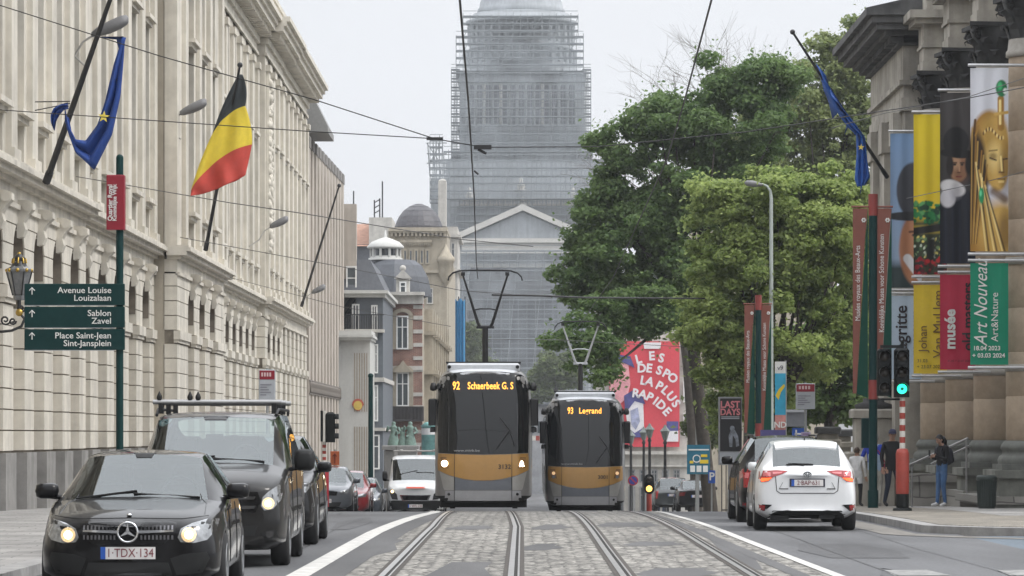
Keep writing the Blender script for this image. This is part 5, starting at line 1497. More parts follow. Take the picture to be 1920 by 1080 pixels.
# ---------------------------------------- black hatchback, nearest car
def black_hatch():
    t = thing('parked_hatchback', 'black hatchback with lit headlights and a round star emblem, nearest car of the left lane', 'car', (-3.76, 34.3, 0), R(1.2))
    K = {0.0: (.24, .55, .44, .60, .66, .50, .70, .34),
         .10: (.17, .74, .46, .80, .715, .68, .765, .50),
         .30: (.16, .84, .50, .865, .78, .77, .83, .58),
         .95: (.16, .87, .55, .89, .87, .835, .93, .66),
         1.28: (.16, .875, .56, .89, .91, .85, .965, .68),
         1.98: (.17, .88, .58, .89, .935, .855, 1.385, .565),
         2.55: (.17, .88, .58, .89, .94, .855, 1.433, .575),
         3.35: (.17, .88, .60, .89, .96, .85, 1.40, .56),
         3.85: (.20, .86, .62, .88, .97, .82, 1.22, .52),
         4.18: (.25, .80, .62, .83, .93, .74, .98, .55),
         4.29: (.30, .70, .60, .76, .85, .66, .90, .48)}
    bv = car_body(t, BLACKP, K, (.90, 3.60), .345, ws=(1.28, 1.98), rw=(3.35, 4.18), sw=(1.98, 3.35), bows=[(0, .06), (.3, .05), (1.0, .03), (1.28, .12), (1.98, .10), (2.6, 0)])
    cabin(t, 1.78, 1.22, .93)
    # grille with its bar and star
    gp = [(-.46, .735), (-.40, .755), (0, .765), (.40, .755), (.46, .735), (.44, .63), (.34, .535), (0, .52), (-.34, .535), (-.44, .63)]
    gr = decal(bv, gp, 'F', GPLAST, t, 'grille', off=.010)
    for x in [(-.42 + .0365 * k) for k in range(24)]:
        for z in (.555, .60, .695, .735):
            zz = z
            if abs(x) > .36 and z < .6: continue
            if abs(x) < .115 : continue
            decal(bv, [(x - .008, zz - .02), (x + .008, zz - .02), (x + .008, zz + .02), (x - .008, zz + .02)], 'F', GALVD, gr, 'grille_pin', off=.018, step=1, thick=.004) if z in (.6, .695) else None
    for s in (-1, 1):
        bar = [(.10, .640), (.43, .655), (.43, .672), (.10, .668)]
        decal(bv, bar if s > 0 else mirror(bar), 'F', CHROME, gr, 'grille_bar', off=.022)
    b = MB()
    c = project(bv, 'F', 0, .652); cx_, cy_, cz_ = 0, c.y - .045, .652
    b.tube([(cx_ + .094 * math.cos(a), cy_, cz_ + .094 * math.sin(a)) for a in [q * math.pi / 14 for q in range(29)]], .011, 6)
    for q in range(3):
        a = math.pi / 2 + q * 2 * math.pi / 3
        u = (math.cos(a), math.sin(a)); v = (-u[1] * .017, u[0] * .017)
        b.prism([(cx_ + v[0], cy_ + .004, cz_ + v[1]), (cx_ + u[0] * .092, cy_ + .004, cz_ + u[1] * .092), (cx_ - v[0], cy_ + .004, cz_ - v[1])], (0, -.014, 0))
    b.build('star_emblem', CHROME, gr)
    # lamps
    for s in (-1, 1):
        hp = [(.47, .60), (.50, .555), (.62, .545), (.745, .575), (.815, .66), (.83, .765), (.74, .775), (.60, .735), (.50, .685)]
        lit_lamp(bv, t, hp if s > 0 else mirror(hp), 'F', (s * .575, .625), .05, house=LAMPG, base=.3)
    # lower intakes and bumper creases
    for s in (-1, 1):
        ip_ = [(.40, .40), (.52, .44), (.74, .46), (.77, .40), (.70, .26), (.46, .24)]
        decal(bv, ip_ if s > 0 else mirror(ip_), 'F', BPLAST, t, 'air_intake', off=.008)
    decal(bv, [(-.38, .36), (.38, .36), (.42, .24), (.34, .21), (-.34, .21), (-.42, .24)], 'F', BPLAST, t, 'lower_grille', off=.008)
    seam(bv, t, [(-.74, .80), (-.5, .775), (0, .785), (.5, .775), (.74, .80)], 'F', 'bonnet_gap')
    for s in (-1, 1): seam(bv, t, [(s * .70, .45), (s * .68, 1.0), (s * .60, 1.32)], 'T', 'bonnet_crease', wd=.010, m=BLACKP, off=.001)
    plate(bv, t, (0, .452), .52, .115, 'F', '1·TDX·134')
    b = MB(); b.sphere(project(bv, 'F', 0, .80) + Vector((0, -.0, .012)), .022, 10, 6, sc=(1.2, 1, .7)); b.build('bonnet_badge', CHROME, t)
    mirrors(t, BLACKP, .83, 1.62, 1.02)
    for s in (-1, 1):
        for y in (.90, 3.60): wheel(t, s * .78, y, .315, .215, s)
    # wipers, mirror foot, window trims
    b = MB()
    for x0, x1 in ((-.62, -.02), (-.05, .6)): b.tube([project(bv, 'T', x0, 1.20) + Vector((0, 0, .012)), project(bv, 'T', x1, 1.245) + Vector((0, 0, .012))], .010, 5)
    b.build('wiper', BPLAST, t)
    decal(bv, [(-.11, 1.95), (.11, 1.95), (.075, 1.82), (-.075, 1.82)], 'T', BPLAST, t, 'mirror_foot', off=.006)
    for s in (-1, 1):
        seam(bv, t, [(1.45, .955), (2.5, .975), (3.6, .985)], 'R' if s > 0 else 'L', 'window_trim', wd=.016, m=CHROME, off=.004)
        seam(bv, t, [(1.55, .25), (1.55, .9)], 'R' if s > 0 else 'L', 'door_gap'); seam(bv, t, [(2.6, .25), (2.62, .9)], 'R' if s > 0 else 'L', 'door_gap')
        decal(bv, [(2.5, .97), (2.6, .97), (2.6, 1.36), (2.53, 1.36)], 'R' if s > 0 else 'L', GPLAST, t, 'door_pillar', off=.006, base=.7)
    return t
black_hatch()

# ---------------------------------------- dark grey van with roof bars
def grey_van():
    t = thing('parked_van', 'dark grey passenger van with roof bars and a lit headlight behind the black hatchback', 'van', (-3.76, 42.6, 0), R(.8))
    K = {0.0: (.30, .70, .55, .76, .88, .66, .96, .48),
         .14: (.22, .86, .58, .91, .96, .82, 1.05, .62),
         .45: (.20, .93, .62, .955, 1.06, .90, 1.14, .70),
         .98: (.20, .95, .64, .965, 1.16, .92, 1.24, .76),
         1.95: (.21, .955, .66, .965, 1.20, .93, 1.80, .72),
         2.5: (.21, .955, .66, .965, 1.21, .935, 1.87, .74),
         4.6: (.22, .955, .66, .965, 1.22, .935, 1.87, .74),
         4.95: (.25, .95, .66, .955, 1.22, .925, 1.80, .72),
         5.10: (.30, .88, .66, .90, 1.20, .87, 1.50, .74)}
    bv = car_body(t, DGREYP, K, (1.0, 4.1), .37, ws=(.98, 1.95), rw=(4.95, 5.05), sw=(1.95, 4.6), bows=[(0, .07), (.98, .16), (1.95, .10), (2.5, 0)])
    cabin(t, 1.93, .95, 1.22)
    gp = [(-.62, .90), (.62, .90), (.66, .80), (.60, .66), (-.60, .66), (-.66, .80)]
    gr = decal(bv, gp, 'F', GPLAST, t, 'grille', off=.010)
    for z in (.72, .83):
        decal(bv, [(-.58, z - .018), (.58, z - .018), (.60, z + .018), (-.60, z + .018)], 'F', LAMPD, gr, 'grille_bar', off=.02)
    for s in (-1, 1):
        hp = [(.66, .735), (.70, .68), (.80, .70), (.885, .80), (.925, .97), (.86, .985), (.74, .90), (.68, .84)]
        lit_lamp(bv, t, hp if s > 0 else mirror(hp), 'F', (s * .745, .765), .05, house=LAMPG, base=.35)
    decal(bv, [(-.62, .50), (.62, .50), (.58, .38), (-.58, .38)], 'F', BPLAST, t, 'lower_grille', off=.008)
    for s in (-1, 1):
        fp = [(.66, .42), (.84, .46), (.86, .36), (.72, .32)]
        f_ = decal(bv, fp if s > 0 else mirror(fp), 'F', BPLAST, t, 'fog_light_bay', off=.008, base=.3)
        pl = [(s * .76 + .045 * math.cos(a), .40 + .045 * math.sin(a)) for a in [q * math.pi / 6 for q in range(12)]]
        decal(bv, pl, 'F', LAMPD, f_, 'fog_light', off=.012, base=.3)
    plate(bv, t, (0, .46), .52, .115, 'F', '1·KLB·702')
    mirrors(t, BPLAST, .98, 1.45, 1.27, sz=(.26, .16, .27))
    for s in (-1, 1):
        for y in (1.0, 4.1): wheel(t, s * .845, y, .34, .22, s)
    b = MB()
    for x0, x1 in ((-.6, .05), (.0, .65)): b.tube([project(bv, 'T', x0, .90) + Vector((0, 0, .012)), project(bv, 'T', x1, .955) + Vector((0, 0, .012))], .012, 5)
    b.build('wiper', BPLAST, t)
    decal(bv, [(-.17, 1.93), (.17, 1.93), (.13, 1.78), (-.13, 1.78)], 'T', GPLAST, t, 'sensor_housing', off=.006)
    for y in (2.1, 3.2, 4.3):                    # roof bars
        b = MB(); b.tube([(-.80, y, 1.985), (.80, y, 1.985)], .03, 8, 0)
        for s in (-1, 1): b.box(s * .70 - .03, s * .70 + .03, y - .03, y + .03, 1.84, 1.965, 1)
        b.build('roof_bar', [mat('roof_bar_alloy', (.36, .36, .36), rough=.4, metal=.7), BPLAST], t)
    for s in (-1, 1):
        b = MB(); b.tube([(s * .735, 1.9, 1.82), (s * .75, 2.3, 1.895), (s * .75, 4.6, 1.895), (s * .73, 4.9, 1.84)], .02, 6); b.build('roof_rail', BPLAST, t)
        seam(bv, t, [(1.7, .3), (1.72, 1.15)], 'R' if s > 0 else 'L', 'door_gap'); seam(bv, t, [(2.85, .3), (2.85, 1.15)], 'R' if s > 0 else 'L', 'door_gap')
    for x in (-.72, -.34, -.24):                 # little pointed stops on the front bar
        b = MB(); b.lathe((x, 2.1, 2.0), [(.02, 0), (.036, .035), (.032, .06), (.0, .125)], 8); b.build('bar_stop', BPLAST, t)
    return t
grey_van()

# ---------------------------------------- generic saloon / hatch / SUV shells
def shell(name, label, cat, loc, rot, paint, L=4.4, W=1.8, H=1.46, hood=.92, belt=.95, rear='hatch', wsy=(1.15, 1.85), wr=.32, glassm=CGLASS, group=None, lower=None, levels=2, tail=.98, roof_end=None, deck=None):
    t = thing(name, label, cat, loc, rot, group)
    h = W / 2; re = roof_end or L - .75
    K = {0.0: (.26, h * .62, .46, h * .68, hood - .24, h * .56, hood - .20, h * .4),
         .10: (.19, h * .84, .48, h * .90, hood - .18, h * .78, hood - .13, h * .56),
         .32: (.18, h * .94, .52, h * .975, hood - .11, h * .88, hood - .05, h * .66),
         wsy[0]: (.18, h * .975, .56, h, belt - .03, h * .94, hood + .04, h * .74),
         wsy[1]: (.18, h * .975, .58, h, belt, h * .95, H - .06, h * .65),
         (wsy[1] + re) / 2: (.18, h * .975, .58, h, belt + .01, h * .955, H, h * .66),
         re: (.19, h * .97, .60, h, belt + .02, h * .945, H - .05, h * .64)}
    if rear == 'hatch':
        K[L - .16] = (.24, h * .93, .62, h * .96, tail - .02, h * .86, tail + .03, h * .66)
        K[L - .05] = (.28, h * .88, .60, h * .92, tail - .10, h * .80, tail - .06, h * .6)
        K[L] = (.34, h * .78, .58, h * .82, tail - .18, h * .70, tail - .14, h * .5); rw = (re, L - .16)
    else:
        dk = deck or L - .62
        K[dk] = (.22, h * .96, .62, h * .985, tail + .0, h * .90, tail + .05, h * .66)
        K[L - .10] = (.26, h * .90, .62, h * .94, tail - .03, h * .82, tail + .02, h * .6)
        K[L] = (.34, h * .80, .6, h * .84, tail - .1, h * .72, tail - .06, h * .5); rw = (re, dk)
    bv = car_body(t, paint, K, (.86, L - .82), wr + .03, ws=wsy, rw=rw, sw=(wsy[1], re), glassm=glassm, lower=lower, levels=levels, bows=[(0, .06), (wsy[0], .12), (wsy[1], .08), (wsy[1] + .6, 0), (re, 0), (L - .2, -.06), (L, -.06)])
    for s in (-1, 1):
        for y in (.86, L - .82): wheel(t, s * (h - .115), y, wr, .21, s)
    cabin(t, W, wsy[0], belt - .02)
    mirrors(t, paint, h - (.17 if paint is WHITEP else .06), wsy[0] + .38, belt + .06, sz=(.18, .12, .15) if paint is WHITEP else (.22, .12, .16))
    for s in (-1, 1):
        sd_ = 'R' if s > 0 else 'L'
        seam(bv, t, [(wsy[0] + .25, .28), (wsy[0] + .25, belt - .08)], sd_, 'door_gap'); seam(bv, t, [((wsy[1] + re) / 2, .28), ((wsy[1] + re) / 2, belt - .06)], sd_, 'door_gap')
        pm = (wsy[1] + re) / 2
        decal(bv, [(pm - .05, belt + .04), (pm + .05, belt + .04), (pm + .03, H - .10), (pm - .02, H - .10)], sd_, GPLAST, t, 'door_pillar', off=.006, base=s * h * .7)
    return t, bv
def front_face(t, bv, W, zg, zl, grille=True, lit=False, badge=True, txt='1·ABR·519', plate_z=.45, gtop=.70, gbot=.58):
    h = W / 2
    decal(bv, [(-h * .5, gtop), (h * .5, gtop), (h * .46, gbot), (-h * .46, gbot)], 'F', GPLAST, t, 'grille', off=.01)
    for s in (-1, 1):
        hp = [(h * .54, zl - .05), (h * .84, zl - .02), (h * .93, zl + .10), (h * .80, zl + .11), (h * .56, zl + .05)]
        hp = hp if s > 0 else mirror(hp)
        if lit: lit_lamp(bv, t, hp, 'F', (s * h * .66, zl + .02), .045, base=.3)
        else: decal(bv, hp, 'F', LAMPG, t, 'headlight', off=.01, base=.3)
    decal(bv, [(-h * .62, .38), (h * .62, .38), (h * .55, .25), (-h * .55, .25)], 'F', BPLAST, t, 'lower_grille', off=.008)
    plate(bv, t, (0, plate_z), .52, .115, 'F', txt)
# dark SUV mostly hidden behind the van
t, bv = shell('parked_suv', 'dark car mostly hidden behind the grey van, only its right flank and mirror showing', 'car', (-3.86, 51.0, 0), R(.5), BLACKP, L=4.5, W=1.86, H=1.6, hood=1.0, belt=1.05, wr=.35)
front_face(t, bv, 1.86, .7, .78, lit=True, txt='1·VDA·286')
# grey car by the red and white signal post
t, bv = shell('parked_hatchback', 'grey hatchback standing behind the red signal post on the left', 'car', (-6.0, 108, g(110) + .02), R(0), SILVERP, L=4.3, W=1.8, H=1.46, wr=.32)
front_face(t, bv, 1.8, .7, .66, txt='1·HXP·480', plate_z=.42)
t, bv = shell('parked_hatchback', 'small red car between the grey hatchback and the white van', 'car', (-5.79, 116, g(118)), R(0), REDP, L=4.0, W=1.72, H=1.5, wr=.31)
front_face(t, bv, 1.72, .7, .68, txt='1·CGE·953')
t, bv = shell('parked_saloon', 'dark blue grey car just left of the white van', 'car', (-5.93, 128, g(130)), R(0), mat('blue_grey_paint', (.05, .06, .075), rough=.3, metal=.3, coat=.9), L=4.6, W=1.84, H=1.5, rear='saloon', wr=.32)
front_face(t, bv, 1.84, .7, .68, txt='1·RNS·077')

# ---------------------------------------- white delivery van
def white_van():
    y0 = 129.0
    t = thing('delivery_van', 'white delivery van with black bumper and a ladder rack, partly behind the left tram', 'van', (-3.85, y0, g(y0)), R(0))
    K = {0.0: (.30, .74, .60, .80, .98, .72, 1.06, .5), .12: (.22, .92, .62, .96, 1.06, .88, 1.14, .66), .45: (.2, 1.0, .66, 1.02, 1.18, .97, 1.25, .78),
         .85: (.2, 1.02, .7, 1.03, 1.28, .99, 1.36, .84), 1.45: (.2, 1.025, .7, 1.03, 1.32, 1.0, 2.12, .86), 1.9: (.2, 1.025, .7, 1.03, 1.33, 1.01, 2.24, .90),
         5.2: (.22, 1.025, .7, 1.03, 1.33, 1.01, 2.24, .90), 5.4: (.3, .98, .7, .99, 1.33, .97, 2.18, .86)}
    bv = car_body(t, mat('white_van_paint', (.62, .63, .64), rough=.35, var=.04, coat=.5), K, (.95, 4.3), .36, ws=(.85, 1.45), sw=(1.5, 2.4), bows=[(0, .06), (.85, .16), (1.45, .1), (1.9, 0)])
    cabin(t, 2.05, .85, 1.36, rear=False)
    b = MB(); b.box(-.95, .95, 2.45, 2.5, .5, 2.1); b.build('bulkhead', SEATM, t)
    bmp = [(-.99, .60), (-.80, .64), (.80, .64), (.99, .60), (1.0, .24), (-1.0, .24)]
    bp_ = decal(bv, bmp, 'F', BPLAST, t, 'bumper', off=.012, base=.2)
    decal(bv, [(-.56, .84), (.56, .84), (.46, .62), (-.46, .62)], 'F', CHROME, t, 'grille_surround', off=.018)
    decal(bv, [(-.50, .81), (.50, .81), (.42, .65), (-.42, .65)], 'F', GPLAST, t, 'grille', off=.030)
    for s in (-1, 1):
        hp = [(.62, .66), (.84, .68), (.95, .98), (.86, 1.04), (.66, .86)]
        if s > 0: decal(bv, hp, 'F', LAMPD, t, 'headlight', off=.012, base=.3)
        else: lit_lamp(bv, t, mirror(hp), 'F', (-.83, .96), .05, house=LAMPD, base=.3)
    plate(bv, t, (0, .44), .52, .115, 'F', '1·WFL·238')
    decal(bv, [(-.34, 1.07), (.36, 1.07), (.36, 1.13), (-.34, 1.13)], 'F', mat('van_red_letters', (.55, .09, .05), var=.4, scale=30), t, 'red_lettering', off=.010)
    mirrors(t, BPLAST, 1.03, 1.2, 1.5, sz=(.2, .14, .38))
    for s in (-1, 1):
        for y in (.95, 4.3): wheel(t, s * .92, y, .34, .22, s)
    b = MB()
    for y in (1.7, 2.9, 4.1): b.tube([(-.85, y, 2.40), (.85, y, 2.40)], .03, 6); [b.tube([(s * .8, y, 2.22), (s * .8, y, 2.40)], .025, 6) for s in (-1, 1)]
    for s in (-.6, 0, .6): b.tube([(s, 1.6, 2.44), (s, 4.2, 2.44)], .025, 6)
    b.build('roof_rack', mat('rack_grey', (.3, .29, .28), rough=.6), t)
    decal(bv, [(-.85, .55), (.85, .55), (.85, .52), (-.85, .52)], 'F', BPLAST, t, 'bumper_crease', off=.02)
    b = MB()
    for x0, x1 in ((-.6, .05), (.0, .65)): b.tube([project(bv, 'T', x0, .92) + Vector((0, 0, .02)), project(bv, 'T', x1, .98) + Vector((0, 0, .02))], .016, 5)
    b.build('wiper', BPLAST, t)
white_van()

# ---------------------------------------- white hatchback going away
def white_hatch():
    L = 3.95; W = 1.695
    y0 = 59.0
    t, bv = shell('moving_hatchback', 'white hatchback seen from behind with lit tail lights in the right lane', 'car', (4.72, y0 + L, 0), R(180 - .8), WHITEP, L=L, W=W, H=1.50, hood=.95, belt=.98, wr=.305, tail=1.04, roof_end=L - .50)
    h = W / 2; base = L - .1
    B = 'B'
    # rear window sits in a black frame
    # tail lights: an arrow shape each side
    for s in (-1, 1):
        def m_(p): return p if s > 0 else mirror(p)
        tp = [(.32, .985), (.50, 1.0), (.775, .985), (.79, .86), (.755, .80), (.64, .815), (.56, .885), (.40, .94)]
        tl = decal(bv, m_(tp), B, TAILR, t, 'tail_light', off=.012, base=base)
        decal(bv, m_([(.575, .875), (.775, .87), (.745, .81), (.645, .825)]), B, TAILON, tl, 'brake_lamp', off=.020, base=base, step=.05)
        decal(bv, m_([(.60, .965), (.775, .965), (.78, .895), (.60, .895)]), B, TAILPK, tl, 'indicator', off=.018, base=base)
        decal(bv, m_([(.40, .967), (.565, .972), (.56, .935), (.43, .945)]), B, TAILPK, tl, 'reversing_lamp', off=.018, base=base)
        decal(bv, m_([(.575, .43), (.79, .44), (.80, .33), (.70, .325)]), B, BPLAST, t, 'reflector_bay', off=.012, base=base)
        decal(bv, m_([(.69, .42), (.785, .43), (.79, .34), (.70, .335)]), B, TAILR, t, 'reflector', off=.018, base=base)
    decal(bv, [(-.56, .335), (.56, .335), (.64, .26), (.62, .20), (-.62, .20), (-.64, .26)], B, BPLAST, t, 'bumper_skirt', off=.012, base=base)
    seam(bv, t, [(-.52, .90), (-.50, .66), (-.44, .62), (.44, .62), (.50, .66), (.52, .90)], B, 'tailgate_gap', base=base, wd=.012)
    seam(bv, t, [(-.40, .80), (-.46, .69)], B, base=base, m=BPLAST, wd=.006); seam(bv, t, [(.40, .80), (.46, .69)], B, base=base, m=BPLAST, wd=.006)
    decal(bv, [(-.29, .86), (.29, .86), (.29, .725), (-.29, .725)], B, mat('plate_frame', (.03, .03, .05), rough=.5), t, 'plate_frame', off=.010, base=base)
    plate(bv, t, (0, .79), .52, .105, B, '2·BAP·631', base=base)
    # oval maker badge
    b = MB(); c = project(bv, B, 0, .93, base)
    for rx, rz in ((.062, .042), (.022, .04), (.045, .02)):
        b.tube([(rx * math.cos(a), c.y + .012, .93 + rz * math.sin(a) + (.012 if rx == .045 else 0)) for a in [q * math.pi / 10 for q in range(21)]], .007, 5)
    b.build('badge', mat('badge_chrome', (.2, .21, .22), rough=.2, metal=1), t)
    decal(bv, [(-.46, .685), (-.32, .685), (-.32, .70), (-.46, .70)], B, LAMPD, t, 'model_badge', off=.008, base=base); decal(bv, [(.31, .685), (.46, .685), (.46, .70), (.31, .70)], B, LAMPD, t, 'model_badge', off=.008, base=base)
    decal(bv, [(-.12, 1.452), (.12, 1.452), (.11, 1.425), (-.11, 1.425)], B, mat('high_brake', (.12, .01, .015), rough=.3), t, 'high_brake_light', off=.012, base=L - .5)
    b = MB(); b.tube([project(bv, B, .05, 1.08, base) + Vector((0, .02, 0)), project(bv, B, .30, 1.10, base) + Vector((0, .025, 0)), project(bv, B, -.02, 1.095, base) + Vector((0, .025, 0))], .014, 5)
    b.tube([project(bv, B, -.10, 1.09, base) + Vector((0, .02, 0)), project(bv, B, .34, 1.085, base) + Vector((0, .02, 0))], .016, 5); b.build('rear_wiper', BPLAST, t)
    b = MB(); b.tube([(0, L - .75, 1.49), (0, L - .70, 1.53)], .014, 6); b.build('aerial', BPLAST, t)
    # spoiler lip
    decal(bv, [(-.52, L - .50), (.52, L - .50), (.50, L - .40), (-.50, L - .40)], 'T', WHITEP, t, 'spoiler', off=.03, thick=.0)
    for s in (-1, 1): decal(bv, [(L - .9, 1.02), (L - .62, 1.03), (L - .72, 1.33), (L - .85, 1.37)], 'R' if s > 0 else 'L', SGLASS, t, 'quarter_window', off=.004, base=s * .6)
    b = MB(); b.box(-.45, -.2, L - .25, L - .05, .2, .27); b.box(.3, .6, L - .3, L - .08, .17, .26); b.build('exhaust_box', BPLAST, t)
white_hatch()
# black SUV ahead of it
t, bv = shell('moving_suv', 'black SUV with tall red tail lights just ahead of the white hatchback', 'car', (4.86, 66 + 4.4, g(68)), R(180), BLACKP, L=4.4, W=1.80, H=1.62, hood=1.05, belt=1.08, wr=.345, tail=1.06, roof_end=3.95)
for s in (-1, 1):
    tp = [(.66, 1.0), (.86, 1.0), (.87, .66), (.74, .66), (.68, .74)]
    tl = decal(bv, tp if s > 0 else mirror(tp), 'B', TAILR, t, 'tail_light', off=.012, base=4.3)
    q = [(.70, .93), (.83, .93), (.83, .83), (.72, .83)]
    decal(bv, q if s > 0 else mirror(q), 'B', TAILPK, tl, 'reversing_lamp', off=.018, base=4.3)
    rf = [(.62, .36), (.82, .38), (.82, .31), (.62, .29)]
    decal(bv, rf if s > 0 else mirror(rf), 'B', TAILR, t, 'reflector', off=.014, base=4.3)
    b = MB(); b.tube([(s * .56, 1.9, 1.56), (s * .58, 2.1, 1.615), (s * .58, 3.7, 1.615), (s * .56, 3.9, 1.56)], .022, 6); b.build('roof_rail', BPLAST, t)
plate(bv, t, (0, .80), .52, .11, 'B', '1·SLD·864', base=4.3)
# far cars on the right
t, bv = shell('far_saloon', 'low black saloon seen from behind beside the small amber signal', 'car', (7.75, 160 + 4.6, g(162) + .55), R(180), BLACKP, L=4.6, W=1.82, H=1.42, rear='saloon', wr=.32, tail=.98, roof_end=3.45)
for s in (-1, 1):
    tp = [(.50, .88), (.84, .86), (.85, .70), (.56, .72)]
    decal(bv, tp if s > 0 else mirror(tp), 'B', mat('dark_tail_red', (.12, .012, .014), rough=.2), t, 'tail_light', off=.012, base=4.5)
plate(bv, t, (0, .70), .52, .11, 'B', '1·BMT·335', base=4.5)
t, bv = shell('far_estate', 'dark grey estate car partly hidden behind the low black saloon', 'car', (6.95, 166 + 4.5, g(168) + .6), R(180), mat('slate_paint', (.03, .034, .036), rough=.3, coat=.8), L=4.5, W=1.84, H=1.58, hood=1.0, belt=1.02, wr=.33, tail=1.0, roof_end=4.0)
for s in (-1, 1):
    tp = [(.68, .98), (.86, .98), (.86, .60), (.74, .62)]
    decal(bv, tp if s > 0 else mirror(tp), 'B', TAILR, t, 'tail_light', off=.012, base=4.4)
plate(bv, t, (0, .78), .52, .11, 'B', '1·YQC·610', base=4.4)
# ------------------------------------------------------------------ the two trams
TSILV = mat('tram_silver', (.36, .35, .33), rough=.32, metal=.35, var=.06, coat=.3)
TBROWN = mat('tram_warm_grey', (.22, .215, .21), rough=.3, metal=.3, var=.08, coat=.4)
TGREY = mat('tram_blue_grey', (.125, .135, .155), rough=.35, var=.08, coat=.3)
TLIGHT = mat('tram_bumper_grey', (.30, .30, .31), rough=.4, var=.08, coat=.2)
TGOLD = mat('tram_gold', (.43, .235, .065), rough=.32, metal=.35, var=.06, coat=.5)
TROOF = mat('tram_roof_white', (.55, .57, .60), rough=.4, var=.08)
TGLASS = mat('tram_windscreen', (.005, .006, .007), rough=.015, var=.1, ior=1.5)
TGLASS2 = mat('tram_inner_glass', (.03, .033, .037), rough=.015, var=.2, scale=1.2, ior=2.0)
LED = mat('led_amber', (1, .5, .1), emit=(1.0, .42, .05), estr=1.5, var=0)
LEDBG = mat('display_black', (.006, .006, .007), rough=.2)
WHITELAMP = mat('tram_lamp_lit', (1, .95, .8), emit=(1.0, .9, .66), estr=16.0, var=0)
ARMD = mat('pantograph_black', (.012, .012, .013), rough=.5)
ARMG = mat('pantograph_grey', (.45, .46, .47), rough=.45, metal=.4)
FLEET = mat('fleet_number', (.06, .04, .025), rough=.5)
def tram(name, label, x, y0, rot, route, dest, number, lit, xr, pano):
    H = 3.46; W = 1.15
    t = thing(name, label, 'tram', (x, y0, g(y0) + .02), R(rot))
    L = 31.0
    def st(y, w_, wl, zb, ztop, wt, rk):
        # half ring; rk leans the upper part back
        return [(0, y, zb), (w_ * .80, y + .0, zb), (wl, y, zb + .14), (w_ * .985, y + .0, 1.0), (w_, y + rk * .12, 1.55), (w_ * .985, y + rk * .55, 2.6), (w_ * .95, y + rk * .9, ztop - .28), (wt, y + rk, ztop - .05), (wt * .55, y + rk, ztop), (0, y + rk, ztop)]
    S_ = [st(0.00, .70, .62, .24, H - .10, .50, .34), st(.05, .90, .84, .21, H - .06, .66, .34), st(.17, 1.06, 1.02, .20, H - .03, .78, .33), st(.42, 1.135, 1.12, .2, H, .86, .28), st(.9, W, W - .01, .2, H, .9, .12), st(1.5, W, W - .01, .2, H, .9, 0),
          st(3.0, W, W - .01, .2, H, .9, 0), st(12, W, W - .01, .2, H, .9, 0), st(22, W, W - .01, .2, H, .9, 0), st(L - .6, W, W - .01, .2, H, .9, 0), st(L, .85, .8, .24, H - .1, .6, 0)]
    tags = {}
    for i in range(len(S_) - 1):
        tags[(i, 0)] = 2; tags[(i, 1)] = 2
        for j in (2,): tags[(i, j)] = 1
        for j in (7, 8): tags[(i, j)] = 3
    bv = cage(S_, tags, {1: .4, 2: .5, 7: .3}, {0: .25}, 3, (1, 0), [TBROWN, TBROWN, UNDER, TROOF], t, ['body', 'skirt', 'underframe', 'roof'])
    # windscreen surround: one black field with rounded shoulders
    def arc(cx_, cz_, r_, a0, a1, n=6): return [(cx_ + r_ * math.cos(R(a0 + (a1 - a0) * k / n)), cz_ + r_ * math.sin(R(a0 + (a1 - a0) * k / n))) for k in range(n + 1)]
    ws = [(-1.05, 1.40), (-.5, 1.37), (0, 1.36), (.5, 1.37), (1.05, 1.40)] + arc(.74, 2.98, .36, 0, 90)[0:] + [(0.4, 3.37), (0, 3.38), (-.4, 3.37)] + arc(-.74, 2.98, .36, 90, 180)
    scr = decal(bv, ws, 'F', TGLASS, t, 'windscreen', off=.010, step=.12, base=.3)
    for s in (-1, 1):
        ed = [(.80, 1.45), (.815, 1.45), (.80, 2.6), (.785, 2.6)]
        decal(bv, ed if s > 0 else mirror(ed), 'F', LAMPD, scr, 'pillar_edge', off=.016, step=.2, base=.3, thick=0)
    dsp = decal(bv, [(-.70, 2.86), (.70, 2.86), (.70, 3.17), (-.70, 3.17)], 'F', LEDBG, t, 'destination_display', off=.018, step=.2, thick=.002)
    text_on(bv, route, (-.63 if len(dest) > 8 else -.42, 3.02), .27, 'F', LED, dsp, off=.024, sx=.62, spacing=1.05, name='route_number', bold=.006)
    text_on(bv, dest, (.17 if len(dest) > 8 else .14, 3.02), .24, 'F', LED, dsp, off=.024, sx=.64 if len(dest) > 8 else .8, spacing=1.05, name='destination', bold=.005)
    text_on(bv, 'www.mivb.be', (-.38, 1.455), .085, 'F', mat('faded_white_text', (.35, .35, .35)), t, off=.024, sx=1.3)
    # gold band, rounded below
    gold = [(-1.06, .98), (-1.07, 1.15), (-1.055, 1.385), (-.5, 1.36), (0, 1.35), (.5, 1.36), (1.055, 1.385), (1.07, 1.15), (1.06, .98), (.80, .86), (.45, .77), (.2, .735), (0, .73), (-.2, .735), (-.45, .77), (-.80, .86)]
    decal(bv, gold, 'F', TGOLD, t, 'gold_band', off=.016, step=.1, base=.3)
    low = [(-.66, .80), (-.45, .752), (-.2, .718), (0, .712), (.2, .718), (.45, .752), (.66, .80), (.66, .50), (-.66, .50)]
    decal(bv, low, 'F', TGREY, t, 'front_panel', off=.012, step=.1, base=.3)
    for s in (-1, 1):
        q = [(.68, .805), (.80, .845), (1.02, .95), (.93, .55), (.90, .50), (.68, .50)]
        decal(bv, q if s > 0 else mirror(q), 'F', TSILV, t, 'corner_panel', off=.012, step=.1, base=.3)
    bp_ = [(-.88, .48), (-.67, .485), (.67, .485), (.88, .48), (.90, .24), (-.90, .24)]
    decal(bv, bp_, 'F', TLIGHT, t, 'bumper', off=.014, step=.1, base=.3)
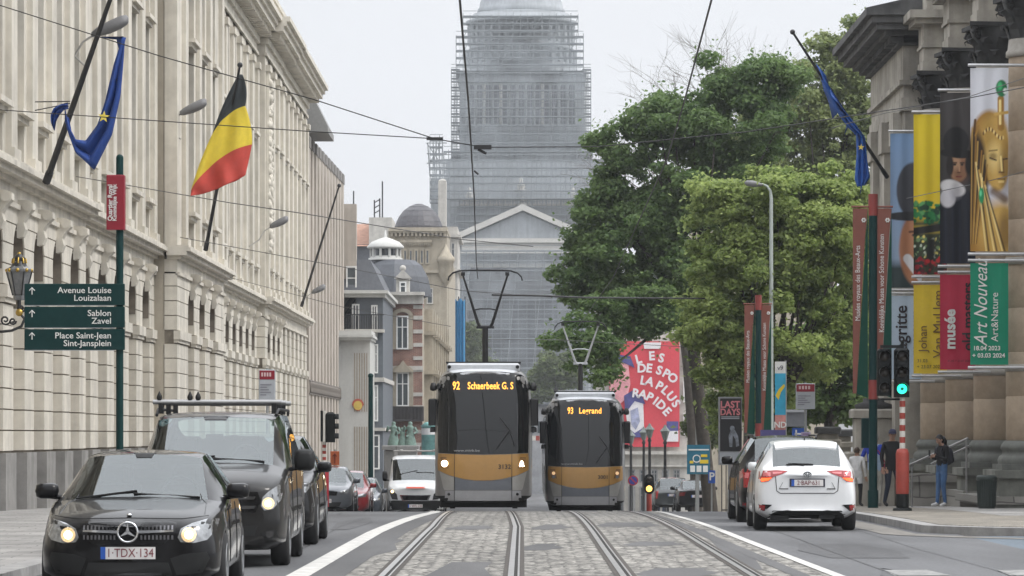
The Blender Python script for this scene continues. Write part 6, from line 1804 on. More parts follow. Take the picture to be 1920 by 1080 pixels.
    for s in (-1, 1):
        seam(bv, t, [(s * .67, .24), (s * .67, 1.38)], 'F', wd=.012, off=.020)
        b = MB(); b.sphere(project(bv, 'F', s * .80, .40) + Vector((0, -.015, 0)), .035, 8, 6); b.build('bumper_stud', BPLAST, t)
        hp = [(.80, 1.02), (.97, 1.05), (1.00, 1.30), (.86, 1.30)]
        hh = decal(bv, hp if s > 0 else mirror(hp), 'F', mat('lamp_gold_housing', (.22, .12, .05), rough=.2), t, 'headlight', off=.022, step=.08, base=.3)
        c_ = (s * .90, 1.12)
        if lit:
            r_ = .075 if s < 0 else .045
            if s < 0: pl = [(c_[0] - .0 + r_ * math.cos(a), c_[1] + .02 + r_ * math.sin(a)) for a in [q * math.pi / 8 for q in range(16)]]
            else: pl = [(c_[0] - .055, c_[1] - .05), (c_[0] + .055, c_[1] - .05), (c_[0] + .02, c_[1] + .08), (c_[0] - .02, c_[1] + .08)]
            decal(bv, pl, 'F', WHITELAMP, hh, 'lens', off=.034, step=.08, base=.3, thick=0)
        else:
            for dz in (.06, -.05):
                pl = [(c_[0] + .05 * math.cos(a), c_[1] + dz + .05 * math.sin(a)) for a in [q * math.pi / 6 for q in range(12)]]
                decal(bv, pl, 'F', LAMPG if dz < 0 else mat('tram_lamp_dim', (.7, .45, .25), emit=(1, .6, .3), estr=.5, var=0), hh, 'lens', off=.034, step=.08, base=.3, thick=0)
    text_on(bv, number, (.50, 1.06), .15, 'F', FLEET, t, off=.028, sx=1.0, bold=.004, name='fleet_number')
    # wiper
    b = MB()
    p0 = project(bv, 'F', .30, 1.48) + Vector((0, -.04, 0)); p1 = project(bv, 'F', .62, 1.95) + Vector((0, -.05, 0)); p2 = project(bv, 'F', .74, 1.55) + Vector((0, -.05, 0)); p3 = project(bv, 'F', .40, 2.25) + Vector((0, -.04, 0))
    b.tube([p0, p1], .016, 5); b.tube([p2, p1, p3], .012, 5); b.build('wiper', ARMD, t)
    # camera boxes either side and small lamps above
    for s in (-1, 1):
        b = MB()
        b.bbox(s * 1.19 - .10, s * 1.19 + .10, .55, .78, 2.06, 2.72, .035); b.bbox(s * 1.16 - .09, s * 1.16 + .09, .58, .76, 1.90, 2.03, .03)
        b.box(s * 1.08 - .06, s * 1.08 + .06, .62, .70, 2.3, 2.4); b.build('mirror_box', ARMD, t)
        b = MB(); b.tube([(s * 1.06, .55, 2.98), (s * 1.17, .47, 2.98)], .035, 6); b.lathe((s * 1.17, .5, 2.9), [(.001, 0), (.075, .02), (.085, .1), (.05, .2), (.001, .21)], 10); b.build('side_camera', ARMD, t)
    # flanks: windows, doors
    for s in (-1, 1):
        d = 'R' if s > 0 else 'L'
        decal(bv, [(1.0, 1.45), (2.1, 1.30), (2.1, 3.0), (1.15, 3.05)], d, SGLASS, t, 'cab_side_window', off=.006, step=.4)
        y = 2.5
        while y < L - 2:
            decal(bv, [(y, 1.35), (y + 1.9, 1.35), (y + 1.9, 2.85), (y, 2.85)], d, SGLASS, t, 'side_window', off=.006, step=.8, base=0)
            decal(bv, [(y + 2.1, .36), (y + 3.3, .36), (y + 3.3, 2.9), (y + 2.1, 2.9)], d, SGLASS, t, 'door', off=.008, step=.8, base=0)
            y += 4.6
        decal(bv, [(1.2, 1.02), (2.4, 1.02), (2.4, 1.25), (1.2, 1.25)], d, TGOLD, t, 'gold_side_band', off=.006, step=.4)
    b = MB(); b.bbox(-1.02, 1.02, .5, 30.2, .07, .30, .04); b.build('underframe_box', UNDER, t)
    # roof: fairing, equipment boxes
    b = MB(); b.bbox(-.86, .86, .62, 2.6, 3.40, 3.585, .05); b.box(-.88, .88, .75, 2.6, 3.585, 3.62, 1)
    for s in (-1, 1): b.tube([(s * .8, .60, 3.49), (s * .8, .64, 3.49)], .045, 8, 1)
    b.build('roof_fairing', [TROOF, BPLAST], t)
    for ya, yb in ((3.0, 4.6), (8, 12), (14, 18), (21, 26)):
        b = MB(); b.bbox(-.8, .8, ya, yb, 3.40, 3.66, .05); b.build('roof_box', mat('roof_box_grey', (.28, .29, .30), rough=.5), t)
    for yb in (2.6, 13.5, 28):
        b = MB()
        for s in (-1, 1):
            for dy in (-.9, .9):
                for q in range(1): b.tube([(s * .68, yb + dy, .31), (s * .80, yb + dy, .31)], .29, 20)
        b.build('bogie', UNDER, t)
    # pantograph
    yp, zt, arm, wbow = pano
    FT = 4.6
    b = MB(); b.bbox(-.5, .5, yp - .5, yp + .5, 3.5, 3.62, .03); b.tube([(0, yp, 3.55), (0, yp + .02, FT + .02)], .075, 8); b.build('pantograph_foot', ARMD, t)
    b = MB()
    for s in (-1, 1):
        b.tube([(s * .12, yp, FT), (s * .18, yp - .02, FT + .12), (s * .55, yp - .1, zt - .14)], [.042, .04, .022], 6)
    b.tube([(-.27, yp - .05, FT + .46), (-.12, yp - .05, FT + .49), (.12, yp - .05, FT + .49), (.27, yp - .05, FT + .46)], .02, 5); b.tube([(-.22, yp, FT + .02), (.22, yp, FT + .02)], .045, 6)
    b.build('pantograph_arm', arm, t)
    b = MB()
    for dy in (-.14, .14):
        pts = [(-wbow, -.26), (-wbow * .98, -.17), (-wbow * .88, -.07), (-wbow * .7, -.012), (-.4, 0), (.4, 0), (wbow * .7, -.012), (wbow * .88, -.07), (wbow * .98, -.17), (wbow, -.26)]
        b.tube([(x_, yp - .1 + dy, zt + z_) for x_, z_ in pts], .018, 6)
    for s in (-1, 1): b.box(s * .55 - .05, s * .55 + .05, yp - .26, yp + .06, zt - .14, zt - .05); b.tube([(s * .5, yp - .24, zt), (s * .5, yp + .04, zt)], .02, 5)
    b.build('collector_bow', ARMD, t)
    return t
tram('tram', 'gold fronted grey tram showing route 92 with its left headlight blazing', -1.0, 91.0, .1, '92', 'Schaerbeek G. S', '3132', True, 0, (6.2, 6.08, ARMD, .92)).scale = (1.085, 1, 1.045)
tram('tram', 'gold fronted grey tram showing route 93, farther back on the right-hand track', 1.90, 109.0, -.1, '93', 'Legrand', '3001', False, 0, (10.5, 5.98, ARMG, .80)).scale = (1.07, 1, 1.025)
# ------------------------------------------------------------------ trees
def leaf_mat(name, c1, c2, trans=.35):
    m = bpy.data.materials.new(name); m.use_nodes = True; n = m.node_tree; b = n.nodes['Principled BSDF']
    b.inputs['Roughness'].default_value = .55; b.inputs['Specular IOR Level'].default_value = .35
    ge = n.nodes.new('ShaderNodeNewGeometry'); cr = n.nodes.new('ShaderNodeValToRGB')
    cr.color_ramp.elements[0].color = (*c1, 1); cr.color_ramp.elements[1].color = (*c2, 1)
    tcn = n.nodes.new('ShaderNodeTexCoord'); ns = n.nodes.new('ShaderNodeTexNoise'); ns.inputs['Scale'].default_value = .55; ns.inputs['Detail'].default_value = 3
    n.links.new(tcn.outputs['Object'], ns.inputs['Vector'])
    a = n.nodes.new('ShaderNodeMath'); a.operation = 'MULTIPLY_ADD'; a.inputs[1].default_value = 1.3; a.inputs[2].default_value = -.45
    n.links.new(ns.outputs['Fac'], a.inputs[0])
    ad = n.nodes.new('ShaderNodeMath'); ad.operation = 'MULTIPLY_ADD'; ad.inputs[1].default_value = .6
    n.links.new(ge.outputs['Random Per Island'], ad.inputs[0]); n.links.new(a.outputs[0], ad.inputs[2]); n.links.new(ad.outputs[0], cr.inputs[0])
    n.links.new(cr.outputs[0], b.inputs['Base Color'])
    tl = n.nodes.new('ShaderNodeBsdfTranslucent'); n.links.new(cr.outputs[0], tl.inputs['Color'])
    ms = n.nodes.new('ShaderNodeMixShader'); ms.inputs[0].default_value = trans
    n.links.new(b.outputs[0], ms.inputs[1]); n.links.new(tl.outputs[0], ms.inputs[2]); n.links.new(ms.outputs[0], n.nodes['Material Output'].inputs['Surface'])
    return m
LF_DARK = leaf_mat('dark_maple_leaves', (.06, .12, .038), (.21, .30, .105), .52)
LF_MID = leaf_mat('fresh_green_leaves', (.13, .20, .05), (.44, .52, .18), .54)
LF_OLIVE = leaf_mat('olive_green_leaves', (.14, .19, .07), (.39, .44, .19), .52)
LF_SHADE = leaf_mat('deep_green_leaves', (.055, .105, .03), (.2, .29, .085), .46)
LF_FAR = leaf_mat('far_leaves', (.06, .09, .03), (.16, .2, .07))
BARK = mat('bark', (.05, .042, .034), rough=.95, var=.4, scale=6, bump=.5)
def tree(name, label, cat, base, balls, leafm, n_leaf, size, seed, trunk_r=.28, limbs=14, clump=.55, group=None, cap=170, forkz=None):
    """balls: (x, y, z, rx, ry, rz) volumes of the crown; leaves gather in clumps near their skins"""
    rg = np.random.default_rng(seed)
    t = thing(name, label, cat, base, 0, group)
    bx, by, bz = base
    vol = np.array([b_[3] * b_[4] * b_[5] for b_ in balls]) ** .75; vol /= vol.sum()
    cl = []
    ncl = cap
    for i, b_ in enumerate(balls):
        k = max(6, int(ncl * vol[i]))
        d_ = rg.normal(size=(k, 3)); d_ /= np.linalg.norm(d_, axis=1)[:, None]
        rad = rg.uniform(.40, 1.0, k) ** .6
        rad *= rg.uniform(.80, 1.20, k)
        cl.append(np.array(b_[:3]) + d_ * rad[:, None] * np.array(b_[3:6]))
    cl = np.vstack(cl); k = len(cl)
    crad = rg.uniform(.55, 1.35, k) * clump
    cw = crad ** 2; cw /= cw.sum()
    idx = rg.choice(k, n_leaf, p=cw)
    dd = rg.normal(size=(n_leaf, 3)); dd /= np.linalg.norm(dd, axis=1)[:, None]
    pos = cl[idx] + dd * (rg.uniform(0.15, 1, n_leaf) ** .5)[:, None] * crad[idx][:, None] * np.array([1.25, 1.25, .72])
    stray = rg.random(n_leaf) < .10
    pos[stray] += rg.normal(size=(stray.sum(), 3)) * clump * .6
    nrm = dd * .5 + rg.normal(size=(n_leaf, 3)) * .55 + np.array([0, 0, .75]); nrm /= np.linalg.norm(nrm, axis=1)[:, None]
    ax = np.cross(nrm, rg.normal(size=(n_leaf, 3))); ax /= np.linalg.norm(ax, axis=1)[:, None]; bi = np.cross(nrm, ax)
    s_ = (size * rg.uniform(.6, 1.35, n_leaf))[:, None]
    v = np.empty((n_leaf, 5, 3))
    v[:, 0] = pos - ax * s_; v[:, 1] = pos - bi * s_ * .62 + nrm * s_ * .12; v[:, 2] = pos + ax * s_ - nrm * s_ * .2; v[:, 3] = pos + bi * s_ * .62 + nrm * s_ * .12; v[:, 4] = pos
    v -= np.array(base)
    me = bpy.data.meshes.new('crown')
    nv = n_leaf * 4; me.vertices.add(nv); me.vertices.foreach_set('co', v[:, :4].reshape(-1))
    me.loops.add(nv); me.loops.foreach_set('vertex_index', np.arange(nv, dtype=np.int32))
    me.polygons.add(n_leaf); me.polygons.foreach_set('loop_start', np.arange(0, nv, 4, dtype=np.int32)); me.polygons.foreach_set('loop_total', np.full(n_leaf, 4, dtype=np.int32))
    me.materials.append(leafm); me.update(); me.validate()
    link_mesh('crown', me, t)
    # trunk and limbs
    b = MB(); top = Vector((np.mean([q[0] for q in balls]), np.mean([q[1] for q in balls]), 0))
    fork = Vector((bx + (top.x - bx) * .3, by + (top.y - by) * .3, bz + (min(q[2] - q[5] for q in balls) - bz) * .85 + 1.0))
    if forkz: fork.z = forkz
    b.tube([(bx, by, bz - .3), (bx + .05, by, bz + .5), ((bx + fork.x) / 2 + .08, by, (bz + fork.z) / 2), fork], [trunk_r * 1.4, trunk_r, trunk_r * .9, trunk_r * .8], 9)
    pick = rg.choice(k, min(limbs, k), replace=False)
    for q in pick:
        e = Vector(cl[q]); m1 = fork.lerp(e, .45) + Vector((rg.normal() * .25, rg.normal() * .25, .35 + rg.normal() * .2))
        b.tube([fork, m1, e], [trunk_r * .5, trunk_r * .24, trunk_r * .06], 6)
    b.build('trunk', BARK, t, True)
    return t
def pball(px_, py_, rx, ry, d, dep=None):
    s = d / F; p = P(px_, py_, d); return (p.x, p.y, p.z, rx * s, (dep if dep else rx * s * .9), ry * s)
d = 146.0
tree('maple_tree', 'big dark green maple leaning its boughs over the right tram', 'tree', (PX(1330, d), d, g(d)),
     [pball(1180, 480, 118, 120, d), pball(1265, 300, 115, 125, d), pball(1370, 230, 105, 110, d), pball(1120, 430, 62, 75, d), pball(1105, 645, 62, 55, d - 4), pball(1195, 585, 80, 55, d - 3),
      pball(1300, 480, 120, 150, d), pball(1420, 160, 70, 60, d), pball(1215, 205, 40, 35, d), pball(1150, 345, 45, 55, d), pball(1125, 690, 42, 34, d - 4), pball(1165, 285, 55, 60, d), pball(1105, 530, 60, 50, d)], LF_DARK, 135000, .098, 3, .3, 40, .47, cap=520, forkz=PZ(600, 146))
d = 124.0
tree('plane_tree', 'fresh green tree in front of the maple with yellowish tufts', 'tree', (PX(1445, d), d, g(d)),
     [pball(1350, 560, 85, 120, d), pball(1440, 480, 110, 120, d), pball(1540, 420, 95, 100, d), pball(1480, 640, 120, 110, d), pball(1400, 690, 85, 85, d), pball(1590, 560, 60, 120, d + 2), pball(1345, 420, 55, 80, d), pball(1342, 680, 40, 75, d), pball(1352, 775, 38, 42, d), pball(1600, 460, 45, 90, d), pball(1450, 375, 95, 65, d), pball(1570, 350, 50, 40, d)], LF_MID, 125000, .086, 5, .26, 34, .40, cap=520)
d = 172.0
tree('plane_tree', 'tall olive green tree rising behind the others beside the museum cornice', 'tree', (PX(1560, d), d, g(d)),
     [pball(1500, 190, 70, 80, d), pball(1575, 260, 80, 140, d), pball(1450, 300, 70, 100, d), pball(1590, 110, 50, 60, d), pball(1500, 400, 80, 110, d), pball(1620, 50, 32, 34, d), pball(1560, 90, 40, 30, d), pball(1625, 330, 40, 90, d), pball(1400, 230, 40, 60, d), pball(1600, 200, 45, 60, d)], LF_OLIVE, 80000, .108, 8, .3, 30, .46, cap=380)
d = 135.0
tree('shade_tree', 'deep green low boughed tree in the shade beside the museum pier', 'tree', (PX(1560, d), d, g(d)),
     [pball(1560, 660, 80, 90, d), pball(1500, 730, 60, 70, d), pball(1590, 740, 50, 60, d), pball(1590, 600, 40, 80, d), pball(1450, 770, 60, 50, d)], LF_SHADE, 38000, .115, 11, .22, 18, .42, cap=210)
for i, (x_, y_, rx, ry, d, lb) in enumerate([(882, 640, 24, 36, 520, 'small hazy tree beside the blue sheeting far down the street'), (1045, 690, 40, 42, 455, 'hazy green tree above the gap between the trams'),
                                         (1015, 725, 26, 26, 500, 'hazy tree low in the gap between the trams'), (1328, 785, 30, 46, 190, 'small light green tree behind the blue parking board'), (905, 690, 30, 26, 560, 'faint far tree behind the left tram roof')]):
    tree('distant_tree', lb, 'tree', (PX(x_, d), d, g(d)), [pball(x_, y_, rx, ry, d), pball(x_ + rx * .4, y_ + ry * .3, rx * .7, ry * .7, d), pball(x_ - rx * .5, y_ + ry * .35, rx * .6, ry * .6, d)], LF_FAR, 7000, .28 if d > 300 else .15, 20 + i, .2, 8, .8 if d > 300 else .5, 'trees far down the street', 60)
# leafless crowns sticking out above the maple
def bare(label, base, top, spread, seed):
    rg = random.Random(seed); t = thing('bare_tree', label, 'tree', base, 0, 'leafless trees'); b = MB()
    def br(p, d_, ln, r, lv):
        e = p + d_ * ln
        m = p.lerp(e, .5) + Vector((rg.gauss(0, .06), rg.gauss(0, .06), rg.gauss(0, .06))) * ln
        b.tube([p, m, e], [r, r * .85, r * .65], 5 if lv > 2 else 4, cap=False)
        if lv == 0: return
        for q in range(3 if lv > 1 else 4):
            dd = (d_ + Vector((rg.gauss(0, .5), rg.gauss(0, .5), rg.gauss(.05, .35)))).normalized()
            br(p.lerp(e, .55 + .45 * rg.random()), dd, ln * (.62 + .2 * rg.random()), r * .55, lv - 1)
    p0 = Vector(base); h = top[2] - base[2]
    stem = MB(); stem.tube([p0, p0.lerp(Vector(top), .35) + Vector((.2, 0, 0)), p0.lerp(Vector(top), .62)], [.28, .2, .14], 8); stem.build('trunk', BARK, t, True)
    st_ = p0.lerp(Vector(top), .62)
    for q in range(7):
        dd = (Vector((rg.gauss(0, spread), rg.gauss(0, spread), 1))).normalized(); br(st_, dd, h * .16, .06, 4)
    b.build('twigs', mat('twig_bark', (.13, .115, .10), rough=.9), t, True)
d = 178.0
bare('leafless tree whose grey twigs stick out left of the maple top', (PX(1310, d), d, g(d)), P(1225, 130, d), .55, 2)
bare('leafless tree whose twigs rise above the maple beside the right flagpole', (PX(1400, d), d, g(d)), P(1395, 45, d), .6, 4)
# ------------------------------------------------------------------ street furniture, flags, wires
GREENP = mat('dark_green_paint', (.006, .034, .034), rough=.5, var=.12, spec=.15)
DKBROWN = mat('brown_red_banner', (.20, .062, .042), rough=.6, var=.1)
DKGREEN = mat('deep_green_banner', (.006, .055, .038), rough=.8, var=.1, spec=.2)
SIGNRED = mat('sign_red', (.24, .006, .02), rough=.4, var=.06)
SIGNW = mat('sign_white', (.66, .66, .66), rough=.45, var=.05)
SIGNG = mat('sign_grey', (.38, .40, .43), rough=.5, var=.08)
LAMPGREY = mat('lamp_head_grey', (.17, .17, .175), rough=.5, var=.1)
GALV = mat('galvanised_pole', (.33, .34, .34), rough=.5, metal=.5, var=.12)
POLER = mat('signal_red', (.33, .05, .035), rough=.5, var=.2, scale=4)
POLEW = mat('signal_white', (.62, .60, .55), rough=.55, var=.12)
SIGB = mat('signal_black', (.008, .010, .010), rough=.5, var=.15, spec=.2)
# direction post on the left
d = 60.0
sp = thing('direction_post', 'tall dark green post with three green street name arrows and a red top sign', 'signpost', (PX(225, d), d, .12))
b = MB(); b.tube([P(224.5, 958, d), P(224.5, 296, d)], .062, 12); b.sphere(P(224.5, 296, d), .062, 12, 6); b.build('post', GREENP, sp, True)
b = MB(); p0, p1 = P(200, 431, d - .08), P(234, 328, d - .08); b.bbox(p0.x, p1.x, d - .13, d + .06, p0.z, p1.z, .012); tsg = b.build('top_sign', SIGNRED, sp, True)
text('Quartier Royal', facing(P(206.5, 380, d - .14), (0, 0, 1), (-1, 0, 0)), .105, BTXW, sp, world=True, ext=.002, bold=.002, sx=.95)
text('Koninklijke Wijk', facing(P(215, 380, d - .14), (0, 0, 1), (-1, 0, 0)), .095, BTXW, sp, world=True, ext=.002, bold=.002, sx=.95)
for ya, yb, l1, l2 in ((532, 572, 'Avenue Louise', 'Louizalaan'), (575, 614, 'Sablon', 'Zavel'), (617, 656, 'Place Saint-Jean', 'Sint-Jansplein')):
    b = MB(); p0, p1 = P(46, yb, d - .09), P(234, ya, d - .09); b.bbox(p0.x, p1.x, d - .12, d - .05, p0.z, p1.z, .01)
    b2 = MB(); b2.box(p0.x, P(216, 0, d).x, d - .115, d - .06, p0.z - .012, p0.z - .002)
    a_ = b.build('arrow_board', GREENP, sp, True); b2.build('edge_strip', SIGNG, a_, True)
    for q, l in enumerate((l1, l2)): text(l, facing(P(209, ya + 12.5 + 14.5 * q, d - .125), (1, 0, 0), (0, 0, 1)), .142, BTXW, a_, world=True, align='RIGHT', ext=.002, sx=1.06, bold=.001)
    b = MB(); c = P(60, (ya + yb) / 2 - 6, d - .124)
    b.tube([c + Vector((0, 0, -.055)), c + Vector((0, 0, .05))], .009, 5); b.tube([c + Vector((-.045, 0, .01)), c + Vector((0, 0, .06)), c + Vector((.045, 0, .01))], .009, 5); b.build('arrow', BTXW, a_, True)
# ornate wall lantern at the left edge
d = 71.0
wl_ = thing('wall_lantern', 'ornate black lantern with gilt crown on a scrolled wall bracket at the left edge', 'lantern', P(36, 575, d))
GILT = mat('gilt', (.45, .30, .07), rough=.35, metal=.8)
b = MB(); c = P(36, 0, d)
b.lathe((c.x, c.y, 0), [(.10, PZ(563, d)), (.12, PZ(557, d)), (.11, PZ(553, d)), (.13, PZ(552, d)), (.24, PZ(512, d)), (.26, PZ(509, d)), (.26, PZ(505, d)), (.14, PZ(498, d)), (.13, PZ(490, d))], 6, smooth=False); b.build('lantern_frame', mat('lantern_glass', (.16, .165, .17), rough=.15, var=.3), wl_, True)
b = MB()
for k in range(6):
    a = math.pi * k / 3; b.tube([(c.x + .125 * math.cos(a), c.y + .125 * math.sin(a), PZ(554, d)), (c.x + .25 * math.cos(a), c.y + .25 * math.sin(a), PZ(510, d))], .016, 5)
b.lathe((c.x, c.y, 0), [(.17, PZ(503, d)), (.13, PZ(492, d)), (.11, PZ(488, d)), (.14, PZ(485, d)), (.03, PZ(476, d))], 10); b.build('lantern_ribs', IRON, wl_, True)
b = MB()
for k in range(8):
    a = math.pi * k / 4; b.sphere((c.x + .24 * math.cos(a), c.y + .24 * math.sin(a), PZ(507, d)), .04, 6, 5); b.tube([(c.x + .14 * math.cos(a), c.y + .14 * math.sin(a), PZ(494, d)), (c.x + .13 * math.cos(a), c.y + .13 * math.sin(a), PZ(486, d)), (c.x + .02 * math.cos(a), c.y + .02 * math.sin(a), PZ(479, d))], .02, 5)
b.sphere((c.x, c.y, PZ(476, d)), .04, 8, 6); b.build('gilt_crown', GILT, wl_, True)
b = MB()
b.tube([P(36, 563, d), P(36, 575, d), P(34, 590, d)], .04, 6)
b.tube([P(38, 588, d), P(46, 598, d), P(40, 612, d), P(22, 620, d), P(2, 622, d), P(-40, 616, d + 1)], .03, 6)
for cx_, cy_, r_ in ((10, 600, 10), (24, 602, 7), (40, 578, 8)): b.tube([P(cx_ + r_ * (1 - q / 16) * math.cos(q * .7), cy_ + r_ * (1 - q / 16) * math.sin(q * .7), d) for q in range(14)], .02, 5)
b.build('bracket', IRON, wl_, True)
b = MB(); b.sphere(P(36, 586, d - .05), .075, 10, 7, sc=(1, .6, 1)); b.build('gilt_boss', GILT, wl_, True)
# wall hung street lights
def wall_light(x, y, d, ln, label, wallx):
    t = thing('wall_street_light', label, 'street light', P(x, y, d), 0, 'street lights on brackets from the left facade'); c = P(x, y, d)
    b = MB(); w2 = ln / 2
    vs = []; fs = []
    prof = [(-w2, .05, .05, .07), (-w2 * .7, .13, .10, .13), (0, .19, .13, .19), (w2 * .6, .19, .11, .21), (w2 * .9, .15, .07, .18), (w2, .09, .03, .12)]
    n = 10
    for u, hw, lo, hi in prof:
        for q in range(n):
            a = 2 * math.pi * q / n; vs.append((c.x + u, c.y + hw * math.cos(a), c.z + u * .36 + (hi if math.sin(a) > 0 else lo) * math.sin(a)))
    for i in range(len(prof) - 1):
        for q in range(n): fs.append((i * n + q, i * n + (q + 1) % n, (i + 1) * n + (q + 1) % n, (i + 1) * n + q))
    fs += [tuple(range(n - 1, -1, -1)), tuple(range((len(prof) - 1) * n, len(prof) * n))]
    b.add(vs, fs, 0, True); b.build('lamp_head', LAMPGREY, t, True)
    b = MB(); s0 = c + Vector((-w2 * .9, 0, -w2 * .38)); b.tube([s0, s0 + Vector((-.25, 0, -.16)), s0 + Vector((-.45, 0, -.5)), (wallx + .05, c.y, c.z - .9)], .03, 6); b.build('bracket', mat('bracket_cream', (.45, .43, .4), rough=.6), t, True)
wall_light(206, 53, 86, .88, 'largest wall street light beside the top of the left flagpole', -10.5)
wall_light(362, 204, 107, .80, 'wall street light just left of the black yellow red flag', -10.2)
wall_light(523, 419, 140, .72, 'wall street light left of the bare flagpole', -10.7)
wall_light(597, 544, 172, .66, 'smallest wall street light in front of the beige ribbed block', -10.5)
# flagpoles and flags
FLB = mat('flag_blue', (.012, .05, .235), rough=.75, var=.12); FLY = mat('flag_yellow', (.78, .60, .05), rough=.75, var=.08); FLK = mat('flag_black', (.03, .038, .042), rough=.75, var=.15); FLR = mat('flag_red', (.58, .07, .05), rough=.75, var=.08); FLS = mat('flag_star', (.75, .60, .10), rough=.7)
def pole(name, label, p0, p1, r):
    t = thing(name, label, 'flagpole', p0, 0, 'flagpoles leaning out from the facades'); b = MB(); b.tube([p0, p0.lerp(p1, .5), p1], [r, r * .85, r * .6], 8); b.build('shaft', IRON, t, True)
    b = MB(); b.sphere(p1, r * 1.4, 8, 6); b.build('finial', IRON, t, True)
    b = MB(); u = (p1 - p0).normalized(); b.tube([p0 - u * .05, p0 + u * .22], r * 1.25, 8); b.build('socket', IRON, t, True); return t
pole('flagpole', 'thick black flagpole carrying the twisted blue flag on the left', P(88, 338, 75.5), P(222, -45, 72), .072)
pole('flagpole', 'black flagpole carrying the black yellow red flag', P(386, 466, 108), P(450, 122, 105), .06)
pole('flagpole', 'bare black flagpole in front of the beige ribbed block', P(566, 572, 166), P(636, 348, 160), .065)
pole('flagpole', 'black flagpole with furled blue flag beside the museum cornice', P(1662, 330, 97), P(1486, 60, 94), .05)
def sheet(name, label, grid, mats, pick, group=None, cat='flag', thick=.01):
    """cloth from a grid of points; pick(i, j) -> material"""
    n, k = len(grid), len(grid[0]); b = MB()
    for i in range(n - 1):
        for j in range(k - 1):
            b.add([grid[i][j], grid[i][j + 1], grid[i + 1][j + 1], grid[i + 1][j]], [(0, 1, 2, 3)], pick(i, j), True)
    o = b.build(name, mats, fix=False)
    bm = bmesh.new(); bm.from_mesh(o.data); bmesh.ops.remove_doubles(bm, verts=bm.verts[:], dist=.0005)
    bmesh.ops.solidify(bm, geom=bm.faces[:], thickness=thick)
    for f in bm.faces: f.smooth = True
    bm.to_mesh(o.data); bm.free()
    return tag(o, label, cat, group)
def bez(pts, t):
    pts = [Vector(p) for p in pts]
    while len(pts) > 1: pts = [a.lerp(b_, t) for a, b_ in zip(pts, pts[1:])]
    return pts[0]
def poly_at(pts, t):
    n = len(pts) - 1; q = min(n - 1, int(t * n)); f = t * n - q; f = f * f * (3 - 2 * f) * .35 + f * .65
    return Vector(pts[q]).lerp(Vector(pts[q + 1]), f)
# belgian tricolour: hoist along the pole, blown to lower left
dF = 105.6
def q3(a, m_, c, t): return a * ((1 - t) ** 2) + m_ * (2 * t * (1 - t)) + c * (t * t)
cur = [((447, 140), (451, 139), (455, 140)), ((398, 252), (425, 206), (460, 199)), ((359, 356), (398, 290), (472, 270)), ((358, 368), (418, 356), (460, 328))]
cur = [[P(x, y, dF) for x, y in c] for c in cur]
bul = [((-4, 6), (5, -2)), ((-3, 3), (4, 0)), ((0, 0), (0, 0))]
grid = []; Kc = 20; N = 14
for k in range(3):
    for i in range(N if k < 2 else N + 1):
        t = i / N; row = []
        for j in range(Kc + 1):
            v = j / Kc; p = q3(*cur[k], v).lerp(q3(*cur[k + 1], v), t); u = (k + t) / 3
            bl = 4 * t * (1 - t); (lx_, ly_), (rx_, ry_) = bul[k]
            p = p + Vector(((lx_ * (1 - v) + rx_ * v) * bl * dF / F, .13 * u * math.sin(v * 10 + u * 5) + .05 * math.sin(v * 19 - u * 7) * u, 0)); row.append(p)
        grid.append(row)
sheet('flag', 'black yellow and red flag on the pole in the middle of the cream facade', grid, [FLK, FLY, FLR], lambda i, j: min(2, i // N))
# twisted blue flag with one star: hangs from the pole top, gathered, swings back up to the pole
dB = 73.2
la = [P(x, y, dB) for x, y in ((230, 68), (213, 120), (196, 190), (182, 232), (160, 262), (140, 262), (126, 236), (122, 222))]
ra = [P(x, y, dB) for x, y in ((233, 72), (230, 120), (224, 180), (208, 250), (174, 317), (146, 290), (132, 250), (127, 222))]
grid2 = []
for i in range(45):
    u = i / 44; l_, r_ = poly_at(la, u), poly_at(ra, u); row = []
    for j in range(15):
        v = j / 14; p = l_.lerp(r_, v); amp = .11 * min(1, u * 3) * min(1, (1 - u) * 3 + .08)
        row.append(p + Vector((.02 * math.sin(v * 14), amp * math.sin(v * 11 + u * 4), .03 * math.sin(v * 13 + u * 9) * u)))
    grid2.append(row)
fl = sheet('flag', 'deep blue flag with a yellow star twisted round the thick left flagpole', grid2, [FLB], lambda i, j: 0)
def star(c, r, nrm=(0, -1, 0)):
    b = MB(); b.prism([(c.x + (r if q % 2 == 0 else r * .4) * math.sin(q * math.pi / 5 + .1), c.y, c.z + (r if q % 2 == 0 else r * .4) * math.cos(q * math.pi / 5 + .1)) for q in range(10)], (0, .012, 0)); return b
def child(o, b, name, m):
    c = b.build(name, m, o, True); return c
child(fl, star(P(194.5, 219, dB - .22), .125), 'star', FLS)
ka = [P(x, y, dB) for x, y in ((127, 192), (112, 195), (100, 202), (95, 215), (96, 230), (101, 244))]
kb = [P(x, y, dB) for x, y in ((129, 204), (119, 206), (113, 213), (107, 225), (105, 236), (103, 245))]
knot = [[poly_at(ka, i / 12).lerp(poly_at(kb, i / 12), j / 8) + Vector((0, .06 * math.sin(j * 1.6 + i * .5), 0)) for j in range(9)] for i in range(13)]
b = MB()
for i in range(12):
    for j in range(8): b.add([knot[i][j], knot[i][j + 1], knot[i + 1][j + 1], knot[i + 1][j]], [(0, 1, 2, 3)], 0, True)
child(fl, b, 'loose_end', FLB)
b = MB()
for y_ in (191, 205): b.tube([P(66, y_ + (y_ > 200) * 2, 74.5), P(131, 190 + (y_ > 200) * 4, dB)], .012, 4)
child(fl, b, 'guy_line', IRON)
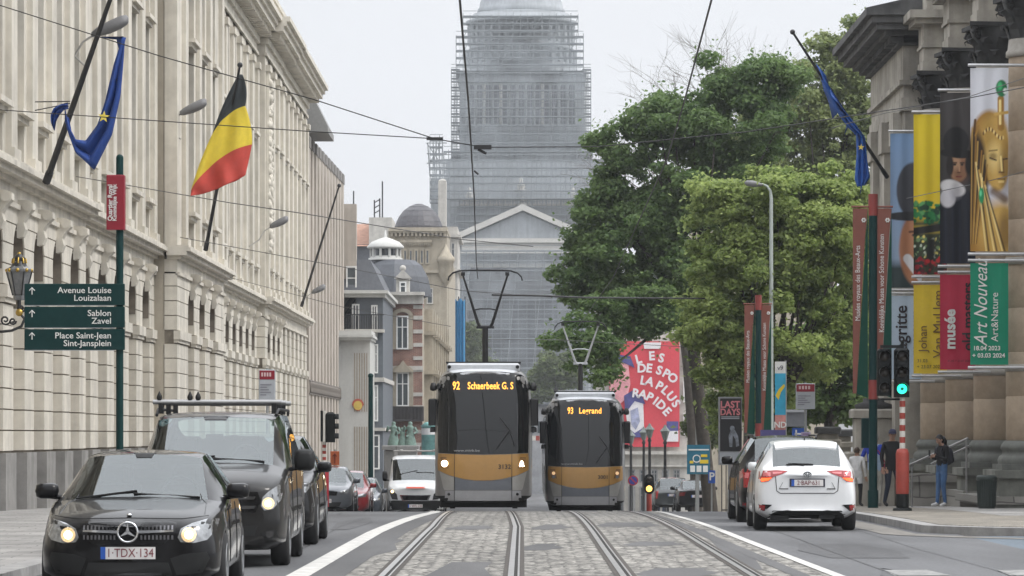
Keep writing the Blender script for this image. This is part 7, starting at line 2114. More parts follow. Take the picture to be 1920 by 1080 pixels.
# furled blue flag by the museum
dG = 95.0
la = [P(x, y, dG) for x, y in ((1527, 122), (1546, 160), (1568, 208), (1592, 238), (1606, 252), (1606, 290), (1603, 335), (1609, 350))]
ra = [P(x, y, dG) for x, y in ((1534, 126), (1560, 170), (1580, 205), (1606, 238), (1622, 258), (1626, 300), (1630, 332), (1620, 348))]
g3 = []
for i in range(37):
    u = i / 36; l_, r_ = poly_at(la, u), poly_at(ra, u)
    g3.append([l_.lerp(r_, j / 12) + Vector((.015 * math.sin(j * 1.9 + i * .3), .09 * math.sin(j * 1.35 + u * 3), 0)) for j in range(13)])
FLB2 = mat('flag_blue_bright', (.012, .085, .36), rough=.75, var=.12)
fg = sheet('flag', 'bright blue furled flag with a star hanging from the right flagpole', g3, [FLB2], lambda i, j: 0)
child(fg, star(P(1614.5, 276, dG - .2), .09), 'star', FLS)
# twin banner posts of the museums
def totem(px_, d, label, s=1.0):
    z0 = g(d) + .12
    t = thing('banner_post', label, 'banner post', (PX(px_, d), d, z0), 0, 'green and brown museum banner posts')
    b = MB(); b.tube([(0, 0, 0), (0, 0, 6.9)], .095, 12); b.tube([(0, 0, 0), (0, 0, .4)], .12, 12); b.build('post', GREENP, t)
    b = MB(); b.tube([(0, 0, 6.5), (0, 0, 6.98)], .105, 12); b.tube([(0, 0, 2.42), (0, 0, 2.85)], .105, 12); b.build('red_collar', mat('collar_red', (.24, .04, .035), rough=.5), t)
    for sd, tx in ((-1, 'Musées royaux des Beaux-Arts'), (1, 'Koninklijke Musea voor Schone Kunsten')):
        x0, x1 = (-.45, -.12) if sd < 0 else (.08, .41)
        b = MB()
        b.prism([(x0, -.02, 6.66), (x1, -.02, 6.66), (x1 - .06, -.02, 6.0), (x0 + .08, -.02, 2.55), (x0, -.02, 2.55)], (0, .02, 0)); bn = b.build('brown_banner', DKBROWN, t)
        b = MB(); b.prism([(x1, -.022, 6.66), (x1, -.022, 2.45), (x0 + .08, -.022, 2.55)], (0, .02, 0)); b.build('green_banner', DKGREEN, t)
        b = MB(); b.tube([(x0 - .03, 0, 6.70), (.0, 0, 6.70)] if sd < 0 else [(0, 0, 6.70), (x1 + .03, 0, 6.70)], .025, 6); b.build('banner_arm', DKBROWN, t)
        me = text_mesh(tx, .155, ext=.002, sx=.86); me.transform(facing((x0 + .11, -.03, 5.0), (0, 0, 1), (-1, 0, 0))); me.materials.append(BTXW); link_mesh('lettering', me, t)
        b = MB()
        for q in range(6): a = q * math.pi / 3; b.sphere((x0 + .24 + .035 * math.cos(a), -.025, 6.40 + .035 * math.sin(a)), .022, 6, 4)
        b.build('flower_mark', BTXW, t)
    return t
totem(1637, 80.0, 'nearer green banner post with tapered brown banners, in front of the museum')
totem(1422, 116.0, 'farther green banner post with tapered brown banners, under the trees')
# signals on the right: red and white striped post with two heads
def signal_head(t, x, y, z, face, lit=None, lens=3, sc=1.0, back=False):
    """face -1: towards the camera, +1: away"""
    b = MB(); w2, h = .15 * sc, .98 * sc
    b.bbox(x - w2, x + w2, y - .10, y + .10, z, z + h, .05); hd = b.build('signal_head', SIGB, t)
    for q in range(3):
        zc = z + h * (.17 + .33 * q)
        b = MB(); n = 14
        for k in range(n):
            a0, a1 = R(-25) + R(230) * k / n, R(-25) + R(230) * (k + 1) / n
            r0 = .118 * sc; yy = y + face * .10
            b.add([(x + r0 * math.cos(a0), yy, zc + r0 * math.sin(a0)), (x + r0 * math.cos(a1), yy, zc + r0 * math.sin(a1)), (x + r0 * 1.03 * math.cos(a1), yy + face * .2 * sc, zc + r0 * 1.03 * math.sin(a1)), (x + r0 * 1.03 * math.cos(a0), yy + face * .2 * sc, zc + r0 * 1.03 * math.sin(a0))], [(0, 1, 2, 3)])
        b.build('visor', SIGB, hd)
        col = {0: 'g', 1: 'y', 2: 'r'}[q]
        m_ = mat('lens_dark', (.03, .025, .02), rough=.2)
        if lit == col: m_ = {'g': mat('lens_green', (.05, .9, .6), emit=(.03, .95, .55), estr=1.6, var=0), 'y': mat('lens_amber', (1, .6, .1), emit=(1.0, .55, .12), estr=2.5, var=0), 'r': mat('lens_red', (1, .1, .05), emit=(1, .1, .05), estr=2.0, var=0)}[col]
        b = MB()
        b.lathe((0, 0, 0), [(.10 * sc, 0), (.07 * sc, .02), (0.001, .03)], 18)
        b.v = [(x + vx, y + face * (.101 + vz), zc + vy) for vx, vy, vz in b.v]
        b.build('lens', m_, hd)
        if lit == col and lit == 'g':
            b = MB(); b.v = []; b.lathe((0, 0, 0), [(.032, .04), (.03, .045), (.001, .046)], 12); b.v = [(x + vx, y + face * (.101 + vz), zc + vy) for vx, vy, vz in b.v]; b.build('lens_core', mat('lens_green_core', (.02, .3, .25), rough=.3), hd)
    return hd
d = 73.0; z0 = g(d) + .13
sg = thing('traffic_signal', 'red and white striped signal post with a lit green light beside the museum corner', 'traffic light', (PX(1692, d), d, z0))
zz = PZ(745, d) - z0
b = MB(); b.tube([(0, 0, 0), (0, 0, .34)], .13, 14, 0); b.lathe((0, 0, 0), [(.13, .34), (.135, .36), (.135, 1.16), (.11, 1.24), (.062, 1.26)], 18, 1); b.lathe((0, 0, 0), [(.2, 0), (.19, .05), (.13, .06)], 14)
b.build('post_base', [SIGB, POLER], sg)
b = MB(); n_ = 9
for k in range(n_): za = 1.25 + (zz + .05 - 1.25) * k / n_; zb_ = 1.25 + (zz + .05 - 1.25) * (k + 1) / n_; b.tube([(0, 0, za), (0, 0, zb_)], .058, 12, (k + 1) % 2, cap=False)
b.build('striped_post', [POLER, POLEW], sg)
signal_head(sg, -.02, -.02, zz, -1, 'g', sc=1.02)
signal_head(sg, -.36, .10, zz + .03, -1, None, sc=.98)
for o in [c for c in sg.children if c.name.startswith('signal_head')][1:]:
    pass
b = MB(); b.box(-.45, .02, -.02, .04, zz + 1.0, zz + 1.06); b.box(-.45, .02, -.02, .04, zz - .06, zz - .02); b.tube([(0, 0, zz + 1.0), (0, 0, zz + 1.14)], .035, 8); b.build('mount', SIGB, sg)
gb_ = thing('signal_box', 'small dark green box hanging behind the green banner post', 'box', P(1624, 840, 81))
b = MB(); c = P(1627, 815, 81); b.bbox(c.x - .14, c.x + .14, 80.9, 81.1, PZ(840, 81), PZ(784, 81), .02); b.build('case', GREENP, gb_, True)
# signal on the left: seen from its side, red post
d = 93.0; z0 = g(d) + .12
s2 = thing('traffic_signal', 'black signal head turned sideways on a red and white post at the left kerb', 'traffic light', (PX(608, d), d, z0))
zz = PZ(828, d) - z0
b = MB(); b.lathe((0, 0, 0), [(.12, 0), (.12, 1.05), (.10, 1.12), (.05, 1.14)], 16); b.build('post_base', mat('signal_post_red', (.36, .02, .03), rough=.5), s2)
b = MB()
for k in range(7): za = 1.13 + (zz - 1.13) * k / 7; b.tube([(0, 0, za), (0, 0, 1.13 + (zz - 1.13) * (k + 1) / 7)], .05, 10, k % 2, cap=False)
b.build('striped_post', [POLEW, POLER], s2)
b = MB(); b.box(-.09, -.04, -.16, .16, zz, zz + .80); b.box(-.02, .03, -.16, .16, zz, zz + .80, 1); b.build('back_board', [SIGB, POLEW], s2)
b = MB(); b.bbox(.04, .28, -.14, .14, zz - .02, zz + .76, .05)
for q in range(3):
    zc = zz + .12 + .25 * q
    for k in range(10):
        a0, a1 = R(-25) + R(230) * k / 10, R(-25) + R(230) * (k + 1) / 10
        b.add([(.27, .1 * math.cos(a0), zc + .1 * math.sin(a0)), (.27, .1 * math.cos(a1), zc + .1 * math.sin(a1)), (.37, .1 * math.cos(a1), zc + .1 * math.sin(a1)), (.37, .1 * math.cos(a0), zc + .1 * math.sin(a0))], [(0, 1, 2, 3)])
b.build('signal_head', SIGB, s2)
# small amber signal far right of the trams
d = 118.0; z0 = g(d)
s3 = thing('traffic_signal', 'small black oval signal showing amber between the right tram and the black saloon', 'traffic light', (PX(1217, d), d, z0))
zz = PZ(926, d) - z0
b = MB(); b.tube([(0, 0, 0), (0, 0, zz)], .09, 10); b.build('post', POLER, s3)
b = MB(); n = 16; b.prism([(.17 * math.cos(a), -.08, zz + .32 + (.16 if math.sin(a) > 0 else -.16) + .17 * math.sin(a)) for a in [q * 2 * math.pi / 16 for q in range(16)]], (0, .16, 0)); b.build('signal_head', SIGB, s3)
for q, (zc, m_) in enumerate(((zz + .47, mat('lens_dark', (.03, .025, .02))), (zz + .17, mat('lens_amber', (1, .6, .1), emit=(1.0, .55, .12), estr=2.5, var=0)))):
    b = MB(); b.lathe((0, 0, 0), [(.10, 0), (.08, .02), (.001, .03)], 16); b.v = [(vx, -.081 - vz, zc + vy) for vx, vy, vz in b.v]; b.build('lens', m_, s3)
# stop signs of the tram and bus lines
def stop_sign(px_, d, y0, y1, w_, label, ybase=None, twist=0):
    t = thing('stop_sign', label, 'stop sign', (PX(px_, d), d, g(d) + .12), R(twist)); za, zb_ = PZ(y1, d) - g(d) - .12, PZ(y0, d) - g(d) - .12
    b = MB(); b.tube([(0, .03, 0), (0, .03, zb_ + .03)], .035, 8); b.build('pole', GALV, t)
    b = MB(); b.bbox(-w_ / 2, w_ / 2, -.05, .0, za, zb_, .02); pl = b.build('panel', SIGNG, t)
    b = MB(); hz = (zb_ - za) * .32; b.box(-w_ / 2 + .02, w_ / 2 - .02, -.056, -.045, zb_ - hz, zb_ - .02); b.build('red_header', SIGNRED, pl)
    b = MB()
    for q in range(5): b.box(-w_ * .40, -w_ * .40 + w_ * (.35 + .4 * ((q * 37) % 10) / 10), -.056, -.048, za + .12 + (zb_ - za - hz - .2) * q / 5, za + .15 + (zb_ - za - hz - .2) * q / 5)
    b.build('timetable_lines', mat('sign_print', (.22, .22, .25), rough=.6), pl)
    b = MB()
    for q in range(4): b.box(-w_ * .34 + q * w_ * .16, -w_ * .24 + q * w_ * .16, -.060, -.05, zb_ - hz * .7, zb_ - hz * .3)
    b.build('header_print', mat('header_print', (.62, .45, .45), rough=.6), pl)
stop_sign(501, 86, 693, 751, .40, 'red and grey tram stop panel in front of the cream facade on the left')
stop_sign(1510, 108, 719, 767, .58, 'red and white tram stop panel in front of the dark trees on the right')
# orange sign near the left signal
d = 112; t = thing('orange_sign', 'orange roadworks board behind the red post on the left', 'sign', (PX(628, d), d, g(d) + .12)); b = MB(); b.tube([(0, .02, 0), (0, .02, PZ(850, d) - g(d))], .04, 8); b.build('pole', GALV, t)
b = MB(); za, zb_ = PZ(872, d) - g(d) - .12, PZ(846, d) - g(d) - .12; b.bbox(-.14, .14, -.03, .0, za, zb_, .01); b.bbox(-.16, .16, -.035, .0, za - .12, za - .02, .01); ob_ = b.build('board', mat('board_orange', (.42, .10, .03), rough=.6, var=.2), t)
b = MB(); b.tube([(0, -.04, za + .06), (0, -.04, zb_ - .08)], .02, 5); b.tube([(-.06, -.04, zb_ - .16), (0, -.04, zb_ - .06), (.06, -.04, zb_ - .16)], .02, 5); b.build('arrow_mark', mat('board_mark', (.2, .03, .01)), ob_)
# tall curved street lamp right and plain poles
d = 122.0; x_ = 1446
t = thing('street_lamp', 'tall pale street lamp with curved arm in front of the trees', 'street lamp', (PX(x_, d), d, g(d)))
b = MB(); b.tube([P(1446, 958, d), P(1446, 600, d), P(1446, 372, d), P(1444.5, 358, d), P(1438, 349, d), P(1428, 345, d)], [.085, .075, .06, .05, .045, .04], 10); b.build('column', mat('lamp_pale_green', (.36, .40, .38), rough=.5, var=.06), t, True)
b = MB(); c = P(1414, 346, d); n = 10; vs = []; fs = []
for u, hw, hh in ((-.32, .03, .03), (-.26, .10, .09), (-.05, .14, .12), (.18, .10, .07), (.32, .04, .035)):
    for q in range(n): a = 2 * math.pi * q / n; vs.append((c.x + u, c.y + hw * math.cos(a), c.z - u * .12 + .02 + hh * math.sin(a)))
for i in range(4):
    for q in range(n): fs.append((i * n + q, i * n + (q + 1) % n, (i + 1) * n + (q + 1) % n, (i + 1) * n + q))
b.add(vs, fs + [tuple(range(n - 1, -1, -1)), tuple(range(4 * n, 5 * n))], 0, True); b.build('lamp_head', LAMPGREY, t, True)
for px_, y0, d, r_, lb in ((1369, 482, 126, .07, 'plain grey tram wire pole rising behind the black poster panel'), (1306, 660, 150, .05, 'thin grey pole right of the giant red banner'), (695, 705, 150, .11, 'dark green pole in front of the grey mansard house')):
    t = thing('wire_pole', lb, 'pole', (PX(px_, d), d, g(d))); h_ = PZ(y0, d) - g(d)
    b = MB(); b.tube([(0, 0, 0), (0, 0, h_)], [r_ * 1.1, r_ * .9], 10); b.tube([(0, 0, 0), (0, 0, .8)], r_ * 1.35, 10); b.build('shaft', GALV if px_ > 1000 else GREENP, t)
    b = MB(); b.sphere((0, 0, h_), r_ * 1.1, 8, 6); b.build('cap', GALV if px_ > 1000 else GREENP, t)
# poster panel LAST DAYS
d = 104.0; t = thing('poster_panel', 'black poster panel lettered LAST DAYS above a pale notice', 'poster panel', (PX(1369, d), d, g(d) + .12))
def pq(b, x0, x1, y0, y1, ya, yb, m=0): b.box(PX(x0, d), PX(x1, d), d + ya, d + yb, PZ(y1, d), PZ(y0, d), m)
b = MB(); pq(b, 1347, 1391, 744, 872, -.05, .05); pq(b, 1365, 1372, 872, 958, -.04, .04); b.build('frame', mat('panel_frame', (.26, .265, .27), rough=.5), t, True)
b = MB(); pq(b, 1350, 1390, 747, 846, -.06, -.045); po = b.build('poster', mat('poster_black', (.012, .012, .014), rough=.4, var=.2), t, True)
b = MB(); pq(b, 1349, 1390, 848, 869, -.06, -.045); b.build('notice', SIGNG, t, True)
text('LAST', facing(P(1369, 759, d - .075), (1, 0, 0)), .27, mat('poster_pink', (.62, .20, .22)), po, world=True, bold=.008, ext=.002, sx=.95)
text('DAYS', facing(P(1369, 773, d - .075), (1, 0, 0)), .26, MATS['poster_pink'], po, world=True, bold=.008, ext=.002, sx=.9)
b = MB(); pq(b, 1352, 1386, 781, 782.5, -.07, -.06); pq(b, 1352, 1386, 784, 785.5, -.07, -.06); b.build('small_print', SIGNG, po, True)
b = MB()
for pts in ([(1368, 838), (1366, 818), (1371, 804), (1378, 806), (1384, 818), (1386, 836), (1380, 838), (1379, 824), (1374, 816), (1373, 838)],): b.prism([P(x_, y_, d - .07) for x_, y_ in pts], (0, .01, 0))
b.sphere(P(1373, 803, d - .06), .07, 10, 7, sc=(1, .1, 1.1)); b.build('printed_figure', mat('poster_grey', (.20, .22, .25), var=.5, scale=6), po, True)
# blue parking information board, P sign and no parking disc
d = 142.0; t = thing('parking_board', 'blue green parking information board on a post right of the trams', 'sign', (PX(1309, d), d, g(d)))
b = MB(); pq(b, 1307, 1311, 880, 985, -.0, .06); b.build('post', GALV, t, True)
b = MB(); pq(b, 1288, 1331, 834, 889, -.05, .0); bd = b.build('board', mat('board_teal', (.015, .13, .20), rough=.5), t, True)
b = MB(); pq(b, 1291, 1329, 842, 844.5, -.06, -.045); [pq(b, 1294 + 12 * q, 1303 + 12 * q, 873, 885, -.06, -.045) for q in range(3)]; b.lathe((0, 0, 0), [(.12, 0), (.16, 0)], 16); 
b.v = b.v[:-32] + [(PX(1306, d) + vx, d - .06, PZ(860, d) + vy) for vx, vy, vz in b.v[-32:]]
b.build('white_marks', BTXW, bd, True)
b = MB(); pq(b, 1312, 1328, 862, 869, -.06, -.045); pq(b, 1293, 1300, 864, 869, -.06, -.045); pq(b, 1314, 1326, 852, 857, -.06, -.045); b.build('yellow_marks', BYEL, bd, True)
t = thing('parking_sign', 'small blue P sign on a post beside the parking board', 'sign', (PX(1334, 138), 138, g(138))); d = 138
b = MB(); pq(b, 1333, 1336, 906, 985, 0, .05); b.build('post', GALV, t, True); b = MB(); pq(b, 1328, 1341, 882, 906, -.04, 0); bd = b.build('panel', PLATEB, t, True)
text('P', facing(P(1334.5, 894, d - .05), (1, 0, 0)), .42, BTXW, bd, world=True, bold=.01, ext=.002)
d = 120.0; t = thing('no_parking_sign', 'round blue and red no parking disc just right of the right tram', 'sign', (PX(1187, d), d, g(d)))
b = MB(); b.tube([(0, .03, 0), (0, .03, PZ(892, d) - g(d))], .03, 8); b.build('post', GALV, t)
zc = PZ(901, d) - g(d)
b = MB(); b.prism([(.17 * math.cos(q * math.pi / 12), 0, zc + .17 * math.sin(q * math.pi / 12)) for q in range(24)], (0, .02, 0)); b.build('red_disc', mat('disc_red', (.45, .04, .06)), t)
b = MB(); b.prism([(.13 * math.cos(q * math.pi / 12), -.005, zc + .13 * math.sin(q * math.pi / 12)) for q in range(24)], (0, .02, 0)); b.build('blue_disc', mat('disc_blue', (.05, .07, .35)), t)
b = MB(); b.prism([(-.11, -.01, zc + .08), (-.08, -.01, zc + .11), (.11, -.01, zc - .08), (.08, -.01, zc - .11)], (0, .02, 0)); b.build('red_bar', MATS['disc_red'], t)
# teal banner, stop screen and little notice
d = 112.0; t = thing('beach_banner', 'narrow sky blue vertical banner beside the farther banner post', 'banner', (PX(1463, d), d, g(d) + .12))
b = MB(); b.tube([P(1473, 955, d + .05), P(1473, 676, d + .05)], .03, 8); b.build('pole', GALV, t, True)
b = MB(); pq(b, 1453, 1473, 700, 778, 0, .015); b.build('cloth', mat('banner_sky', (.03, .33, .52), rough=.7, var=.2, scale=2), t, True)
b = MB(); pq(b, 1453, 1473, 678, 700, 0, .015); pq(b, 1453, 1473, 778, 830, 0, .015, 1); b.build('cloth_end', [BTXW, mat('banner_pale_red', (.50, .22, .2), rough=.7, var=.3, scale=3)], t, True)
text('ND', facing(P(1463, 797, d - .02), (1, 0, 0)), .26, BTXW, t, world=True, bold=.006, ext=.002); text('v9', facing(P(1463, 690, d - .02), (1, 0, 0)), .2, BNAVY, t, world=True, ext=.002)
b = MB(); b.prism([P(x_, y_, d - .01) for x_, y_ in ((1454, 742), (1460, 730), (1470, 720), (1472, 724), (1464, 736), (1460, 750))], (0, .005, 0)); b.build('yellow_print', BYEL, t, True)
t = thing('stop_screen', 'grey tram stop screen over a blue letter panel on a post', 'stop screen', (PX(1493, 114), 114, g(114) + .12)); d = 114
b = MB(); pq(b, 1510, 1513, 770, 958, 0, .05); b.build('post', GALV, t, True)
b = MB(); pq(b, 1472, 1512, 770, 800, -.1, .05); sc0 = b.build('screen', mat('screen_grey', (.16, .17, .19), rough=.3), t, True)
b = MB(); pq(b, 1472, 1512, 768, 773, -.14, .06); b.build('hood', SIGNG, sc0, True)
b = MB(); pq(b, 1485, 1509, 802, 832, -.05, .02); bl = b.build('letter_panel', mat('panel_blue', (.015, .09, .42), rough=.5), t, True)
b = MB(); pq(b, 1490, 1503, 812, 815, -.06, -.04); pq(b, 1491, 1494, 806, 822, -.06, -.04); b.build('mark', BTXW, bl, True)
t = thing('small_notice', 'small lilac notice board above the white hatchback roof', 'notice', (PX(1511, 106), 106, g(106) + .12)); d = 106
b = MB(); pq(b, 1502, 1520, 810, 829, 0, .03); nb_ = b.build('board', mat('notice_lilac', (.42, .36, .52), rough=.6, var=.15), t, True); b = MB(); pq(b, 1510, 1512, 829, 956, 0.03, .06); b.build('post', GALV, t, True)
b = MB(); [pq(b, 1505, 1517, 813 + 4 * q, 814.5 + 4 * q, -.01, 0) for q in range(4)]; b.build('print', mat('notice_print', (.2, .1, .25)), nb_, True)
t = thing('street_counter', 'low white and blue counter board behind the white hatchback roof', 'counter', (PX(1451, 110), 110, g(110) + .12)); d = 110
b = MB(); pq(b, 1427, 1473, 806, 818, 0, .4); pq(b, 1427, 1473, 818, 826, 0, .4, 1); pq(b, 1429, 1471, 826, 958, .05, .35, 1); b.build('board', [mat('counter_violet', (.10, .09, .26), rough=.6), SIGNW], t, True)
# old fashioned lamp posts beside the banner building
for i, (px_, yt_, d, lb) in enumerate(((1247, 803, 182, 'rightmost of the old lamp posts under the giant red banner'), (1218, 800, 190, 'old lamp post second from the right under the giant red banner'), (1207, 806, 205, 'old lamp post left of the middle under the giant red banner'), (1183, 812, 198, 'leftmost of the old lamp posts, nearest the right tram'))):
    z0 = g(d) + .1; t = thing('lamp_post', lb, 'street lamp', (PX(px_, d), d, z0), 0, 'old lamp posts under the giant banner'); h_ = PZ(yt_, d) - z0
    b = MB(); b.lathe((0, 0, 0), [(.2, 0), (.18, .5), (.09, .7), (.07, h_ - .8), (.12, h_ - .75), (.06, h_ - .6)], 10); b.build('column', IRON, t)
    b = MB(); b.lathe((0, 0, h_ - .6), [(.10, 0), (.22, .42), (.27, .45), (.12, .62), (.03, .78)], 6, smooth=False); b.build('lantern', mat('old_lantern', (.12, .14, .13), rough=.3), t)
# litter bin by the museum
d = 77.6; t = thing('litter_bin', 'dark green ribbed litter bin on the pavement below the nearest column', 'bin', (PX(1850, d), d, g(d) + .13)); b = MB()
prof = [(.17, 0), (.185, .03), (.20, .42), (.21, .60), (.225, .62), (.225, .68), (.20, .71), (.16, .72)]
b.lathe((0, 0, 0), prof, 28)
for k in range(28): a = 2 * math.pi * k / 28; b.tube([(.187 * math.cos(a), .187 * math.sin(a), .05), (.212 * math.cos(a), .212 * math.sin(a), .6)], .008, 4)
b.build('bin_body', mat('bin_green', (.022, .032, .03), rough=.5, var=.15), t); b = MB(); b.lathe((0, 0, 0), [(.16, .72), (.165, .71), (.15, .6), (0.001, .59)], 24); b.build('bin_mouth', UNDER, t)
# statues of the fountain and teal poster down the street on the left
VERD = mat('verdigris', (.15, .225, .195), rough=.8, var=.4, scale=5)
for i, (px_, d, lb) in enumerate(((738, 196, 'green bronze statue on a stone pedestal, left of the pair by the brick house'), (765, 194, 'green bronze statue group on a stone pedestal, right of the pair by the brick house'))):
    t = thing('bronze_statue', lb, 'statue', (PX(px_, d), d, PZ(880, d)), 0, 'green statues before the brick house'); zb0_ = PZ(835, d) - PZ(880, d)
    b = MB(); b.bbox(-.5, .5, -.5, .5, -3, zb0_ - .25, .05); b.bbox(-.62, .62, -.62, .62, zb0_ - .25, zb0_, .05); b.build('pedestal', mat('pedestal_grey', (.22, .22, .215), rough=.9), t)
    b = MB(); hS = PZ(790, d) - PZ(835, d)
    for (ox, sc_h) in ([(0, 1.0)] if i == 0 else [(.12, 1.0), (-.3, .75)]):
        H_ = hS * sc_h
        b.lathe((ox, 0, zb0_), [(.34 * sc_h, 0), (.30 * sc_h, .2 * H_), (.20 * sc_h, .45 * H_), (.15 * sc_h, .58 * H_), (.21 * sc_h, .74 * H_), (.15 * sc_h, .80 * H_), (.09, .84 * H_), (.12, .90 * H_), (.10, .97 * H_), (.001, H_)], 10)
        b.tube([(ox + .24, 0, zb0_ + .74 * H_), (ox + .38, -.1, zb0_ + .56 * H_), (ox + .2, -.25, zb0_ + .48 * H_)], [.08, .07, .05], 6); b.tube([(ox - .24, 0, zb0_ + .74 * H_), (ox - .36, -.1, zb0_ + .6 * H_), (ox - .3, -.2, zb0_ + .8 * H_)], [.08, .07, .05], 6)
    b.build('figure', VERD, t)
d = 215.0; t = thing('poster_column', 'pale teal advertising column just left of the left tram', 'poster column', (PX(806, d), d, g(d)))
b = MB(); b.lathe((0, 0, 0), [(.5, 0), (.5, PZ(800, d) - g(d)), (.56, PZ(799, d) - g(d)), (.3, PZ(792, d) - g(d)), (0, PZ(790, d) - g(d))], 16); b.build('drum', mat('column_teal', (.20, .42, .40), rough=.5, var=.35, scale=2), t)
b = MB(); b.lathe((0, 0, 0), [(.51, PZ(815, d) - g(d)), (.51, PZ(803, d) - g(d))], 16); b.build('header', SIGNW, t)
# red and white barrier and street clutter seen between the trams
d = 300.0; t = thing('road_barrier', 'red and white striped roadworks barrier far down the street between the trams', 'barrier', (PX(1005, d), d, g(d)))
b = MB()
for k in range(8): b.box(-1.3 + k * .32, -1.3 + (k + 1) * .32, -.05, .05, PZ(826, d) - g(d), PZ(817, d) - g(d), k % 2)
b.box(-1.25, -1.15, 0, .08, 0, PZ(817, d) - g(d), 1); b.box(1.1, 1.2, 0, .08, 0, PZ(817, d) - g(d), 1); b.build('board', [POLER, POLEW], t)
d = 330.0; t = thing('site_hut', 'pale grey site hut far down the street between the trams', 'hut', (PX(1006, d), d, g(d)))
b = MB(); b.box(PX(990, d) - PX(1006, d), PX(1030, d) - PX(1006, d), 0, 3, 0, PZ(762, d) - g(d)); b.build('wall', mat('hut_grey', (.30, .31, .33), rough=.8, var=.3, scale=.8), t)
for k in range(3): b = MB(); b.box(-.6 + k * .7, -.2 + k * .7, -.05, 0, PZ(812, d) - g(d), PZ(790, d) - g(d)); b.build('window', PANE, t)
b = MB(); b.box(-1.1, 1.6, -.2, 3.2, PZ(762, d) - g(d), PZ(758, d) - g(d)); b.build('roof', SLATE, t)
# ---------------------------------------- overhead wires
WIRE = mat('wire_black', (.02, .02, .021), rough=.6)
WIREG = mat('wire_grey', (.10, .10, .10), rough=.6)
def wire(label, pts, r, m=WIRE, extra=None, sag=0):
    b = MB(); q = []
    for a, c in zip(pts, pts[1:]):
        n = 6
        for k in range(n): t_ = k / n; p = a.lerp(c, t_); p.z -= sag * 4 * t_ * (1 - t_); q.append(p)
    q.append(pts[-1]); b.tube(q, r, 5)
    if extra: extra(b)
    return tag(b.build('overhead_wire', m), label, 'wire', 'overhead wires above the street')
wire('thick contact wire running down to the bow of the left tram', [P(851, -190, 28), P(862, 0, 35.2), P(878, 190, 45), P(889, 370, 66), P(893, 490, 92), P(896, 522, 98)], .013)
wire('contact wire dropping from the top edge in front of the maple to the right tram', [P(1372, -150, 29), P(1334, 0, 35.2), P(1283, 190, 46), P(1250, 300, 56), P(1150, 520, 92), P(1084, 612, 119.5)], .011)
def clamp(b):
    c = P(905, 276, 53); b.box(c.x - .13, c.x + .13, c.y - .04, c.y + .04, c.z - .03, c.z + .03); b.tube([P(896, 280, 53), P(912, 288, 53)], .02, 5); c = P(815, 260, 53); b.box(c.x - .12, c.x + .12, c.y - .03, c.y + .03, c.z - .02, c.z + .02)
    b.tube([P(889, 320, 53), P(897, 327, 53)], .015, 5)
wire('cross wire from the top left corner through the clamp before the courthouse to the right', [P(-370, -102, 60), P(0, 10, 57), P(300, 105, 55), P(590, 187, 53.6), P(815, 260, 53), P(905, 276, 53), P(1120, 275, 53), P(1400, 247, 54), P(1815, 184, 56), P(2150, 120, 58)], .0085, WIRE, clamp)
wire('nearly level cross wire from the left edge meeting the first at its clamp', [P(-380, 186, 60), P(0, 206, 57), P(575, 246, 54), P(815, 260, 53)], .0075)
wire('thin grey cross wire behind the red topped direction post', [P(143, 331, 84), P(430, 380, 76), P(560, 399, 74), P(867, 449, 76), P(1000, 462, 76)], .010, WIREG)
wire('thin grey cross wire above the bare flagpole foot', [P(338, 445, 104), P(640, 500, 98), P(867, 545, 97), P(960, 552, 97)], .010, WIREG)
wire('thin wire in front of the beige ribbed block', [P(430, 520, 122), P(640, 575, 116), P(845, 612, 112)], .009, WIREG)
wire('thick level arm wire right of the left tram bow', [P(923, 553, 104), P(1000, 554, 106), P(1097, 558, 110), P(1369, 560, 126)], .03)
wire('low thin wire over the tram roofs', [P(900, 636, 118), P(1040, 637, 118), P(1369, 655, 126)], .010, WIREG)
wire('thin wire crossing the museum banners', [P(1560, 240, 90), P(1660, 212, 84), P(1815, 182, 78), P(2000, 120, 70)], .009, WIREG)
wire('lower thin wire crossing the museum banners', [P(1700, 372, 86), P(1860, 338, 79), P(2000, 300, 74)], .009, WIREG)
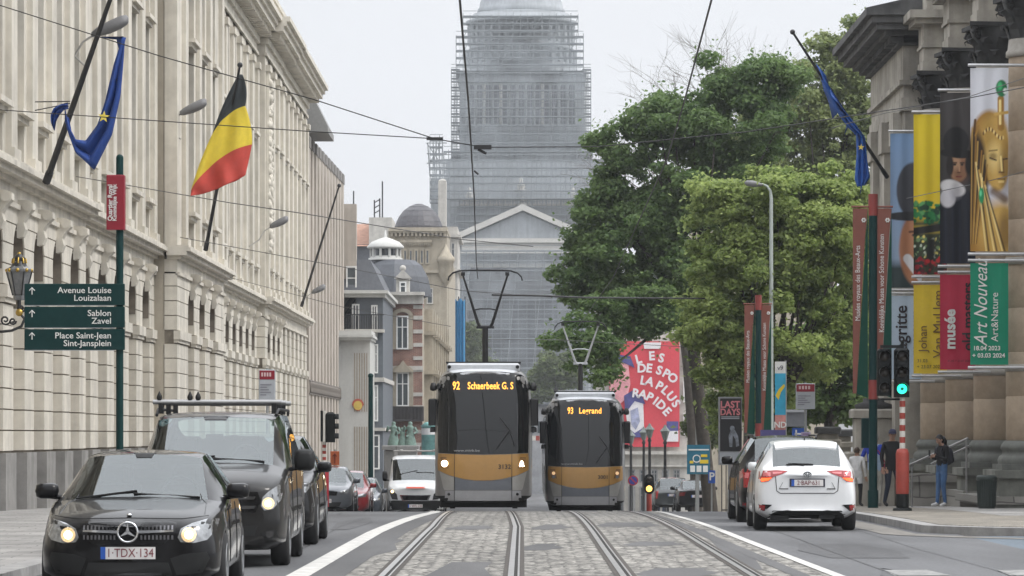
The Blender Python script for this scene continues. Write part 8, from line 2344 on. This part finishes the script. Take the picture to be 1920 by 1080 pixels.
# ------------------------------------------------------------------ people
SKIN = mat('skin', (.36, .21, .15), rough=.6, var=.06, scale=20)
HAIRK = mat('dark_hair', (.012, .010, .010), rough=.6, var=.3, scale=30)
HAIRB = mat('brown_hair', (.05, .03, .02), rough=.6, var=.3, scale=30)
def cloth(n, c): return mat(n, c, rough=.9, var=.18, scale=9, bump=.2)
def person(label, loc, rot, H, J, top, legs, shoe, hair=HAIRK, sleeve=None, group=None, wide=1.0, extras=None, coat=None, fat=1.0, name='person', hairlong=False):
    """J: joints in metres for a 1.70 m body; one continuous skinned body, clothed by region"""
    s = H / 1.70
    t = thing(name, label, 'person', loc, rot, group)
    D = dict(pel=(0, 0, .94), bel=(0, 0, 1.08), che=(0, 0, 1.30), nck=(0, 0, 1.46), hd0=(0, -.01, 1.53), hd1=(0, -.015, 1.66),
             lhip=(.10, 0, .90), lkn=(.11, -.02, .50), lan=(.11, .02, .09), lto=(.125, -.15, .035), rhip=(-.10, 0, .90), rkn=(-.11, -.02, .50), ran=(-.11, .02, .09), rto=(-.125, -.15, .035),
             lsh=(.19, 0, 1.39), lel=(.25, .02, 1.12), lwr=(.26, -.06, .88), rsh=(-.19, 0, 1.39), rel=(-.25, .02, 1.12), rwr=(-.26, -.06, .88))
    D.update({k: v for k, v in J.items() if k != 'look'})
    rad = dict(pel=.135 * wide, bel=.125 * wide, che=.135 * wide, nck=.058, hd0=.062, hd1=.075, lhip=.095 * wide, lkn=.062, lan=.043, lto=.036, rhip=.095 * wide, rkn=.062, ran=.043, rto=.036,
               lsh=.066, lel=.048, lwr=.03, rsh=.066, rel=.048, rwr=.03)
    bones = [('pel', 'bel', 'T'), ('bel', 'che', 'T'), ('che', 'nck', 'T'), ('nck', 'hd0', 'H'), ('hd0', 'hd1', 'H'), ('pel', 'lhip', 'L'), ('lhip', 'lkn', 'L'), ('lkn', 'lan', 'L'), ('lan', 'lto', 'S'),
             ('pel', 'rhip', 'L'), ('rhip', 'rkn', 'L'), ('rkn', 'ran', 'L'), ('ran', 'rto', 'S'), ('che', 'lsh', 'A'), ('lsh', 'lel', 'A'), ('lel', 'lwr', 'A'), ('che', 'rsh', 'A'), ('rsh', 'rel', 'A'), ('rel', 'rwr', 'A')]
    names = list(D); V = [Vector(D[k]) * s for k in names]; RD = [rad[k] * s for k in names]
    E = [(names.index(a), names.index(c)) for a, c, _ in bones]
    reg = [(V[i], V[j], q[2]) for (i, j), q in zip(E, bones)]
    # palms and fingers grow on from the wrists
    for sd, el, wr in ((1, 'lel', 'lwr'), (-1, 'rel', 'rwr')):
        w_ = Vector(D[wr]) * s; dv = (w_ - Vector(D[el]) * s).normalized(); side = dv.cross(Vector((0, -1, .2))).normalized()
        iw = names.index(wr); palm = w_ + dv * .085 * s; V.append(palm); RD.append(.030 * s); ip_ = len(V) - 1; E.append((iw, ip_)); reg.append((w_, palm, 'N'))
        curl = Vector((0, -.35, 0))
        for q, ln in enumerate((.066, .078, .072, .056)):
            k1 = palm + side * (.022 * (q - 1.5)) * s + dv * .02 * s; k2 = k1 + (dv + curl * .5).normalized() * ln * .55 * s; k3 = k2 + (dv + curl * 1.6).normalized() * ln * .45 * s
            i0 = len(V); V += [k1, k2, k3]; RD += [.0095 * s, .009 * s, .0075 * s]; E += [(ip_, i0), (i0, i0 + 1), (i0 + 1, i0 + 2)]; reg += [(palm, k3, 'N')]
        k1 = w_ + dv * .03 * s + side * .03 * sd * s; k2 = k1 + (dv * .7 + side * .6 * sd + curl * .4).normalized() * .05 * s
        i0 = len(V); V += [k1, k2]; RD += [.012 * s, .009 * s]; E += [(iw, i0), (i0, i0 + 1)]; reg.append((k1, k2, 'N'))
    me = bpy.data.meshes.new('skeleton'); me.from_pydata([tuple(v) for v in V], E, []); o = bpy.data.objects.new('skeleton', me); C.objects.link(o)
    sk = o.modifiers.new('skin', 'SKIN'); 
    if not me.skin_vertices: bpy.context.view_layer.objects.active = o
    if not me.skin_vertices:
        with bpy.context.temp_override(object=o, active_object=o): bpy.ops.mesh.customdata_skin_add()
    for i, sv in enumerate(me.skin_vertices[0].data): sv.radius = (RD[i], RD[i]); sv.use_root = (i == 0)
    ss = o.modifiers.new('sub', 'SUBSURF'); ss.levels = 2; ss.render_levels = 2
    dg = bpy.context.evaluated_depsgraph_get(); m2 = bpy.data.meshes.new_from_object(o.evaluated_get(dg)); bpy.data.objects.remove(o)
    # shape: flatten the torso a little front to back
    for v in m2.vertices:
        z = v.co.z / s
        if .8 < z < 1.47: v.co.y = v.co.y * (.78 if abs(v.co.x) < .2 * s else 1)
    bm = bmesh.new(); bm.from_mesh(m2)
    # head: skull, jaw, nose, ears joined to the same body mesh
    hc = (Vector(D['hd0']) * .45 + Vector(D['hd1']) * .55) * s; up = (Vector(D['hd1']) - Vector(D['hd0'])).normalized(); fw = Vector(J.get('look', (0, -1, 0))).normalized(); sdv = fw.cross(up).normalized()
    M = Matrix.Identity(4)
    for i in range(3): M[i][0] = sdv[i]; M[i][1] = -fw[i]; M[i][2] = up[i]; M[i][3] = hc[i]
    r0 = bmesh.ops.create_uvsphere(bm, u_segments=16, v_segments=12, radius=1)
    for v in r0['verts']:
        x, y, z = v.co; jaw = 1 - .28 * max(0, -z); v.co = M @ Vector((x * .076 * jaw * s, (y * .096 - .012 * max(0, -z)) * s, z * .118 * s))
    def blob(c, sc_):
        q = bmesh.ops.create_uvsphere(bm, u_segments=8, v_segments=6, radius=1)
        for v in q['verts']: v.co = M @ Vector(((c[0] + v.co.x * sc_[0]) * s, (c[1] + v.co.y * sc_[1]) * s, (c[2] + v.co.z * sc_[2]) * s))
        return q['verts']
    blob((0, -.102, -.02), (.013, .02, .026)); blob((.077, .0, -.01), (.01, .018, .03)); blob((-.077, .0, -.01), (.01, .018, .03)); blob((0, -.095, -.062), (.025, .012, .008))
    dark = []
    for ex in (.03, -.03): dark += blob((ex, -.09, .012), (.012, .008, .007))
    dk = set(dark)
    bm.to_mesh(m2) if False else None
    mats_ = [SKIN, top, legs, shoe, sleeve or top, HAIRK]
    for f in bm.faces:
        c = f.calc_center_median(); best, bd_ = 'H', 1e9
        if f.verts[0] in dk: f.material_index = 5; f.smooth = True; continue
        for a, e, q in reg:
            ab = e - a; u = max(0, min(1, (c - a).dot(ab) / max(1e-9, ab.length_squared))); dist = (c - (a + ab * u)).length
            if dist < bd_: bd_, best = dist, q
        z = c.z / s
        if best == 'T' and z < .98 and not coat: best = 'L'
        if best == 'L' and coat and z > coat: best = 'T'
        if z > 1.49 and best in 'TA': best = 'H' if abs(c.x) < .09 * s else best
        f.material_index = {'H': 0, 'N': 0, 'T': 1, 'L': 2, 'S': 3, 'A': 4}[best]; f.smooth = True
    m2.materials.clear()
    for m_ in mats_: m2.materials.append(m_)
    bm.to_mesh(m2); bm.free()
    link_mesh('body', m2, t)
    if hair:
        b = MB(); vs = []; n = 16; k = 9
        for i in range(k + 1):
            th = math.pi * (.62 if not hairlong else .8) * i / k
            for j in range(n):
                ph = 2 * math.pi * j / n; x, y, z = math.sin(th) * math.cos(ph), math.sin(th) * math.sin(ph), math.cos(th)
                front = max(0, -y); zz = max(z, -.3 + front * .95) if front > .3 else z
                vs.append(M @ Vector((x * .083 * s, (y * .103 + .006) * s, zz * .126 * s + .004)))
        b.add(vs, [(i * n + j, (i + 1) * n + j, (i + 1) * n + (j + 1) % n, i * n + (j + 1) % n) for i in range(k) for j in range(n)], 0, True)
        if hairlong: b.tube([M @ Vector((0, .09 * s, .02 * s)), M @ Vector((0, .12 * s, -.10 * s)), M @ Vector((0, .10 * s, -.24 * s))], [.06 * s, .055 * s, .02 * s], 10)
        b.build('hair', hair, t)
    if extras: extras(t, s, M)
    return t
JEANS = cloth('blue_jeans', (.055, .12, .25)); DJEANS = cloth('dark_jeans', (.018, .025, .045)); BLKC = cloth('black_cloth', (.012, .012, .014)); WHC = cloth('white_cloth', (.55, .55, .56)); LBLUE = cloth('light_blue_vest', (.27, .36, .48)); RBLUE = cloth('royal_blue', (.015, .04, .32)); KHAKI = cloth('pale_trousers', (.30, .29, .26)); REDC = cloth('red_bag', (.26, .02, .05)); SHW = cloth('white_shoes', (.5, .5, .5)); SHB = cloth('black_shoes', (.015, .015, .016))
zz = lambda d: g(d) + .135
def backpack(t, s, M):
    b = MB(); vs = []
    b.sphere((0, .19 * s, 1.20 * s), .17 * s, 14, 10, sc=(.85, .62, 1.25)); b.sphere((0, .27 * s, 1.12 * s), .11 * s, 10, 8, sc=(.9, .5, .8)); b.build('backpack', mat('backpack_navy', (.015, .016, .026), rough=.8, var=.3), t)
    for sd in (-1, 1):
        b = MB(); b.tube([(sd * .10 * s, .12 * s, 1.42 * s), (sd * .11 * s, 0, 1.47 * s), (sd * .11 * s, -.105 * s, 1.34 * s), (sd * .12 * s, -.02 * s, 1.12 * s), (sd * .11 * s, .10 * s, 1.08 * s)], .018 * s, 6); b.build('strap', MATS['backpack_navy'], t)
    b = MB(); b.bbox(-.035, .035, -.345, -.335, 1.16, 1.30, .003); ph_ = b.build('phone', BPLAST, t)
# woman with phone and backpack, seen from her left side, looking left
person('woman in black hoodie and blue jeans looking at a phone, backpack on, below the columns', (PX(1766, 82), 82, zz(82)), R(-62), 1.64,
       dict(hd0=(0, -.035, 1.53), hd1=(0, -.075, 1.645), look=(0, -1, -.35), lel=(.23, -.02, 1.13), lwr=(.10, -.27, 1.19), rel=(-.23, -.02, 1.13), rwr=(-.09, -.27, 1.17), lkn=(.10, -.03, .49), lan=(.10, .03, .08), ran=(-.12, -.05, .08), rto=(-.13, -.22, .035)),
       BLKC, JEANS, SHW, HAIRK, wide=1.08, extras=backpack, hairlong=True)
def cap_(t, s, M):
    b = MB(); vs = []; n = 14
    for i in range(6):
        th = math.pi * .5 * i / 5
        for j in range(n): ph = 2 * math.pi * j / n; vs.append(M @ Vector((math.sin(th) * math.cos(ph) * .088 * s, math.sin(th) * math.sin(ph) * .108 * s, math.cos(th) * .10 * s + .035 * s)))
    b.add(vs, [(i * n + j, (i + 1) * n + j, (i + 1) * n + (j + 1) % n, i * n + (j + 1) % n) for i in range(5) for j in range(n)], 0, True)
    b.add([M @ Vector((x * s, y * s, .035 * s)) for x, y in ((-.07, -.08), (.07, -.08), (.06, -.17), (0, -.19), (-.06, -.17))], [(0, 1, 2, 3, 4)]); b.build('cap', mat('navy_cap', (.03, .03, .07), rough=.8), t)
person('man in dark jacket, cap and dark jeans behind the striped signal post', (PX(1678, 80), 80.6, zz(80)), R(20), 1.72, dict(look=(-.4, -1, -.1), lkn=(.13, -.10, .50), lan=(.15, -.02, .09), ran=(-.13, .12, .10), rkn=(-.1, .0, .5), rto=(-.14, -.04, .035)), BLKC, DJEANS, SHB, HAIRK, wide=1.12, coat=.80, extras=cap_)
def redbag(t, s, M):
    b = MB(); b.bbox(-.36 * s, -.16 * s, -.02 * s, .12 * s, .80 * s, 1.0 * s, .03); b.build('shoulder_bag', REDC, t); b = MB(); b.tube([(-.26 * s, .05 * s, 1.0 * s), (-.1 * s, .13 * s, 1.3 * s), (.14 * s, .05 * s, 1.44 * s)], .012 * s, 5); b.build('bag_strap', REDC, t)
person('person in pale blue vest with royal blue sleeves pointing right, red shoulder bag', (PX(1641, 84), 84.0, zz(84)), R(165), 1.70, dict(rel=(-.34, -.10, 1.36), rwr=(-.58, -.14, 1.33), lel=(.31, .03, 1.13), lwr=(.35, .02, .90), lsh=(.21, 0, 1.39), ran=(-.12, .14, .1), rto=(-.13, -.02, .035), rkn=(-.12, .0, .5)), LBLUE, KHAKI, SHW, mat('grey_hair', (.3, .29, .27), rough=.7), sleeve=RBLUE, wide=1.3, coat=.86, extras=redbag)
def sling(t, s, M):
    b = MB(); b.sphere((.12 * s, -.17 * s, 1.08 * s), .11 * s, 10, 7, sc=(1, .5, .6)); b.build('waist_bag', BLKC, t)
person('child in a long white shirt and black leggings beside the white hatchback', (PX(1608, 83), 83.2, zz(83)), R(150), 1.36, dict(lel=(.26, -.03, 1.14), lwr=(.16, -.2, 1.05)), WHC, BLKC, SHB, HAIRB, coat=.66, wide=1.1, extras=sling)
# far pedestrians right of the trams
for i, (px_, d, top_, leg_, lb) in enumerate(((1240, 176, BLKC, DJEANS, 'distant person in black walking beyond the amber signal, left of two'), (1257, 178, REDC, BLKC, 'distant person in dull red walking beyond the amber signal'), (1231, 186, BLKC, BLKC, 'distant dark dressed person under the old lamp posts'))):
    person(lb, (PX(px_, d), d, g(d) + .45), R(170 + 20 * i), 1.72, dict(lkn=(.11, -.1, .5), ran=(-.11, .14, .1), rto=(-.12, .0, .04)), top_, leg_, SHB, HAIRK, group='pedestrians far down the street')
# ------------------------------------------------------------------ pieces that only share a name become parts of their own
def split_islands(o, gap=.03):
    me = o.data; n = len(me.vertices); par = list(range(n))
    def find(a):
        while par[a] != a: par[a] = par[par[a]]; a = par[a]
        return a
    for e in me.edges:
        a, b_ = find(e.vertices[0]), find(e.vertices[1])
        if a != b_: par[a] = b_
    gr = {}
    for v in me.vertices: gr.setdefault(find(v.index), []).append(v.index)
    boxes = []
    for vs in gr.values():
        c = np.array([me.vertices[v].co for v in vs]); boxes.append([c.min(0) - gap, c.max(0) + gap, set(vs)])
    done = False
    while not done:
        done = True
        for i in range(len(boxes)):
            for j in range(i + 1, len(boxes)):
                if (boxes[i][0] <= boxes[j][1]).all() and (boxes[j][0] <= boxes[i][1]).all():
                    boxes[i] = [np.minimum(boxes[i][0], boxes[j][0]), np.maximum(boxes[i][1], boxes[j][1]), boxes[i][2] | boxes[j][2]]; del boxes[j]; done = False; break
            if not done: break
    if len(boxes) < 2 or len(boxes) > 80: return
    for k, bx in enumerate(boxes):
        idx = {}; fs = []; mi = []; sm = []
        for p in me.polygons:
            if p.vertices[0] in bx[2]: fs.append(tuple(idx.setdefault(v, len(idx)) for v in p.vertices)); mi.append(p.material_index); sm.append(p.use_smooth)
        m2 = bpy.data.meshes.new(me.name); m2.from_pydata([tuple(me.vertices[v].co) for v in idx], [], fs)
        for q in me.materials: m2.materials.append(q)
        m2.polygons.foreach_set('material_index', mi); m2.polygons.foreach_set('use_smooth', sm); m2.update()
        if k == 0: keep = m2
        else:
            q = o.copy(); q.data = m2; C.objects.link(q)
    o.data = keep
for o in list(bpy.data.objects):
    if o.type == 'MESH' and o.parent is not None and not o.children and o.name.split('.')[0] in ('rod', 'stone_band', 'red_collar', 'wiper', 'rail', 'post', 'exhaust_box', 'aerial', 'guy_line', 'side_pier', 'ledge', 'railing_post', 'bogie', 'yellow_marks', 'white_marks', 'small_print', 'cloth_end', 'striped_post', 'mount', 'scaffold_pole', 'board', 'cornice', 'carved_frieze', 'strap'):
        split_islands(o)
# ------------------------------------------------------------------ pale air over the whole street
hz = MB(); hz.box(-420, 420, -70, 1250, -9, 125)
m = bpy.data.materials.new('haze_air'); m.use_nodes = True; n = m.node_tree; n.nodes.clear()
o_ = n.nodes.new('ShaderNodeOutputMaterial'); v_ = n.nodes.new('ShaderNodeVolumePrincipled')
v_.inputs['Color'].default_value = (.93, .96, 1.0, 1); v_.inputs['Density'].default_value = .00026; v_.inputs['Anisotropy'].default_value = .2
n.links.new(v_.outputs[0], o_.inputs['Volume'])
hb = hz.build('haze', m); hb['kind'] = 'stuff'; hb.display_type = 'WIRE'
